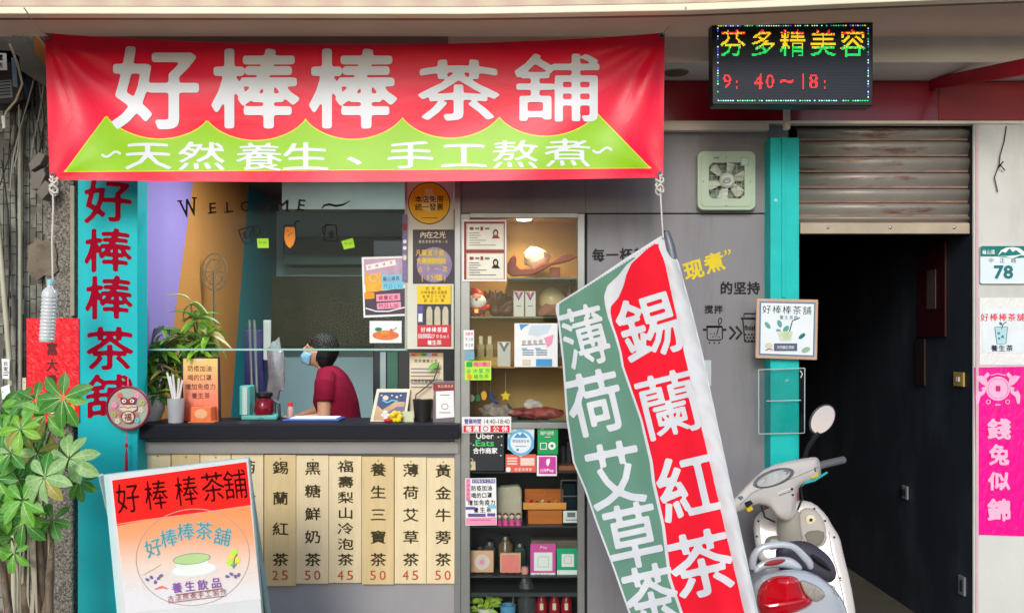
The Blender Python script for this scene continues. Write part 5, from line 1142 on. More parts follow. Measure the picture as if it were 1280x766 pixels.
# =================================================================== ROOM FURNITURE
solo(MB().box(X(258, 2.5), X(500, 2.5), 2.5, 2.645, Z(434, 2.5), Z(345, 2.5)), 'dark_tint_board', stains(mat('dark_olive_tint', srgb(84, 84, 70), .45, .08, 4), srgb(64, 64, 52), 4, .5, .7, .5), 'wide dark olive board added on the kitchen back wall for the tint of the glass', 'cupboard', bevel=.008)  # added board, stands in for the dark tinted band of the upper glass
solo(MB().box(X(345, 2.2), X(508, 2.2), 2.4, 2.64, Z(328, 2.2), Z(292, 2.2)), 'wall_shelf_unit', mat('grey_green_laminate', srgb(96, 120, 116), .5, .06), 'grey green wall shelf unit above the olive board', 'shelf', bevel=.006)
solo(MB().box(X(352, 1.4), X(574), 1.4, 1.54, Z(262, 1.4), CE - .002), 'ceiling_duct', mat('pale_duct', srgb(150, 158, 150), .6), 'pale duct crossing under the kitchen ceiling', 'duct', bevel=.006)
t = thing('fridge', 'tall dark fridge with a green side strip at the right of the kitchen', 'fridge', (X(520, 1.5), 1.5, 0)); MB().box(X(466, 1.4), X(600, 1.4) - .12, 1.4, 2.0, 0, Z(300, 1.4)).build('fridge_body', mat('dark_fridge', srgb(44, 46, 52), .3, .05), t, bevel=.01)
MB().box(X(484, 1.38), X(497, 1.38), 1.385, 1.398, .9, Z(440, 1.38)).build('door_strip', mat('green_glass_strip', srgb(50, 96, 84), .25), t); MB().box(X(475, 1.38), X(482, 1.38), 1.385, 1.398, .9, Z(440, 1.38)).build('label_strip', mat('pale_strip', srgb(150, 164, 166), .4), t)
solo(MB().box(XL + .02, X(460, .7), .32, .62, .02, 1.0), 'work_bench', mat('steel_bench', srgb(140, 142, 146), .35, metal=.5), 'low steel work bench behind the counter', 'bench', bevel=.006)
FW = mat('dim_wire', srgb(120, 104, 84), .5)
t = thing('pedestal_fan', 'round pedestal fan standing before the orange painted wall', 'fan', (X(270, .9), .9, 0)); fcc = P(268, 340, .9)
rg = MB()
for r_ in (.115, .08): rg.tube([fcc + Vector((r_ * .7 * math.cos(a * math.pi / 12), 0, r_ * math.sin(a * math.pi / 12))) for a in range(25)], .004, 5)
for a in range(12): rg.tube([fcc, fcc + Vector((.08 * math.cos(a * math.pi / 6), 0, .115 * math.sin(a * math.pi / 6)))], .002, 4)
rg.build('grille', FW, t); MB().tube([fcc, Vector((fcc.x, .93, .03))], .010, 8).build('pole', FW, t); MB().lathe(Vector((fcc.x, .93, 0.004)), [(.001, 0), (.14, 0), (.13, .03), (.001, .03)], 20).build('base', M['wire'], t)

kl = thing('added_kitchen_lamp', 'unseen ceiling lamp added behind the banner to brighten the kitchen', 'lamp', (X(420, .5), .5, CE - .06))  # unseen lamp, added with its area light to brighten the dark kitchen
MB().box(X(420, .5) - .45, X(420, .5) + .45, .43, .57, CE - .05, CE - .002).build('lamp_body', mat('added_lamp_glow', srgb(250, 250, 245), .4, 0, emis=3), kl, bevel=.01)
kd = bpy.data.lights.new('added_kitchen_light', 'AREA'); kd.shape = 'RECTANGLE'; kd.size = .9; kd.size_y = .14; kd.energy = 25; kd.color = (.86, .96, 1)
ko = bpy.data.objects.new('added_kitchen_light', kd); C.objects.link(ko); ko.location = (X(420, .5), .5, CE - .06)

# =================================================================== THE WOMAN AT THE COUNTER
PY = .80
def q3(px, py, dy=0): return P(px, py, PY) + Vector((0, dy, 0))
wo = thing('person', 'woman with black bob, blue face mask and dark red shirt working behind the counter', 'person', Vector((q3(430, 500).x, PY, 0)))
skin = mat('skin', srgb(206, 156, 128), .5, .04, 10); skin.node_tree.nodes['Principled BSDF'].inputs['Subsurface Weight'].default_value = .1
s1 = 5.3 / F
b = MB(); hd = Matrix.Rotation(R(18), 3, 'Y')      # head tipped forward (towards -X)
hc = q3(400, 439)
b.ball(hc, .082, .070, .100, n=22, rot=hd)
b.ball(hc + hd @ Vector((-.048, 0, -.055)), .043, .046, .052, n=16, rot=hd)           # jaw and chin
b.ball(hc + hd @ Vector((-.094, 0, -.018)), .014, .011, .020, n=10, rot=hd)           # nose
b.ball(hc + hd @ Vector((-.070, 0, .012)), .022, .050, .014, n=12, rot=hd)            # brow
b.ball(hc + hd @ Vector((-.088, 0, -.055)), .010, .022, .008, n=10, rot=hd)           # lips
for s in (-1, 1): b.ball(hc + hd @ Vector((.012, s * .071, -.018)), .018, .010, .030, n=10, rot=hd)   # ears
b.tube([q3(402, 446), q3(408, 462), q3(413, 478)], [.048, .048, .062], 14)
# trunk and legs (under the clothes)
b.loft([(q3(412, 468), (.05, 0, 0), (0, .12, 0)), (q3(416, 490), (.095, 0, 0), (0, .15, 0)), (q3(421, 515), (.09, 0, 0), (0, .13, 0)), (q3(429, 548), (.10, 0, 0), (0, .15, 0))], 20)
for s in (-1, 1):
    h = q3(430, 552, s * .085); b.tube([h, Vector((h.x - .02, h.y, .50)), Vector((h.x - .01, h.y, .10)), Vector((h.x - .01, h.y, .05))], [.078, .055, .036, .038], 12); b.ball(Vector((h.x - .06, h.y, .045)), .115, .04, .035, n=12)
def arm(sy, sh_, el_, wr, hand_dir):
    b.tube([sh_, lerp(sh_, el_, .5), el_], [.050, .044, .037], 12); b.tube([el_, lerp(el_, wr, .35), wr], [.037, .036, .023], 12)
    d = hand_dir.normalized(); side = Vector((0, 1, 0)); pl = wr + d * .045
    up = d.cross(side).normalized()
    b.loft([(wr, side * .026, up * .02), (wr + d * .03, side * .036, up * .016), (wr + d * .075, side * .040, up * .014), (wr + d * .088, side * .036, up * .011)], 12)
    for k, (o, L_) in enumerate(((-.030, .058), (-.010, .068), (.010, .064), (.029, .050))):
        f0 = wr + d * .08 + side * o; b.tube([f0, f0 + d * L_ * .5 - up * .006 * 1, f0 + d * L_ * .8 - Vector((0, 0, .014)), f0 + d * L_ * .95 - Vector((0, 0, .028))], [.0092, .0085, .0078, .006], 7)
    th0 = wr + d * .02 - side * sy * .03; b.tube([th0, th0 + d * .028 - side * sy * .024, th0 + d * .055 - side * sy * .03 - Vector((0, 0, .01))], [.012, .010, .008], 7)
arm(-1, q3(413, 475, -.165), q3(414, 521, -.20), q3(384, 523, -.22) + Vector((0, 0, .012)), Vector((-1, .1, -.12)))
arm(1, q3(410, 474, .165), q3(400, 512, .20), q3(372, 521, .10), Vector((-1, -.15, -.1)))
b.build('body', skin, wo, smooth=True, remesh=.0065)
for s in (-1, 1):
    e = hc + hd @ Vector((-.075, s * .031, -.010)); MB().ball(e, .010, .014, .007, n=10, rot=hd).build('eye', mat('eye_dark', srgb(34, 26, 24), .3), wo, smooth=True); MB().ball(e + hd @ Vector((-.002, 0, .018)), .006, .019, .003, n=8, rot=hd).build('eyebrow', M['black'], wo, smooth=True)
# hair: bob, longer at the back, fringe at the front
hb = MB().ball(hc + hd @ Vector((.012, 0, .022)), .097, .086, .098, n=28, rot=hd)
inv = hd.inverted()
for i, v in enumerate(hb.v):
    l = inv @ (v - hc); 
    if l.x < .005 and l.z < .018: l.z = .018 + (l.z - .018) * .12; l.x = max(l.x, -.082)
    hb.v[i] = hc + hd @ l
hb.loft([(hc + hd @ Vector((.040, 0, .045)), hd @ Vector((.062, 0, 0)), Vector((0, .084, 0))), (hc + hd @ Vector((.046, 0, -.02)), hd @ Vector((.058, 0, 0)), Vector((0, .086, 0))), (hc + hd @ Vector((.050, 0, -.06)), hd @ Vector((.050, 0, 0)), Vector((0, .078, 0))), (hc + hd @ Vector((.056, 0, -.086)), hd @ Vector((.034, 0, 0)), Vector((0, .060, 0)))], 24)
for k in range(64):
    ph = 2 * math.pi * k / 64 + .03 * math.sin(k * 7); front = math.cos(ph) < -.15; pts = []; end = 1.35 if front else 1.62
    for j in range(9):
        a = end * j / 8; pts.append(hc + hd @ (Vector((.012, 0, .022)) + Vector((.098 * math.sin(a) * math.cos(ph), .087 * math.sin(a) * math.sin(ph), .099 * math.cos(a)))))
    if not front:
        e = pts[-1]; pts += [e + hd @ Vector((-.004 * math.cos(ph), -.003 * math.sin(ph), -.04)), e + hd @ Vector((-.018 * math.cos(ph), -.014 * math.sin(ph), -.085 - .012 * math.sin(k * 3.7)))]
    hb.tube(pts, [.002] + [.0045] * (len(pts) - 2) + [.002], 6)
hb.build('hair', mat('black_hair', srgb(24, 21, 22), .55, .3, 60, .6, 120, stretch=(1, 1, .25), spec=.25), wo, smooth=True, remesh=.0042)
mk = MB(); ms = []
for k in range(7):
    t_ = k / 6; zz = lerp(-.026, -.098, t_); f = .082 + .018 * math.sin(math.pi * t_); 
    ms.append([hc + hd @ Vector((-f * math.cos(a) * 1.05 + .002, (.066 - .012 * t_) * math.sin(a) / .95, zz)) for a in np.linspace(-1.25, 1.25, 15)])
mk.add([v for r_ in ms for v in r_], [(r_ * 15 + c_, r_ * 15 + c_ + 1, r_ * 15 + 16 + c_, r_ * 15 + 15 + c_) for r_ in range(6) for c_ in range(14)])
mko = mk.build('face_mask', mat('mask_blue', srgb(128, 176, 206), .7, .05, 30, .4, 60), wo, smooth=True, ang=180, solid=.003)
for s in (-1, 1): MB().tube([hc + hd @ Vector((-.035, s * .067, -.02)), hc + hd @ Vector((.0, s * .078, -.004)), hc + hd @ Vector((.02, s * .08, -.02))], .0015, 5).build('mask_loop', M['paper'], wo)
sh2 = MB(); ss = []
for py, xa, xb, hw in ((457, 404, 420, .062), (462, 398, 427, .11), (469, 397, 433, .165), (480, 398, 439, .195), (492, 394, 444, .20), (502, 393, 447, .195), (514, 398, 449, .185), (528, 402, 451, .18), (545, 404, 452, .185), (560, 403, 452, .19)):
    c_ = q3((xa + xb) / 2, py); ss.append((c_, ((xb - xa) / 2 * s1, 0, 0), (0, hw, 0)))
sh2.loft(ss, 28, p=2.3)
sh2.tube([q3(414, 466, -.13), q3(414, 478, -.178), q3(414, 488, -.19), q3(414, 499, -.195)], [.055, .064, .062, .060], 14)
sh2.tube([q3(411, 466, .13), q3(408, 484, .19), q3(404, 497, .20)], [.055, .062, .058], 14)
sh2.build('shirt', mat('dark_red_shirt', srgb(122, 20, 46), .9, .15, 9, 1.0, 11, stretch=(1, 1, .5), spec=.1), wo, smooth=True, remesh=.008)
tr = MB(); 
for s in (-1, 1):
    h = q3(430, 552, s * .09); tr.tube([h + Vector((0, 0, .06)), Vector((h.x - .02, h.y, .50)), Vector((h.x - .01, h.y, .09))], [.105, .08, .062], 14)
tr.build('trousers', mat('dark_trousers', srgb(40, 42, 54), .8, .1), wo, smooth=True, remesh=.01)
for s in (-1, 1): MB().ball(Vector((q3(430, 552).x - .065, PY + s * .085, .05)), .13, .052, .048, n=14).build('shoe', M['black'], wo, smooth=True)

# =================================================================== PRINT ON THE WINDOW GLASS
GY = .0495
wt = thing('welcome_decal', 'black WELCOME lettering with a squiggle at the top of the window glass', 'decal', P(330, 270, GY)); p = Pr(GY, True)
for ch, cx, cy, w_, h, r in (('W', 236, 260, 21, 23, 12), ('E', 266, 260, 8.5, 13, 4), ('L', 287, 259, 8.5, 13, 3), ('C', 306, 258, 11, 13, 0), ('O', 330, 258.5, 12.5, 14, 0), ('M', 353, 256.5, 15, 14, -3), ('E', 377, 256.5, 9, 14, -8)):
    p.text(ch, cx, cy, w_, h, M['ink'], rot=r, bold=.012, N=48)
    for sx in ((-1, 1) if ch in 'WM' else (-1,) if ch in 'EL' else ()):
        sy = -1 if ch == 'W' else 1
        a = R(-r); ox, oy = sx * w_ * .45, sy * h * .47; p.rect(cx + ox * math.cos(a) - oy * math.sin(a) - 3, cy + ox * math.sin(a) + oy * math.cos(a) - .9, cx + ox * math.cos(a) - oy * math.sin(a) + 3, cy + ox * math.sin(a) + oy * math.cos(a) + .9, M['ink'])
p.stroke([(402, 261), (405, 257), (411, 255.5), (420, 257.5), (429, 256), (438, 251)], [1, 2.6, 3, 3, 2.4, .8], M['ink'])
p.build('serifs', wt, kind='stuff'); dc = thing('cup_decal', 'black teacup drawing on the window glass left of the orange drink', 'decal', P(310, 305, GY)); p = Pr(GY)
p.stroke([(298, 288), (316, 282.5), (318, 292), (314, 303), (307, 305.5), (303, 300), (298, 288)], 1.8, M['ink']); p.ring(320, 288, 4.5, 5.2, 1.6, M['ink'], rot=20); p.poly([(303, 292), (307, 288), (309, 299), (304.5, 298)], M['ink']); p.poly([(310, 298), (312, 287.5), (315, 291), (313.5, 297)], M['ink'])
p.build('drawing', dc, kind='stuff'); dc = thing('drink_decal', 'orange drink in a stemmed glass drawn on the window glass', 'decal', P(362, 318, GY)); p = Pr(GY)
p.poly([(356, 284), (368.5, 284), (369.5, 298), (367, 306), (363, 310), (361, 310), (357, 306), (355, 298)], M['orange']); p.stroke([(355.5, 282), (354.5, 298), (357, 306), (361.5, 311), (363.5, 311), (367.5, 306), (370, 298), (369, 282), (355.5, 282)], 1.7, M['ink']); p.stroke([(362, 311), (362, 315)], 2, M['ink']); p.ring(362.3, 316, 6, 1.8, 1.6, M['ink']); p.stroke([(368, 281), (370, 277), (374.5, 276.5)], 1.6, M['ink'])
for cx, cy in ((360, 289), (364, 292), (361, 294)): p.disc(cx, cy, .9, .9, M['wine'])
p.build('drawing', dc, kind='stuff'); dc = thing('jug_decal', 'black jug drawing on the window glass right of the orange drink', 'decal', P(413, 302, GY)); p = Pr(GY)
p.stroke([(407, 281), (420, 281.5), (422, 302), (404.5, 300), (407, 281)], 1.8, M['ink']); p.stroke([(407, 283), (403.5, 284), (403.5, 291), (406, 294)], 1.6, M['ink'])
for a in range(0, 180, 45): p.stroke([(414 - 4 * math.cos(R(a)), 293 - 5 * math.sin(R(a))), (414 + 4 * math.cos(R(a)), 293 + 5 * math.sin(R(a)))], 1.4, M['ink'])
p.build('drawing', dc, kind='stuff')
for (c4, nm) in (([(321, 298), (335.5, 298), (336, 310), (322, 310)], 'left'), ([(426.5, 301.5), (441, 297.5), (443.5, 309), (430, 312)], 'right, tilted')):
    t, q = card('sticky_note', 'bright lime sticky note, the ' + nm + ' of the two on the window glass', 'note', 0, 0, 0, 0, GY - .002, mat('lime_note', srgb(176, 240, 40), .6), corners=c4, th=.001)
    cx = sum(a for a, b_ in c4) / 4; cy = sum(b_ for a, b_ in c4) / 4; q.text('$1,50', cx, cy - .5, 9, 2.6, M['tealink']); q.build('print', t)
t, q = card('drink_poster', 'drinks price poster with iced tea picture taped on the window glass', 'poster', 0, 0, 0, 0, GY - .003, M['paper'], corners=[(452, 321.5), (506, 320), (509, 394.5), (454.5, 397)])
q.poly([(455, 324), (504, 322.5), (504.5, 352), (455.5, 356)], mat('mauve_grey_print', srgb(184, 160, 180), .5, .15, 20)); q.poly([(456, 342), (476, 341), (478, 367), (457, 368)], mat('iced_tea_orange', srgb(232, 168, 40), .4, .2, 25)); q.poly([(455.5, 366), (506, 360), (507, 392), (456.5, 394)], mat('plum_dark_print', srgb(62, 50, 66), .4, .25, 25)); q.poly([(457, 331), (494, 324), (495.5, 331.5), (458, 338.5)], M['paper']); q.stroke([(457, 331), (494, 324), (495.5, 331.5), (458, 338.5), (457, 331)], .9, M['pink'])
q.line('好棒棒茶', 462, 334, 489, 328.5, 4, 4, M['wine']); q.poly([(477, 344), (502, 343), (502.5, 352), (477.5, 353)], M['cyan']); q.poly([(477.5, 354), (504, 352.5), (504, 361), (478, 362)], M['cyan']); q.line('龜山綠茶', 481, 348.5, 497, 348, 5, 6.5, M['purple'], bold=.015, N=32); q.text('M:25 L:30', 491, 357.5, 22, 5.2, M['blue'], bold=.015, N=32)
q.ring(467, 347, 5, 4, 1, M['beige']); q.poly([(456, 366), (468, 365.5), (468, 373), (456.5, 374)], M['orange'])
q.poly([(470, 368), (500, 366.5), (500.5, 375.5), (470.5, 377)], M['pink']); q.poly([(471, 379), (501, 377), (501.5, 385), (471.5, 386.5)], M['pink']); q.line('錫蘭紅茶', 476, 372.3, 495, 371.5, 5.4, 6, M['wine'], bold=.01, N=32); q.text('M:25 L:30', 486, 382, 24, 4.8, M['wine'], bold=.01, N=32); q.stroke([(457, 385), (470, 389), (486, 389), (506, 384)], 1.5, M['paper']); q.build('print', t)
t, q = card('snack_poster', 'small white poster showing orange fried snacks under the drinks poster', 'poster', 462, 401, 502, 428.5, GY - .003, M['paper'])
q.disc(482, 419, 16.5, 6, mat('snack_orange', srgb(226, 120, 60), .5, .2, 40)); q.disc(473, 411.5, 4.6, 2.6, M['green']); q.disc(473, 411.5, 3, 1.4, M['tealink']); q.stroke([(490, 414), (496, 409)], 1, M['green']); q.disc(480, 416, 5, 2, MATS['orange_print']); q.disc(489, 413, 2, 2.4, M['coral']); q.build('print', t)
BYY = .0315
t = thing('invoice_sticker', 'round yellow tax notice sticker at the top of the pale window strip', 'sticker', P(537, 281, BYY)); q = Pr(BYY); q.disc(536.5, 254, 26.5, 26.5, M['brown'], .001, 40); q.disc(536.5, 254, 25.2, 25.2, M['yellow'], .0016, 40); q.disc(536.5, 254, 23.5, 23.5, mat('golden_yellow', srgb(244, 190, 10), .45), .002, 40)
q.poly([(531, 236), (541, 236), (542, 243), (547, 247), (546, 262), (538, 264), (533, 264), (528, 260), (527, 248), (531, 243)], mat('pale_yellow', srgb(248, 226, 150), .5)); q.line('本店免用', 523, 249, 550, 249, 9, 9.5, M['ink'], bold=.012, N=36); q.line('統一發票', 523, 258.8, 550, 258.8, 9, 9.5, M['ink'], bold=.012, N=36); q.rect(527, 272, 547, 272.8, M['brown']); q.build('print', t)
t, q = card('dark_poster', 'dark poster with a glowing globe and yellow lettering on the pale strip', 'poster', 516, 287, 568, 354.5, BYY - .003, mat('dark_plum_print', srgb(54, 44, 58), .45, .1))
q.disc(543, 331, 22, 22, mat('lilac_glow', srgb(140, 124, 160), .5, .2, 18)); q.disc(543, 322, 16, 12, mat('grey_glow', srgb(140, 136, 130), .5, .2, 18)); q.line('內在之光', 529, 293.5, 553, 293.5, 8.6, 9, mat('cream_letter', srgb(232, 220, 190), .5), bold=.012, N=36)
q.line('優質茶飲陪伴每一天', 525, 302, 558, 302, 3.4, 4, MATS['cream_letter'])
for j, s in enumerate(('凡購買冷飲', '免費健康諮詢', '占卜一次')): q.line(s, 523 + j * 1, 316 + j * 10, 552 + j * 2, 316 + j * 10, 6.6, 8.6, mat('mustard_letter', srgb(214, 176, 50), .5), bold=.02, N=32)
q.line('(5分鐘)', 528, 346.5, 556, 346.5, 8, 9, MATS['mustard_letter'], bold=.02, N=32); q.build('print', t)
t, q = card('bottle_poster', 'yellow, dark and red poster showing three pale bottles', 'poster', 521.5, 357, 564, 433, BYY - .003, mat('dark_slate_print', srgb(50, 52, 58), .45, .1))
q.rect(521.5, 357, 563.5, 380, M['yellow']); q.line('買兩瓶', 534, 360.5, 549, 360.5, 4.4, 4.8, M['ink']);
for j, s in enumerate(('好棒棒養生茶優惠', '售價五十元整', '歡迎訂購')): q.line(s, 528 + j * 2, 365.5 + j * 5, 557 - j * 2, 365.5 + j * 5, 4, 4.6, M['ink'])
q.rect(522, 382, 529, 404, M['purple']); q.rect(523, 392, 528, 402, M['paper'])
for k in range(3): q.poly([(533 + k * 10, 408), (533 + k * 10, 388), (535 + k * 10, 383), (538.5 + k * 10, 383), (540.5 + k * 10, 388), (540.5 + k * 10, 408)], mat('pale_bottle_print', srgb(196, 186, 160), .5, .1, 20))
q.rect(521.5, 406, 563.5, 432.5, mat('poster_red', srgb(206, 40, 56), .5)); q.line('好棒棒茶舖', 529, 412, 556, 412, 6.4, 7, M['paper'], bold=.01, N=32); q.line('健康鳳梨700ml', 525, 420, 560, 420, 6, 6.6, M['paper']); q.line('養生茶', 537, 428, 549, 428, 6.4, 6.6, M['paper'], bold=.01, N=32); q.build('print', t)
t, q = card('tally_charm', 'narrow strip of white and violet charm hanging beside the pale strip', 'charm', 503, 268, 509, 352, BYY - .012, mat('violet_strip', srgb(120, 110, 150), .5, .2, 40)); q.rect(503.5, 280, 508.5, 288, M['wine']); q.disc(506, 302, 2.4, 2.4, M['paper']); q.disc(506, 310, 2.4, 2.4, M['paper']); q.disc(506, 322, 2.4, 3.5, M['beige']); q.build('print', t)

def dimjar(px, zk, y, r, h, m_, lab, grp):
    z0 = SHZ[zk]; c = ctr(px, z0, y); t = thing('storage_jar', lab, 'jar', c, grp)
    MB().lathe(c, [(.001, 0), (r, 0), (r, h * .7), (r * .6, h * .82), (r * .6, h * .86), (.001, h * .86)], 16).build('jar_body', m_, t, smooth=True); MB().lathe(c + Vector((0, 0, h * .86)), [(.001, h * .14), (r * .66, h * .14), (r * .7, 0), (.001, 0)], 16).build('lid', M['steel'], t, smooth=True)
jm = (mat('smoky_jar_a', srgb(90, 86, 84), .15, .3, 20), mat('smoky_jar_b', srgb(120, 96, 70), .15, .3, 20), mat('smoky_jar_c', srgb(70, 84, 80), .15, .3, 20))
for k, (px, zk, h, r) in enumerate(((612, 'g', .13, .035), (632, 'g', .16, .04), (650, 'g', .12, .034), (600, 'g', .10, .03))): dimjar(px, zk, .26, r, h, jm[k % 3], ('squat brown jar between the two square tiles', 'tallest steel lidded jar behind the salmon tile', 'round jar at the right of the salmon tile', 'smallest jar peeping over the peach tile')[k], 'jars behind the square tiles')
for k, (px, zk, h, r) in enumerate(((700, 'c', .14, .032), (712, 'c', .17, .034))): dimjar(px, zk, .2, r, h, jm[(k + 1) % 3], ('shorter', 'taller')[k] + ' of the two jars on the plank shelf behind the flag edge', 'plank shelf jars')
for k, (px, h) in enumerate(((588, .09), (598, .07), (640, .08), (664, .1))): solo(MB().box(X(px, .24) - .03, X(px, .24) + .03, .24, .29, SHZ['f'], SHZ['f'] + h * 1.6), 'stacked_carton', mat('dim_carton_' + 'abcd'[k], srgb(*((130, 100, 80), (90, 100, 110), (150, 140, 120), (110, 60, 60))[k]), .6, .1), ('brown', 'slate grey', 'beige', 'maroon')[k] + ' carton at the back of the shelf with the wooden chest', 'carton', bevel=.002)

# =================================================================== BOTTOM SHELF OF THE SHOWCASE
z0 = SHZ['h']
t = thing('pothos_plant', 'small lime green leafy plant in a pot on the lowest showcase shelf', 'plant', ctr(607, z0, .1)); rn = random.Random(21)
heart = lambda t_: .3 * math.sin(math.pi * min(1, t_ ** .7)) ** .8 + .004
HL = leaf_mesh('pothos_leaf', heart, .3, .35, leafmat('pothos_lime', (150, 190, 50), (200, 226, 100)))
for k in range(34):
    a = rn.uniform(0, 2 * math.pi); r_ = rn.uniform(.01, .06); c = ctr(607, Z(764, .1), .1) + Vector((math.cos(a) * r_, math.sin(a) * r_ * .6, rn.uniform(.0, .07)))
    place('leaf', HL, frame_m(c, Vector((math.cos(a), math.sin(a) * .6 - .2, rn.uniform(-.1, .9))), Vector((0, -.8, .8)), rn.uniform(.035, .055)), t)
MB().lathe(ctr(607, z0, .1), [(.001, 0), (.035, 0), (.045, .06), (.001, .055)], 20).build('pot', M['white'], t, smooth=True)
t = thing('blue_cup', 'short blue cup with a standing straw beside the lime plant', 'cup', ctr(635, z0, .08)); MB().lathe(ctr(635, z0, .08), [(.001, 0), (.038, 0), (.042, .08), (.038, .08), (.036, .01), (.001, .01)], 20).build('cup_body', mat('blue_cup_plastic', srgb(90, 150, 190), .4), t, smooth=True); MB().tube([ctr(640, z0 + .01, .09), ctr(642, Z(740, .09), .09)], .004, 6).build('straw', M['alu'], t)
t = thing('plastic_carrier', 'dark grey knotted plastic bag standing on the lowest shelf', 'bag', ctr(658, z0, .12)); mb = MB().loft([(ctr(658, z0, .12), (.05, 0, 0), (0, .04, 0)), (ctr(658, z0 + .1, .12), (.056, 0, 0), (0, .045, 0)), (ctr(658, z0 + .17, .12), (.04, 0, 0), (0, .03, 0)), (ctr(658, z0 + .21, .12), (.022, 0, 0), (0, .02, 0)), (ctr(658, z0 + .24, .12), (.03, 0, 0), (0, .015, 0))], 24)
for v in mb.v: v += Vector((1, .5, 0)) * .018 * noise.noise(v * 26)
mb.build('bag_film', mat('dark_bag_film', srgb(66, 68, 70), .25, .15, 20, .6, 40), t, smooth=True)
for k, px in enumerate((677, 693, 708)):
    t = thing('red_bottle', ('left', 'middle', 'right')[k] + ' one of the three dark red bottles on the lowest shelf', 'bottle', ctr(px, z0, .12), 'dark red bottles on the lowest shelf'); MB().lathe(ctr(px, z0, .12), [(.001, 0), (.03, 0), (.031, .07), (.024, .1), (.018, .115), (.001, .115)], 18).build('bottle_body', mat('dark_red_glass', srgb(150, 24, 44), .2, .1), t, smooth=True)
    MB().lathe(ctr(px, z0 + .115, .12), [(.001, .025), (.02, .025), (.022, 0), (.001, 0)], 18).build('cap', mat('pinkish_red_cap', srgb(186, 60, 76), .4), t, smooth=True); MB().box(X(px, .08) - .009, X(px, .08) + .009, .086, .0885, z0 + .05, z0 + .085).build('label', M['beige'], t)

# =================================================================== ROUND FAN ON THE TEAL BOARD
RY = -.16
t = thing('lion_dance_fan', 'round translucent paper fan with lion head print and red tassel on the teal board', 'hand fan', P(160, 590, RY))
cx, cy, rr_ = 160, 510, 26.5
MB().prism([(cx + rr_ * math.cos(a * math.pi / 18), cy + rr_ * math.sin(a * math.pi / 18)) for a in range(36)], RY, .003).build('fan_sheet', mat('fan_paper', srgb(196, 120, 124), .5, rgb2=srgb(160, 190, 170), scale=9), t)
MB().tube([P(cx + rr_ * math.cos(a * math.pi / 24), cy + rr_ * math.sin(a * math.pi / 24), RY) for a in range(49)], .0065, 8, cap=False).build('rim', mat('maroon_rim', srgb(132, 30, 56), .4), t, smooth=True)
q = Pr(RY)
for px, py, r_, m_ in ((150, 494, 3, 'coral'), (171, 494, 3.4, 'pink'), (176, 512, 3, 'beige'), (143, 506, 4, 'pink'), (147, 526, 3.4, 'beige'), (171, 525, 3, 'cyan'), (142, 518, 2, 'limegreen'), (178, 503, 2, 'limegreen')):
    for a in range(5): q.disc(px + 2.2 * math.cos(a * 1.256), py + 2.2 * math.sin(a * 1.256), r_ * .5, r_ * .5, M[m_])
q.poly([(150, 497), (154, 496), (160, 499), (166, 496), (170, 497), (169, 503), (166, 506), (154, 506), (151, 503)], M['wine']); q.disc(155, 501, 2.6, 2.2, M['paper']); q.disc(165, 501, 2.6, 2.2, M['paper']); q.disc(155.4, 501, 1.1, 1.1, M['ink']); q.disc(164.6, 501, 1.1, 1.1, M['ink'])
q.poly([(150, 506), (170, 506), (171, 511), (166, 514), (154, 514), (149, 511)], M['beige']); q.stroke([(150, 509), (155, 508), (160, 510), (165, 508), (170, 509)], 1, M['wine']); q.disc(160, 521, 8.5, 8, M['wine']); q.disc(160, 521, 7.2, 6.8, M['beige']); q.text('福', 160, 521, 10, 10, M['brown'], bold=.02, N=36)
q.stroke([(152, 515), (148, 518), (151, 522)], 1.4, M['coral']); q.stroke([(168, 515), (172, 518), (169, 522)], 1.4, M['coral']); q.build('print', t)
MB().tube([P(160, 483, RY), P(160, 472, -.13)], .0015, 5).build('hanging_thread', M['rope'], t); MB().tube([P(158.5, 536, RY), P(158, 552, RY)], .002, 6).build('cord', mat('pink_cord', srgb(210, 90, 120), .6), t)
MB().ball(P(158, 556, RY), .0095, .0095, .013).build('bead', M['red'], t, smooth=True); MB().tube([P(158, 560, RY), P(158, 566, RY), P(158, 588, RY)], [.002, .006, .009], 10).build('tassel', mat('crimson_silk', srgb(190, 20, 60), .6, .2, 60), t, smooth=True)

# =================================================================== SANDWICH BOARD
bp = plane3((140, 592, -1.0), (311, 573, -.96), (169, 978, -1.38))
t = thing('sandwich_board', 'white framed folding sandwich board with red and orange poster at the lower left', 'sandwich board', Vector((X(250, -1.2), -1.2, 0)))
MB().prism([(129, 593), (311, 571.5), (346, 978), (166, 978)], bp, .022).build('front_frame', mat('pale_teal_frame', srgb(170, 200, 196), .4, .05), t, bevel=.003)
MB().prism([(135, 593.5), (310, 573), (345, 972), (171, 972)], lambda x, y: bp(x, y) - .004, .003).build('front_panel', mat('board_white', srgb(206, 206, 202), .7, .04), t, bevel=.001)
bk = MB(); A_, B_ = P(128, 593, -.97), P(309, 572, -.93); A2, B2 = Vector((A_.x + .02, -.52, 0)), Vector((B_.x + .02, -.5, 0)); th_ = Vector((0, .02, 0))
bk.add([A_, B_, B2, A2] + [v + th_ for v in (A_, B_, B2, A2)], [(0, 1, 2, 3), (7, 6, 5, 4), (0, 4, 5, 1), (1, 5, 6, 2), (2, 6, 7, 3), (3, 7, 4, 0)]); bk.build('rear_panel', mat('brown_back_board', srgb(140, 74, 48), .6, .1), t, bevel=.002)
for a, b_ in ((A_, A2), (B_, B2)): MB().tube([a + Vector((-.003, -.006, 0)), b_ + Vector((-.003, -.006, 0))], .013, 4).build('rear_leg', mat('pale_teal_frame', (0, 0, 0)), t)
q = Pr(lambda x, y: bp(x, y) - .004)
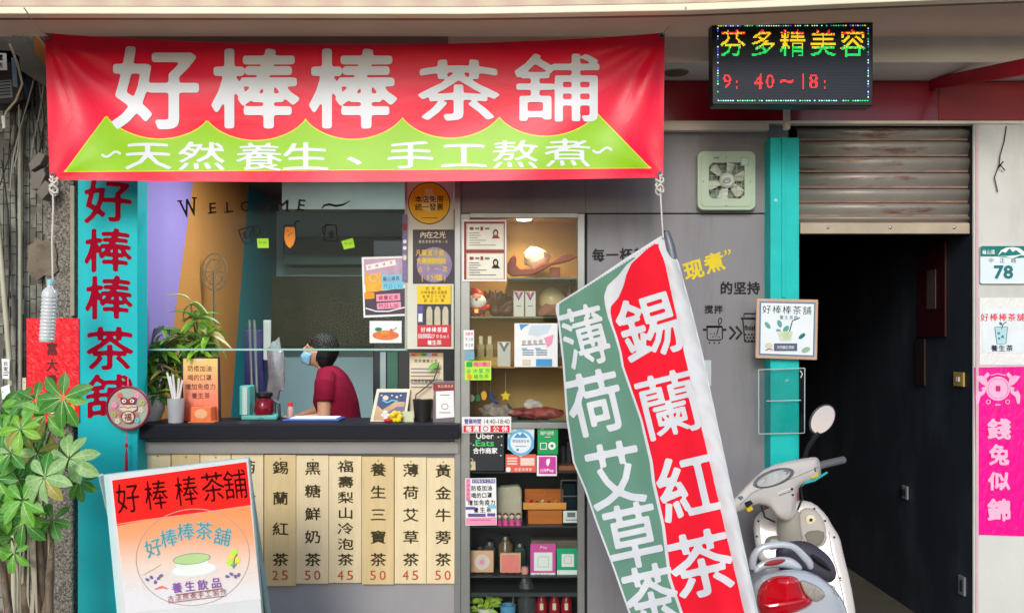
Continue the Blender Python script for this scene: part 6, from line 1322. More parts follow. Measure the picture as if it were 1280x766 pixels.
q.poly([(138.5, 599), (308.5, 576.5), (326, 748.5), (250, 757), (157, 767), (152, 720)], mat('poster_white', srgb(214, 210, 208), .5, .03, 6), .0014)
zf = lambda py: P(230, py, bp(230, py)).z
q.poly([(146, 655), (313, 631), (326, 748), (158, 766)], bands_z('orange_poster_gradient', [(zf(740), srgb(214, 210, 208)), (zf(705), srgb(222, 196, 176)), (zf(670), srgb(236, 150, 96)), (zf(640), srgb(240, 136, 66))], .6), .0018)
q.poly([(140, 600), (308, 577), (313.5, 631), (180, 650), (146, 657)], mat('poster_red_top', srgb(240, 34, 26), .7, .1, 4, spec=.1), .0022)
q.stroke([(146, 655), (180, 649.5), (240, 642), (313, 631.5)], 1.2, mat('fold_light', srgb(250, 120, 100), .4), .0028)
dr = mat('dark_maroon_brush', srgb(62, 6, 10), .8, spec=.05)
for ch, cx, cy in (('好', 160, 622), ('棒', 195, 618), ('棒', 233, 613), ('茶', 266, 608), ('舖', 294, 605)): q.text(ch, cx, cy, 31, 40, dr, rot=7, bold=.0, N=48, l=.003)
q.ring(241, 696, 71, 60, .9, mat('faint_circle', srgb(170, 150, 140), .7), .003, 64, rot=-8)
for ch, cx, cy, r in (('好', 192, 684, 18), ('棒', 211, 672, 12), ('棒', 232, 664, 6), ('茶', 255, 663, -2), ('舖', 278, 670, -10)):
    q.text(ch, cx, cy, 23, 24, mat('soft_blue_letter', srgb(110, 170, 180), .5), rot=r, bold=.022, N=48, l=.003); q.text(ch, cx, cy, 22, 23, mat('dim_teal_letter', srgb(80, 120, 110), .5), rot=r, bold=-.004, N=48, l=.0034)
q.disc(242, 712, 30, 9, mat('saucer_print', srgb(206, 208, 196), .5), .003, rot=-6); q.disc(242, 711, 26, 7, M['paper'], .0032, rot=-6)
q.poly([(217, 700), (222, 710), (232, 716), (250, 715), (258, 708), (262, 695)], mat('bowl_print', srgb(214, 222, 204), .5), .0034); q.disc(239.5, 698, 23, 6.5, mat('green_tea_print', srgb(166, 198, 120), .5), .0036, rot=-6); q.ring(239.5, 698, 23, 6.5, .8, M['ggrey'], .0038, rot=-6)
for k in range(3): q.stroke([(228 + k * 8, 690), (230 + k * 8, 686), (228 + k * 8, 682)], 1, mat('faint_green', srgb(180, 214, 180), .5), .003)
for cx, cy, m_ in ((290, 694, 'yellow'), (296, 700, 'yellow'), (287, 702, 'limegreen'), (293, 690, 'limegreen')): q.disc(cx, cy, 4, 5, M[m_], rot=30)
q.stroke([(292, 710), (293, 698), (296, 692)], 1.6, M['tealink']); q.stroke([(289, 705), (292, 709), (296, 703)], 1.6, M['green'])
for cx, cy in ((184, 724), (189, 721), (194, 727), (198, 722), (201, 719), (284, 720), (289, 717), (294, 720), (298, 718)): q.disc(cx, cy, 2.6, 1.8, M['purple'], rot=cx * 7)
q.stroke([(178, 718), (190, 710), (200, 705)], [1, 3, 1], mat('root_print', srgb(220, 196, 170), .5)); q.stroke([(193, 736), (202, 733), (209, 735)], [1, 3, 1], M['coral'])
for ch, cx, cy in (('養', 221, 734), ('生', 237, 732), ('飲', 253, 730.5), ('品', 270, 728)): q.text(ch, cx, cy, 13.5, 14, mat('violet_brush', srgb(122, 50, 150), .5), rot=6, bold=.008, N=36)
q.stroke([(219, 743), (278, 735)], 1, M['wine'])
for k, ch in enumerate('古法熬煮手工製作'): q.text(ch, 213 + k * 9.4, 747.5 - k * 1.2, 8.5, 8.5, M['wine'], rot=6, N=32)
q.stroke([(210, 753), (282, 744)], .8, M['wine']); q.build('poster_print', t)

# =================================================================== SQUARE SIGN, ACRYLIC HOLDER
t = thing('square_sign', 'square wooden framed sign with a drink and leaves on the teal post', 'sign', P(984, 450, -.16)); sp = plane3((945, 373, -.15), (1023, 374, -.15), (945, 450, -.14))
MB().prism([(946, 373), (1023, 374.5), (1021.5, 450), (944.5, 447.5)], sp, .018).build('wooden_frame', mat('pale_wood_frame', srgb(200, 164, 140), .5, .1, 6), t, bevel=.004); q = Pr(sp)
q.poly([(949.5, 376.5), (1019.5, 378), (1018, 446), (948.5, 443.5)], M['steelblue']); q.poly([(951.5, 378.5), (1017.5, 380), (1016, 444), (950.5, 441.5)], mat('sign_white', srgb(228, 234, 236), .5, .03))
q.line('好棒棒茶舖', 958.5, 386.5, 1009, 388, 11.5, 11.5, M['ink'], bold=.0, N=40); q.line('養生茶飲', 977, 396.5, 995, 397, 5.2, 5.5, M['steelblue'], N=32, bold=.01)
q.stroke([(987, 414), (990.5, 401), (1000, 397)], 1.3, M['ink'])
for cx, cy, rx, ry, r, m_ in ((959.5, 406.5, 5, 2.6, 50, 'tealink'), (974.5, 404.5, 4.8, 2.8, 70, 'tealink'), (982.5, 411, 4.8, 3, -50, 'tealink'), (973, 413, 3, 1.8, 10, 'green'), (1002.5, 420, 5, 2.4, -40, 'tealink')): q.disc(cx, cy, rx, ry, mat('leaf_teal', srgb(96, 164, 150), .5) if cx < 1000 else M[m_], rot=r)
q.poly([(972, 414), (991, 414), (989, 426), (975, 426)], mat('pale_glass_print', srgb(206, 214, 190), .5, .1, 30)); q.disc(983, 419, 5.5, 5, mat('pale_fruit', srgb(190, 206, 160), .5)); q.rect(967.5, 429, 996.5, 438.5, mat('slate_label', srgb(86, 92, 116), .5)); q.line('天然養生茶飲', 973, 434, 991, 434, 4, 4.4, M['paper'])
q.disc(961, 432, 4.5, 4, mat('pale_bean', srgb(220, 208, 184), .5)); q.stroke([(957, 438), (961, 436), (966, 437)], 1, M['brown']); q.disc(1007.5, 437, 5.5, 3.2, mat('pale_leaf_print', srgb(150, 180, 150), .5), rot=-20); q.build('print', t)
t = thing('acrylic_holder', 'empty clear acrylic leaflet holder fixed across the teal post', 'holder', P(977, 542, -.14)); MB().prism([(948, 461.5), (1006, 459.5), (1005.5, 541), (948.5, 543)], -.13, .003).build('front_sheet', ACRYL, t); MB().prism([(948, 461), (1006, 459), (1005.5, 541), (948.5, 543)], -.108, .003).build('rear_sheet', ACRYL, t)
ed = mat('acrylic_edge', srgb(190, 204, 204), .25)
for a, b_ in (((948, 462), (1006, 460)), ((948.5, 542), (1005.5, 541)), ((948.3, 462), (948.5, 542)), ((1006, 460), (1005.6, 541)), ((958, 501), (1001, 500))): MB().tube([P(*a, -.132), P(*b_, -.132)], .0022, 5).build('edge', ed, t)
MB().tube([P(1000, 463, -.13), P(1003, 467, -.13), P(1001, 472, -.13)], .003, 5).build('tape', ed, t)

# =================================================================== SIGNS ON THE PILLAR
PYY = -.024
t, q = card('address_plate', 'green and white house number plate reading 78 on the pillar', 'number plate', 0, 0, 0, 0, PYY - .012, mat('plate_white', srgb(222, 234, 236), .35, .02), corners=rrect(1225.5, 307.5, 1284, 354.5, 2.5, 4), th=.012)
tg = mat('plate_green', srgb(8, 120, 112), .4); q.poly(rrect(1225.5, 307.5, 1284, 320, 2.5, 4)[:], tg); q.poly([(1225.8, 314), (1284, 314), (1284, 321.5), (1268, 323), (1246, 320.5), (1225.8, 320.5)], tg); q.poly([(1247, 320), (1251, 313), (1258, 309.5), (1266, 308.8), (1274, 310), (1281, 315), (1283, 320), (1276, 319), (1271, 321), (1266, 323), (1258, 321)], M['paper']); q.poly([(1247, 320), (1253, 314.5), (1257, 316), (1262, 310.5), (1266, 315), (1270, 312.5), (1277, 318), (1270, 319), (1258, 320)], tg)
q.line('龜山區', 1230.5, 315, 1241.5, 315, 5.2, 6, M['paper'], bold=.01, N=32); q.line('中正路', 1239, 325.5, 1267, 325.5, 7, 6.4, M['ggrey'], bold=.0, N=32); q.text('78', 1254.5, 340, 24, 17, mat('plate_number', srgb(24, 112, 118), .4), bold=.03, N=56); q.build('print', t)
t, q = card('tea_notice', 'white notice with a drink glass and red characters below the number plate', 'notice', 1224.5, 372, 1288, 456, PYY, mat('laminated_white', srgb(232, 230, 226), .3, .03)); q.rect(1228, 386, 1284, 441, mat('cool_white', srgb(224, 230, 232), .4))
q.line('好棒棒茶舖', 1231, 396.5, 1276, 396.5, 10.5, 10.5, M['red'], bold=.012, N=40); q.poly([(1244, 410), (1259, 409), (1257.5, 429), (1246.5, 430)], mat('drink_print', srgb(180, 216, 222), .5)); q.stroke([(1243.5, 409), (1259.5, 408.5), (1257.5, 429.5), (1246, 430), (1243.5, 409)], .9, M['tealink']); q.stroke([(1252, 411), (1254, 405), (1258, 402)], 1, M['ink']); q.disc(1251, 404.5, 2.2, 1.6, M['tealink'], rot=40); q.rect(1247, 415, 1250, 418, M['steelblue']); q.poly([(1251, 421), (1254, 418), (1255, 423)], M['tealink']); q.disc(1249, 423, 1.3, 1.3, M['tealink']); q.line('養生茶', 1243, 435, 1262, 435, 9, 8.5, M['navy'], bold=.012, N=40); q.build('print', t)
t, q = card('pink_couplet', 'glossy bright pink new year couplet with pale characters on the pillar', 'couplet', 0, 0, 0, 0, PYY, mat('glossy_pink_paper', srgb(246, 8, 140), .28, .05, 30, .35, 50), corners=[(1218, 459), (1286, 458), (1287, 670), (1221.5, 668)])
pp = mat('pale_pink_print', srgb(248, 178, 206), .4); q.disc(1247.5, 485.5, 15, 15, pp); q.ring(1247.5, 485.5, 12.5, 12.5, .6, M['magenta']); q.rect(1244.5, 482, 1250.5, 489, mat('deep_pink', srgb(210, 20, 120), .4))
for s in (-1, 1):
    q.poly([(1247.5 + s * 14, 474), (1247.5 + s * 20, 469), (1247.5 + s * 28, 470), (1247.5 + s * 24, 476), (1247.5 + s * 20, 480), (1247.5 + s * 12, 484)], pp); q.poly([(1247.5 + s * 14, 482), (1247.5 + s * 24, 486), (1247.5 + s * 28, 494), (1247.5 + s * 27, 505), (1247.5 + s * 24, 504), (1247.5 + s * 22, 496), (1247.5 + s * 16, 491)], pp); q.poly([(1247.5 + s * 14, 473), (1247.5 + s * 10, 468), (1247.5 + s * 13, 465), (1247.5 + s * 19, 471)], pp); q.disc(1247.5 + s * 22, 487, 2.4, 2.4, M['magenta']); q.ring(1247.5 + s * 12, 502, 2.4, 2.4, 1, pp)
q.stroke([(1238, 469), (1247.5, 467), (1257, 469)], 1.2, pp); q.rect(1244, 505, 1251, 506.5, pp)
for ch, cy, w_, h in (('錢', 536, 30, 27), ('兔', 568, 26, 27), ('似', 601, 28, 24), ('錦', 637, 30, 29)): q.text(ch, 1249, cy, w_, h, pp, bold=.03, N=48, soft=2)
q.build('print', t)
rope('cable_end', [P(1258, 158, PYY), P(1255, 178, PYY - .01), P(1250, 195, PYY - .012), P(1249, 206, PYY - .014), P(1243, 222, PYY - .01), P(1247, 240, PYY - .006)], .0028, 'loose grey wire with a knot dangling on the pillar top', 'wire', m=M['wirek'])
rope('cable_end', [P(1248, 210, PYY - .01), P(1254, 202, PYY - .02), P(1250, 206, PYY - .03), P(1256, 213, PYY - .012)], .003, 'short twisted wire tail crossing the dangling wire', 'wire', m=M['wirek'])

# corridor fittings, all on its right wall
RW = CX1 - .003
def wallplate(name, y0_, y1_, za, zb_, m_, label, cat, parts=()):
    t = thing(name, label, cat, (RW, (y0_ + y1_) / 2, za)); MB().box(RW - .012, RW, y0_, y1_, za, zb_).build('plate', m_, t, bevel=.002)
    for a, b_, c_, d_, mm, nm in parts: MB().box(RW - .017, RW - .011, a, b_, c_, d_).build(nm, mm, t)
brass = mat('aged_brass_plate', srgb(176, 150, 80), .4, .1)
wallplate('switch_plate', .07, .17, 1.375, 1.45, brass, 'small brass coloured switch plate on the corridor wall near the pillar', 'switch', ((.105, .135, 1.40, 1.425, M['cream'], 'rocker'),))
wallplate('wall_socket', .72, .79, .66, .74, M['ggrey'], 'grey socket low on the dark corridor wall', 'socket', ((.735, .75, .68, .72, M['dark'], 'slot'), (.765, .78, .68, .72, M['dark'], 'slot')))
wallplate('low_socket', .06, .12, .27, .37, M['ggrey'], 'little grey socket near the floor beside the pillar', 'socket', ((.075, .09, .29, .35, M['dark'], 'slot'),))
wallplate('red_couplet', .26, .58, 1.64, 2.17, mat('dim_red_paper', srgb(52, 8, 14), .5, .1), 'dark red couplet hanging inside the dark corridor', 'couplet', ((.36, .46, 1.80, 2.02, mat('dim_print', srgb(80, 60, 60), .6), 'print'),))
wallplate('wood_strip', .5, .62, 1.36, 1.63, mat('dark_brown_strip', srgb(40, 26, 26), .6, .1), 'dark brown strip below the red couplet in the corridor', 'strip')

# =================================================================== CLUTTER ON THE LEFT WALL
t = thing('red_poster', 'bright red new year poster with dark characters on the left column', 'poster', P(65, 529, -.07)); MB().prism([(33, 398), (98.5, 397.5), (99, 528), (33.5, 529)], -.128, .003).build('sheet', mat('bright_red_paper', srgb(238, 10, 34), .35, .05, 6, .15, 20), t)
q = Pr(-.128); dk2 = mat('dark_red_brown_ink', srgb(92, 10, 16), .5)
q.line('富大貴', 65, 436, 65, 476, 15, 17, dk2, rot=0, bold=.02, N=40)
for k in range(4): q.text('吉', 85, 424 + k * .1, 8, 9, M['coral']) if k == 0 else None
q.line('平安吉祥', 42, 459, 42, 478, 4, 5, M['coral'], rot=0); q.disc(65, 500, 22, 9, mat('gold_print', srgb(236, 130, 50), .4, .15, 20)); q.poly([(56, 512), (62, 505), (70, 511), (66, 518)], M['paper']); q.disc(90, 512, 4, 7, M['orange']); q.build('print', t)
t = thing('electric_meter', 'black electric meter box with white printed labels at the top left', 'meter', P(13, 132, -.1)); MB().prism([(-16, 60), (14, 62), (26, 70), (30, 124), (18, 131), (-16, 131)], -.12, .12).build('box_body', M['black'], t, bevel=.008)
q = Pr(-.12); q.poly([(-8, 66), (8, 67), (9, 88), (-8, 88)], M['paper']); q.line('電表', 0, 72, 0, 82, 8, 8, M['ink'], rot=0, bold=.02, N=32); q.poly([(-10, 102), (14, 100), (16, 122), (-10, 124)], M['ggrey'])
for k in range(5): q.stroke([(-8, 104 + k * 4), (13, 102 + k * 4)], 1.4, M['ink'])
q.poly([(14, 72), (20, 74), (22, 110), (16, 108)], M['steelblue']); q.build('print', t)
pp1 = mat('grey_conduit', srgb(158, 158, 142), .5, .08); pp2 = mat('cream_conduit', srgb(190, 184, 160), .5, .08)
def pipe(pts, r, m_, label, name='conduit', cat='conduit'): return solo(MB().tube(pts, r, 10), name, m_, label, cat, smooth=True)
pipe([P(25, 110, -.03), P(25.5, 560, -.03), P(26, 820, -.03)], .010, pp1, 'straight grey conduit running down the old tiled wall')
pipe([P(-6, 240, -.06), P(2, 330, -.06), P(12, 450, -.06), P(16, 560, -.06), P(18, 812, -.06)], .013, pp2, 'leaning cream conduit to the left of the straight grey one')
pipe([P(2, 200, -.05), P(10, 262, -.05), P(12, 330, -.05), P(9, 420, -.05)], .0035, M['wirek'], 'thin black cable sagging left of the conduits', 'cable', 'cable')
pipe([P(20, 100, -.05), P(18, 200, -.04), P(21, 300, -.04), P(20, 470, -.04)], .003, M['wirek'], 'thin dark cable running just left of the grey conduit', 'cable', 'cable')
pipe([P(12, 55, -.2), P(22, 80, -.18), P(28, 105, -.14), P(20, 126, -.12), P(8, 140, -.12), P(4, 152, -.12)], .0055, mat('cream_cable', srgb(206, 196, 168), .5), 'curved cream cable looping around the electric meter', 'cable', 'cable')
t = solo(MB().prism([(1, 145), (6, 144), (6.5, 160), (3, 161)], -.13, .012), 'cable_plug', M['paper'], 'little white plug hanging at the end of the cream cable', 'plug', bevel=.002)
rn = random.Random(17); ctg = thing('cable_tangle', 'tangle of thin grey and black cables between meter box and banner', 'cables', P(42, 250, -.06))
for k in range(12):
    x0 = rn.uniform(30, 58); y0 = rn.uniform(60, 110); x1 = x0 + rn.uniform(-26, 4); y1 = rn.uniform(180, 250); pts = []
    for j in range(8): f = j / 7; pts.append(P(lerp(x0, x1, f) + 9 * math.sin(f * 3.2 + k), lerp(y0, y1, f), -.06 - .02 * (k % 3)))
    MB().tube(pts, rn.choice((.002, .003, .0035)), 6).build('strand', rn.choice((M['wirek'], M['wire'], M['wirek'])), ctg, smooth=True)
cg = mat('grey_connector_plastic', srgb(112, 106, 98), .6, .1)
for k, (pts, lb_) in enumerate((([(35, 205), (48, 190), (57, 193), (50, 206), (38, 214)], 'topmost'), ([(36, 226), (42, 216), (54, 210), (57, 218), (49, 236), (40, 237)], 'middle'), ([(44, 240), (56, 225), (62, 230), (60, 242), (52, 250)], 'lowest'))):
    t = thing('connector_block', lb_ + ' of the three grey connector blocks hanging by the banner', 'connector', P(48, max(p_[1] for p_ in pts), -.16), 'grey connector blocks'); MB().prism(pts, -.16, .06).build('block_body', cg, t, bevel=.004)
solo(MB().prism([(42, 40), (58, 62), (58, 84), (43, 66)], -.2, .03), 'orange_board', mat('orange_brown_board', srgb(170, 104, 40), .6, .15, 8), 'orange brown board end beside the top left banner corner', 'board', bevel=.002)
solo(MB().prism([(-30, 8), (4, 14), (62, 70), (62, 112), (-30, 52)], -.12, .06), 'awning_strut', stains(mat('dim_strut', srgb(104, 104, 98), .7, .1), srgb(60, 58, 54), 5, .5, .7, .6), 'dark slanting strut under the awning at the top left', 'strut', bevel=.004)
rg_ = MB()
for k in range(7):
    a = P(20 + k * 2, 24 + k, -.32); rg_.tube([a, a + Vector((rn.uniform(-.04, .02), 0, -.04)), a + Vector((rn.uniform(-.06, .04), -.01, -.075 - rn.random() * .03))], [.009, .007, .002], 6)
solo(rg_, 'frayed_cloth', mat('frayed_cloth', srgb(206, 192, 160), .8, .1), 'frayed pale cloth strip tied under the awning corner', 'cloth', smooth=True, remesh=.004)
for (c4, lb_, m_) in (([(2, 448), (12, 449), (11.5, 474), (3, 473)], 'small printed tag stuck high on the cream conduit', M['ggrey']), ([(1, 484), (12, 480), (13, 497), (3, 499)], 'white paper tag stuck low on the cream conduit', M['paper']), ([(28, 472), (32.5, 472), (32.5, 494), (28, 493)], 'narrow pale tag beside the red poster', M['beige'])):
    t, q = card('paper_tag', lb_, 'tag', 0, 0, 0, 0, -.085, M['paper'] if m_ is M['ggrey'] else m_, corners=c4)
    if m_ is M['ggrey']: q.line('台電', 7, 454, 7, 461, 6, 6, M['ink'], rot=0); q.rect(4, 465, 11, 466, M['ink']); q.rect(4, 468, 10, 469, M['ink'])
    else: q.rect(c4[0][0] + 1.2, c4[0][1] + 5, c4[0][0] + 3, c4[0][1] + 6, M['ggrey'])
    q.build('print', t)

wrinkle(MATS['red_vinyl'], 4, .08)
for m_ in ('poster_red_top', 'poster_white', 'glossy_pink_paper', 'bright_red_paper', 'laminated_white'): wrinkle(MATS[m_], 9, .3)
# =================================================================== SCOOTER
def puff(outline, df, bulge, rad, th, m, name, parent, step=1.6, bump=None, nsub=1, edge=0):
    """pillowed body panel: swells towards the viewer from its outline, closed at the back"""
    o = np.array(outline, float)
    for _ in range(nsub):       # round the outline (Chaikin)
        n_ = np.roll(o, -1, 0); a = o * .75 + n_ * .25; b_ = o * .25 + n_ * .75; o = np.empty((2 * len(a), 2)); o[0::2] = a; o[1::2] = b_
    lo = o.min(0) - step * 2; hi = o.max(0) + step * 2; nx = int((hi[0] - lo[0]) / step) + 1; ny = int((hi[1] - lo[1]) / step) + 1
    gx, gy = np.meshgrid(lo[0] + step * np.arange(nx + 1), lo[1] + step * np.arange(ny + 1)); ins = np.zeros(gx.shape, bool); dist = np.full(gx.shape, 1e9); k = len(o)
    for i in range(k):
        A = o[i]; B = o[(i + 1) % k]; ab = B - A; l2 = ab.dot(ab) + 1e-9; t = np.clip(((gx - A[0]) * ab[0] + (gy - A[1]) * ab[1]) / l2, 0, 1); dist = np.minimum(dist, np.hypot(gx - A[0] - t * ab[0], gy - A[1] - t * ab[1]))
        c_ = ((A[1] > gy) != (B[1] > gy)); xx = A[0] + (gy - A[1]) * ab[0] / (ab[1] if abs(ab[1]) > 1e-9 else 1e-9); ins ^= c_ & (gx < xx)
    s = np.where(ins, -dist, dist); vs = []; fs = []; idx = {}
    def V(i, j):
        if (i, j) not in idx: idx[(i, j)] = len(vs); vs.append((gx[j, i], gy[j, i], -s[j, i]))
        return idx[(i, j)]
    def E_(i, j, i2, j2):
        if (i2, j2) < (i, j): i, j, i2, j2 = i2, j2, i, j
        if (i, j, i2, j2) not in idx:
            a = s[j, i]; b_ = s[j2, i2]; t = min(max(a / (a - b_), .05), .95); idx[(i, j, i2, j2)] = len(vs); vs.append((lerp(gx[j, i], gx[j2, i2], t), lerp(gy[j, i], gy[j2, i2], t), 0.))
        return idx[(i, j, i2, j2)]
    neg = s < 0; an = neg[:-1, :-1] | neg[1:, :-1] | neg[:-1, 1:] | neg[1:, 1:]
    for j, i in zip(*np.nonzero(an)):
        cs = ((i, j), (i + 1, j), (i + 1, j + 1), (i, j + 1)); po = []
        for q_ in range(4):
            a = cs[q_]; b_ = cs[(q_ + 1) % 4]; na = neg[a[1], a[0]]; nb = neg[b_[1], b_[0]]
            if na: po.append(V(*a))
            if na != nb: po.append(E_(*a, *b_))
        if len(po) >= 3: fs.append(tuple(po))
    fr = []; bk = []
    for x, y, d in vs:
        h = bulge * math.sqrt(max(0, 1 - (1 - min(max(d, 0) / rad, 1)) ** 2)); 
        if bump: h += bump(x, y)
        D = df(x, y) if callable(df) else df
        fr.append(P(x, y, D - h)); bk.append(P(x, y, D + th * (0.0 if d <= 0 else math.sqrt(max(0, 1 - (1 - min(d / rad, 1)) ** 2)))))
    n = len(fr); rim = {}
    f2 = [tuple(n + q_ for q_ in reversed(f)) for f in fs]; ec = {}
    for f in fs:
        for a, b_ in zip(f, f[1:] + f[:1]): ec[(a, b_)] = 1
    wl_ = [(b_, a, a + n, b_ + n) for (a, b_) in ec if (b_, a) not in ec]
    return MB().add(fr + bk, fs + f2 + wl_).build(name, m, parent, smooth=True, ang=75)
sc_ = thing('scooter', 'parked silver beige scooter with red tail lamp and one round mirror by the doorway', 'scooter', (1.15, -.7, 0))
bei = mat('beige_grey_plastic', srgb(216, 207, 198), .3, .04, 4, coat=.6); bei2 = mat('grey_beige_inner_plastic', srgb(176, 168, 156), .5, .05, 4); slv_ = mat('silver_blue_paint', srgb(198, 202, 208), .25, .04, 4, metal=.15, coat=.5)
rub = mat('grey_rubber', srgb(96, 96, 100), .6, .05, 30, .3, 200); lens_r = mat('red_tail_lens', srgb(196, 6, 26), .12, .05, coat=1); seatm = mat('grey_seat_vinyl', srgb(66, 62, 72), .5, .06, 20, .1, 80)
hbf = lambda x, y: interp(x, [(905, -.78), (1030, -.30)]) - (y - 600) * .0006
puff([(912, 628), (923, 617), (938, 601), (960, 582), (994, 574), (1019, 570.5), (1025, 574), (1027, 595), (1024, 598), (1004, 604), (997, 612), (996, 634), (993, 646), (984, 651), (972, 647), (963, 634), (956, 631), (946, 629), (927, 638), (914, 642)], hbf, .055, 12, .07, bei, 'handlebar_cover', sc_, 1.4)
puff([(941, 603), (950, 593), (968, 585), (986, 584), (994, 588), (990, 597), (975, 606), (955, 611), (943, 609)], lambda x, y: hbf(x, y) - .054, .012, 5, .004, mat('gauge_bezel', srgb(110, 108, 110), .35), 'gauge_bezel', sc_, 1.2)
gz = lambda x, y: hbf(x, y) - .068
q = Pr(gz); q.disc(967, 597.5, 22, 7.5, mat('gauge_face', srgb(206, 204, 200), .1, .15, 12, coat=1), .001, rot=-21); q.disc(962, 600, 11, 5, mat('gauge_dial', srgb(236, 236, 232), .2, .05), .0014, rot=-21); q.disc(982, 590, 5, 3, M['ggrey'], .0014, rot=-20)
for a in range(200, 341, 20): q.stroke([(962 + 9 * math.cos(R(a)), 601 + 4 * math.sin(R(a))), (962 + 11 * math.cos(R(a)), 601 + 5 * math.sin(R(a)))], .5, M['ink'], .0018)
q.stroke([(962, 601), (956, 598)], .6, M['red'], .002); q.build('gauge', sc_)
sw = MB().prism([(1009, 587), (1019, 583.5), (1020.5, 589), (1011, 592)], lambda x, y: hbf(x, y) - .052, .03); sw.build('switch', M['black'], sc_, bevel=.002); MB().prism([(1015, 593), (1022.5, 590.5), (1023, 596), (1015.5, 598)], lambda x, y: hbf(x, y) - .046, .03).build('button', M['yellow'], sc_, bevel=.002)
MB().prism([(930, 628), (938, 624.5), (942, 629), (934, 634)], lambda x, y: hbf(x, y) - .052, .03).build('switch', M['black'], sc_, bevel=.002); MB().prism([(933, 636), (940, 632.5), (942, 636.5), (935.5, 640)], lambda x, y: hbf(x, y) - .045, .03).build('button', M['yellow'], sc_, bevel=.002); MB().prism([(923, 622), (928, 619.5), (931, 623), (926, 626)], lambda x, y: hbf(x, y) - .052, .03).build('switch', M['ggrey'], sc_, bevel=.002)
q = Pr(lambda x, y: hbf(x, y) - .0552); q.stroke([(972, 616), (988, 610)], 1.2, M['paper'], .003); q.stroke([(974, 619), (989, 613.5)], 1.0, M['ggrey'], .003); q.disc(990, 611, 1.6, 1.6, M['ink'], .003); q.disc(991, 618, 1.3, 1.3, M['ink'], .003); q.build('cover_marks', sc_)
MB().tube([P(1022, 583, -.30), P(1030, 580, -.29), P(1054, 574.5, -.27), P(1056.5, 574, -.27)], [.018, .019, .019, .014], 16).build('grip', rub, sc_, smooth=True); MB().tube([P(914, 632, -.76), P(900, 640, -.80), P(884, 648, -.84)], .018, 14).build('grip', rub, sc_, smooth=True)
MB().tube([P(1000, 607, -.38), P(1006, 603, -.40), P(1018, 600, -.40), P(1034, 590, -.38)], [.008, .007, .006, .005], 8).build('brake_lever', mat('turquoise_lever', srgb(40, 170, 170), .4), sc_, smooth=True)
MB().tube([P(1007, 574, -.33), P(1008, 564, -.34), P(1013, 555, -.35), P(1023, 540, -.36)], [.012, .010, .011, .014], 10).build('mirror_stem', M['black'], sc_, smooth=True)
MC = P(1028.5, 524, -.36); mrx, mry = 13.5 / F * 4.14, 20.5 / F * 4.14
def mring(r, d, k=0): 
    o = []
    for j in range(36):
        a = 2 * math.pi * j / 36; x, y = r * mrx * math.cos(a), r * mry * math.sin(a); tl_ = R(-36); zz_ = x * math.sin(tl_) + y * math.cos(tl_); o.append(MC + Vector((x * math.cos(tl_) - y * math.sin(tl_), d + .10 * zz_, zz_)))
    return o
mm = MB(); rings = [mring(.93, -.002), mring(1.0, 0), mring(1.03, .012), mring(.8, .03), mring(.3, .04)]
mm.add([v for r_ in rings for v in r_], [(i * 36 + j, i * 36 + (j + 1) % 36, (i + 1) * 36 + (j + 1) % 36, (i + 1) * 36 + j) for i in range(4) for j in range(36)] + [tuple(range(144, 180))]); mm.build('mirror_shell', mat('mirror_shell', srgb(72, 70, 72), .4), sc_, smooth=True)
MB().add(mring(.94, -.001), [tuple(range(36))]).build('mirror_glass', mat('pinkish_mirror_tint', (.42, .33, .33), .05, 0, metal=1), sc_)  # pinkish tint of the reflected street is put into the mirror colour
# leg shield
ls = lambda x, y: -.30 - (y - 640) * .0012 - (x - 1000) * .0006
puff([(941, 652), (948, 641), (960, 635), (975, 630), (1000, 624), (1018, 628), (1033, 643), (1040, 656), (1050, 671), (1054, 691), (1063, 726), (1070, 766), (1078, 850), (1040, 850), (1030, 790), (1015, 740), (985, 715), (950, 705), (944, 682)], ls, .035, 9, .06, bei, 'leg_shield', sc_, 1.7)
ls2 = lambda x, y: ls(x, y) - .034
puff([(998, 640), (1004, 634), (1018, 635), (1028, 646), (1033, 660), (1034, 676), (1026, 684), (1010, 684), (1001, 672), (997, 655)], ls2, .010, 5, .003, bei2, 'glove_pocket', sc_, 1.3)
puff([(1003, 664), (1030, 661), (1031, 674), (1024, 682), (1011, 682)], lambda x, y: ls2(x, y) - .009, .004, 4, .002, mat('pocket_shadow_plastic', srgb(120, 114, 100), .6), 'pocket_shade', sc_, 1.3)  # shade inside the pocket, put into the colour of a darker panel
lk = P(1013, 649, ls2(1013, 649) - .012); MB().loft([(lk + Vector((0, .006, 0)), (.024, 0, 0), (0, 0, .024)), (lk + Vector((0, -.004, 0)), (.023, 0, 0), (0, 0, .023)), (lk + Vector((0, -.007, 0)), (.012, 0, 0), (0, 0, .012))], 24).build('lock_ring', mat('cream_lock', srgb(224, 210, 180), .35), sc_, smooth=True); MB().ball(lk + Vector((0, -.008, 0)), .008, .003, .008).build('key_hole', M['black'], sc_, smooth=True)
puff([(955, 680), (957, 672), (967, 668), (978, 671), (981, 679), (975, 686), (960, 687)], ls2, .02, 6, .003, mat('olive_cap_plastic', srgb(130, 130, 116), .5), 'fuel_cap', sc_, 1.2); cap_ = P(968, 678, ls2(968, 678) - .022); MB().ball(cap_, .026, .006, .018).build('cap_face', mat('pale_cap_face', srgb(176, 176, 160), .4), sc_, smooth=True)
puff([(983, 681), (985, 671), (987, 665), (992, 665), (995, 671), (996, 681)], ls2, .02, 4, .003, M['black'], 'bag_hook', sc_, 1.1)
q = Pr(lambda x, y: ls2(x, y))
for cx, cy in ((1018, 635.5), (1031.5, 650.5), (948, 651), (946, 670), (1043, 671), (1050, 722)): q.disc(cx, cy, 1.4, 1.4, M['ink'], .003)
q.build('screws', sc_)
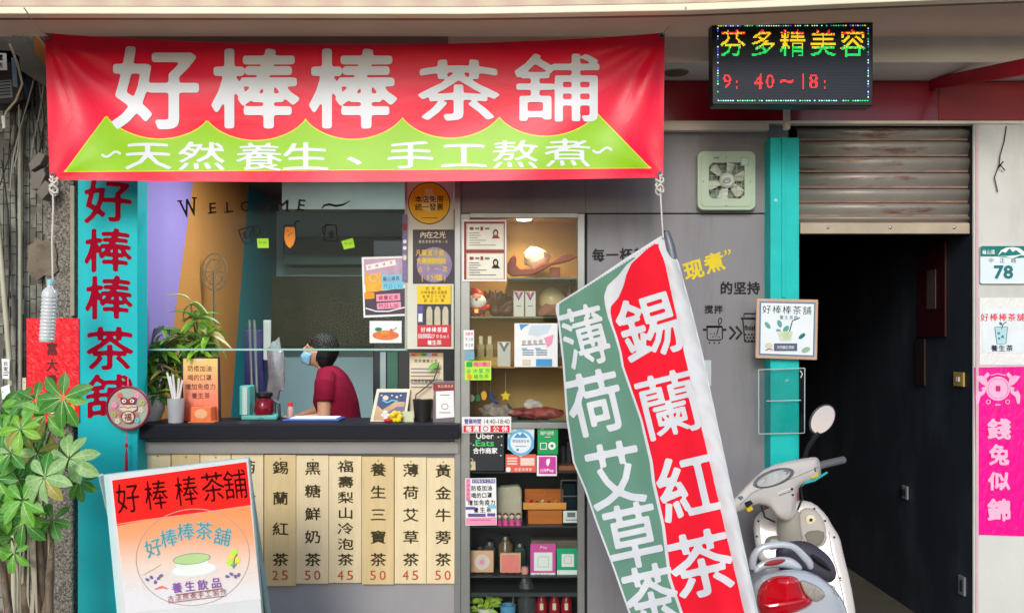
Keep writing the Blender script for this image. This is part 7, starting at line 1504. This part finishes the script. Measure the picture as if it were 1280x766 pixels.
for k, (a, b_, c_) in enumerate((((1000, 603, -.40), (1003, 622, -.36), (996, 640, -.34)), ((952, 632, -.62), (956, 646, -.5), (968, 652, -.4)))): MB().tube([P(*a), P(*b_), P(*c_)], .0045, 6).build('brake_cable', M['wirek'], sc_, smooth=True)
q = Pr(lambda x, y: hbf(x, y) - .0555); q.stroke([(925, 631), (940, 616), (958, 608), (990, 598), (1024, 583)], .7, M['ggrey'], .001); q.build('panel_seam', sc_)
q = Pr(lambda x, y: ls2(x, y)); q.stroke([(1036, 664), (1040, 690), (1047, 715), (1054, 745), (1060, 790)], .8, M['ggrey'], .0028); q.stroke([(972, 652), (974, 672), (980, 690)], .7, M['ggrey'], .0028); q.build('panel_seam', sc_)
# steering column, body, floor, wheels below the frame of the photograph
MB().tube([P(985, 640, -.42), P(990, 700, -.34), Vector((1.30, -.22, .45)), Vector((1.34, -.1, .28))], [.05, .06, .05, .03], 14).build('steering_column', bei2, sc_, smooth=True)
MB().box(1.02, 1.34, -.95, -.36, .24, .30).build('floorboard', bei2, sc_, bevel=.02)
for nm, cx, cy, tilt_ in (('front_wheel', 1.36, -.02 - .12, 0), ('rear_wheel', 1.05, -1.12, 0)):
    c_ = Vector((cx, cy, .215)); 
    wh_ = MB().tube([c_ + Vector((0, .17 * math.cos(a * math.pi / 16), .17 * math.sin(a * math.pi / 16))) for a in range(33)], .045, 10, cap=False).build(nm, M['black'], sc_, smooth=True)
    MB().loft([(c_ + Vector((-.03, 0, 0)), (0, .02, 0), (0, 0, .02)), (c_ + Vector((-.03, 0, 0)), (0, .135, 0), (0, 0, .135)), (c_ + Vector((.03, 0, 0)), (0, .135, 0), (0, 0, .135)), (c_ + Vector((.03, 0, 0)), (0, .02, 0), (0, 0, .02))], 24).build('rim', M['alu'], wh_, smooth=True)
MB().loft([(Vector((1.17, -.66, .48)), (.12, 0, 0), (0, 0, .14)), (Vector((1.13, -.8, .50)), (.15, 0, 0), (0, 0, .14)), (Vector((1.10, -.95, .52)), (.14, 0, 0), (0, 0, .12)), (Vector((1.09, -1.02, .50)), (.08, 0, 0), (0, 0, .08))], 24, p=2.6).build('body_shell', slv_, sc_, smooth=True)
MB().tube([Vector((1.0, -.95, .2)), Vector((.86, -.93, .012))], .012, 8).build('side_stand', M['steel'], sc_)
# seat
puff([(968, 690), (975, 680), (992, 675), (1010, 676), (1028, 687), (1041, 700), (1047, 720), (1036, 730), (1015, 722), (975, 716)], lambda x, y: -.80, .05, 12, .06, seatm, 'seat', sc_, 1.5)
# tail: cowl, lamp, grab rail
cw = lambda x, y: -1.08 + .0016 * abs(x - 985) 
puff([(938, 735), (942, 726), (955, 717), (975, 712), (1000, 711), (1020, 717), (1030, 724), (1040, 732), (1052, 746), (1060, 766), (1064, 850), (940, 850)], cw, .07, 20, .12, slv_, 'tail_cowl', sc_, 1.7)
cw2 = lambda x, y: cw(x, y) - .071
puff([(947, 740), (951, 730), (960, 722), (975, 718.5), (990, 719), (999, 723), (1002, 735), (1008, 745), (1016, 750), (1014, 757), (990, 768), (965, 774), (950, 768), (946, 754)], cw2, .035, 12, .02, lens_r, 'tail_lamp', sc_, 1.3)
puff([(999, 723), (1012, 727), (1024, 733), (1033, 742), (1028, 750), (1018, 753), (1008, 745), (1002, 735)], cw2, .024, 7, .01, mat('clear_indicator_lens', srgb(168, 158, 146), .12, .2, 60, coat=1), 'indicator_lamp', sc_, 1.1)
q = Pr(lambda x, y: cw2(x, y) - .034)
q.build('lamp_lines', sc_) if q.mb.v else None
MB().tube([P(950, 754, -1.175), P(962, 757, -1.19), P(990, 753, -1.19), P(1012, 748, -1.17)], [.004, .010, .010, .004], 8).build('lamp_ridge', lens_r, sc_, smooth=True)
MB().tube([P(941, 712, -1.0), P(940, 699, -1.02), P(946, 686, -1.03), P(960, 680.5, -1.03), P(982, 679.5, -1.03), P(994, 683, -1.02), P(1004, 694, -1.0), P(1014, 705, -.98), P(1012, 710, -.97)], [.016, .016, .015, .014, .014, .014, .016, .017, .014], 14).build('grab_rail', slv_, sc_, smooth=True, subsurf=1)
puff([(940, 713), (948, 702), (965, 696), (985, 695), (996, 700), (1004, 709), (1000, 714), (975, 708), (955, 711), (945, 718)], -1.0, .022, 6, .03, slv_, 'rail_base', sc_, 1.2)
puff([(952, 706), (962, 700), (976, 698), (984, 699), (975, 705), (962, 707)], -1.026, .004, 3, .004, M['wine'], 'red_reflector', sc_, 1.1)
puff([(1012, 690), (1030, 700), (1041, 714), (1034, 712), (1018, 702)], -.86, .012, 4, .02, M['black'], 'seat_slot', sc_, 1.2)
q = Pr(lambda x, y: cw(x, y) - .071); sm_ = mat('faint_mark', srgb(130, 136, 146), .4); q.stroke([(1036, 724 + 6), (1044, 734), (1042, 740), (1049, 746)], 1.5, sm_, .002); q.disc(1051, 725, 1, 1, M['ink'], .002); q.build('cowl_marks', sc_)
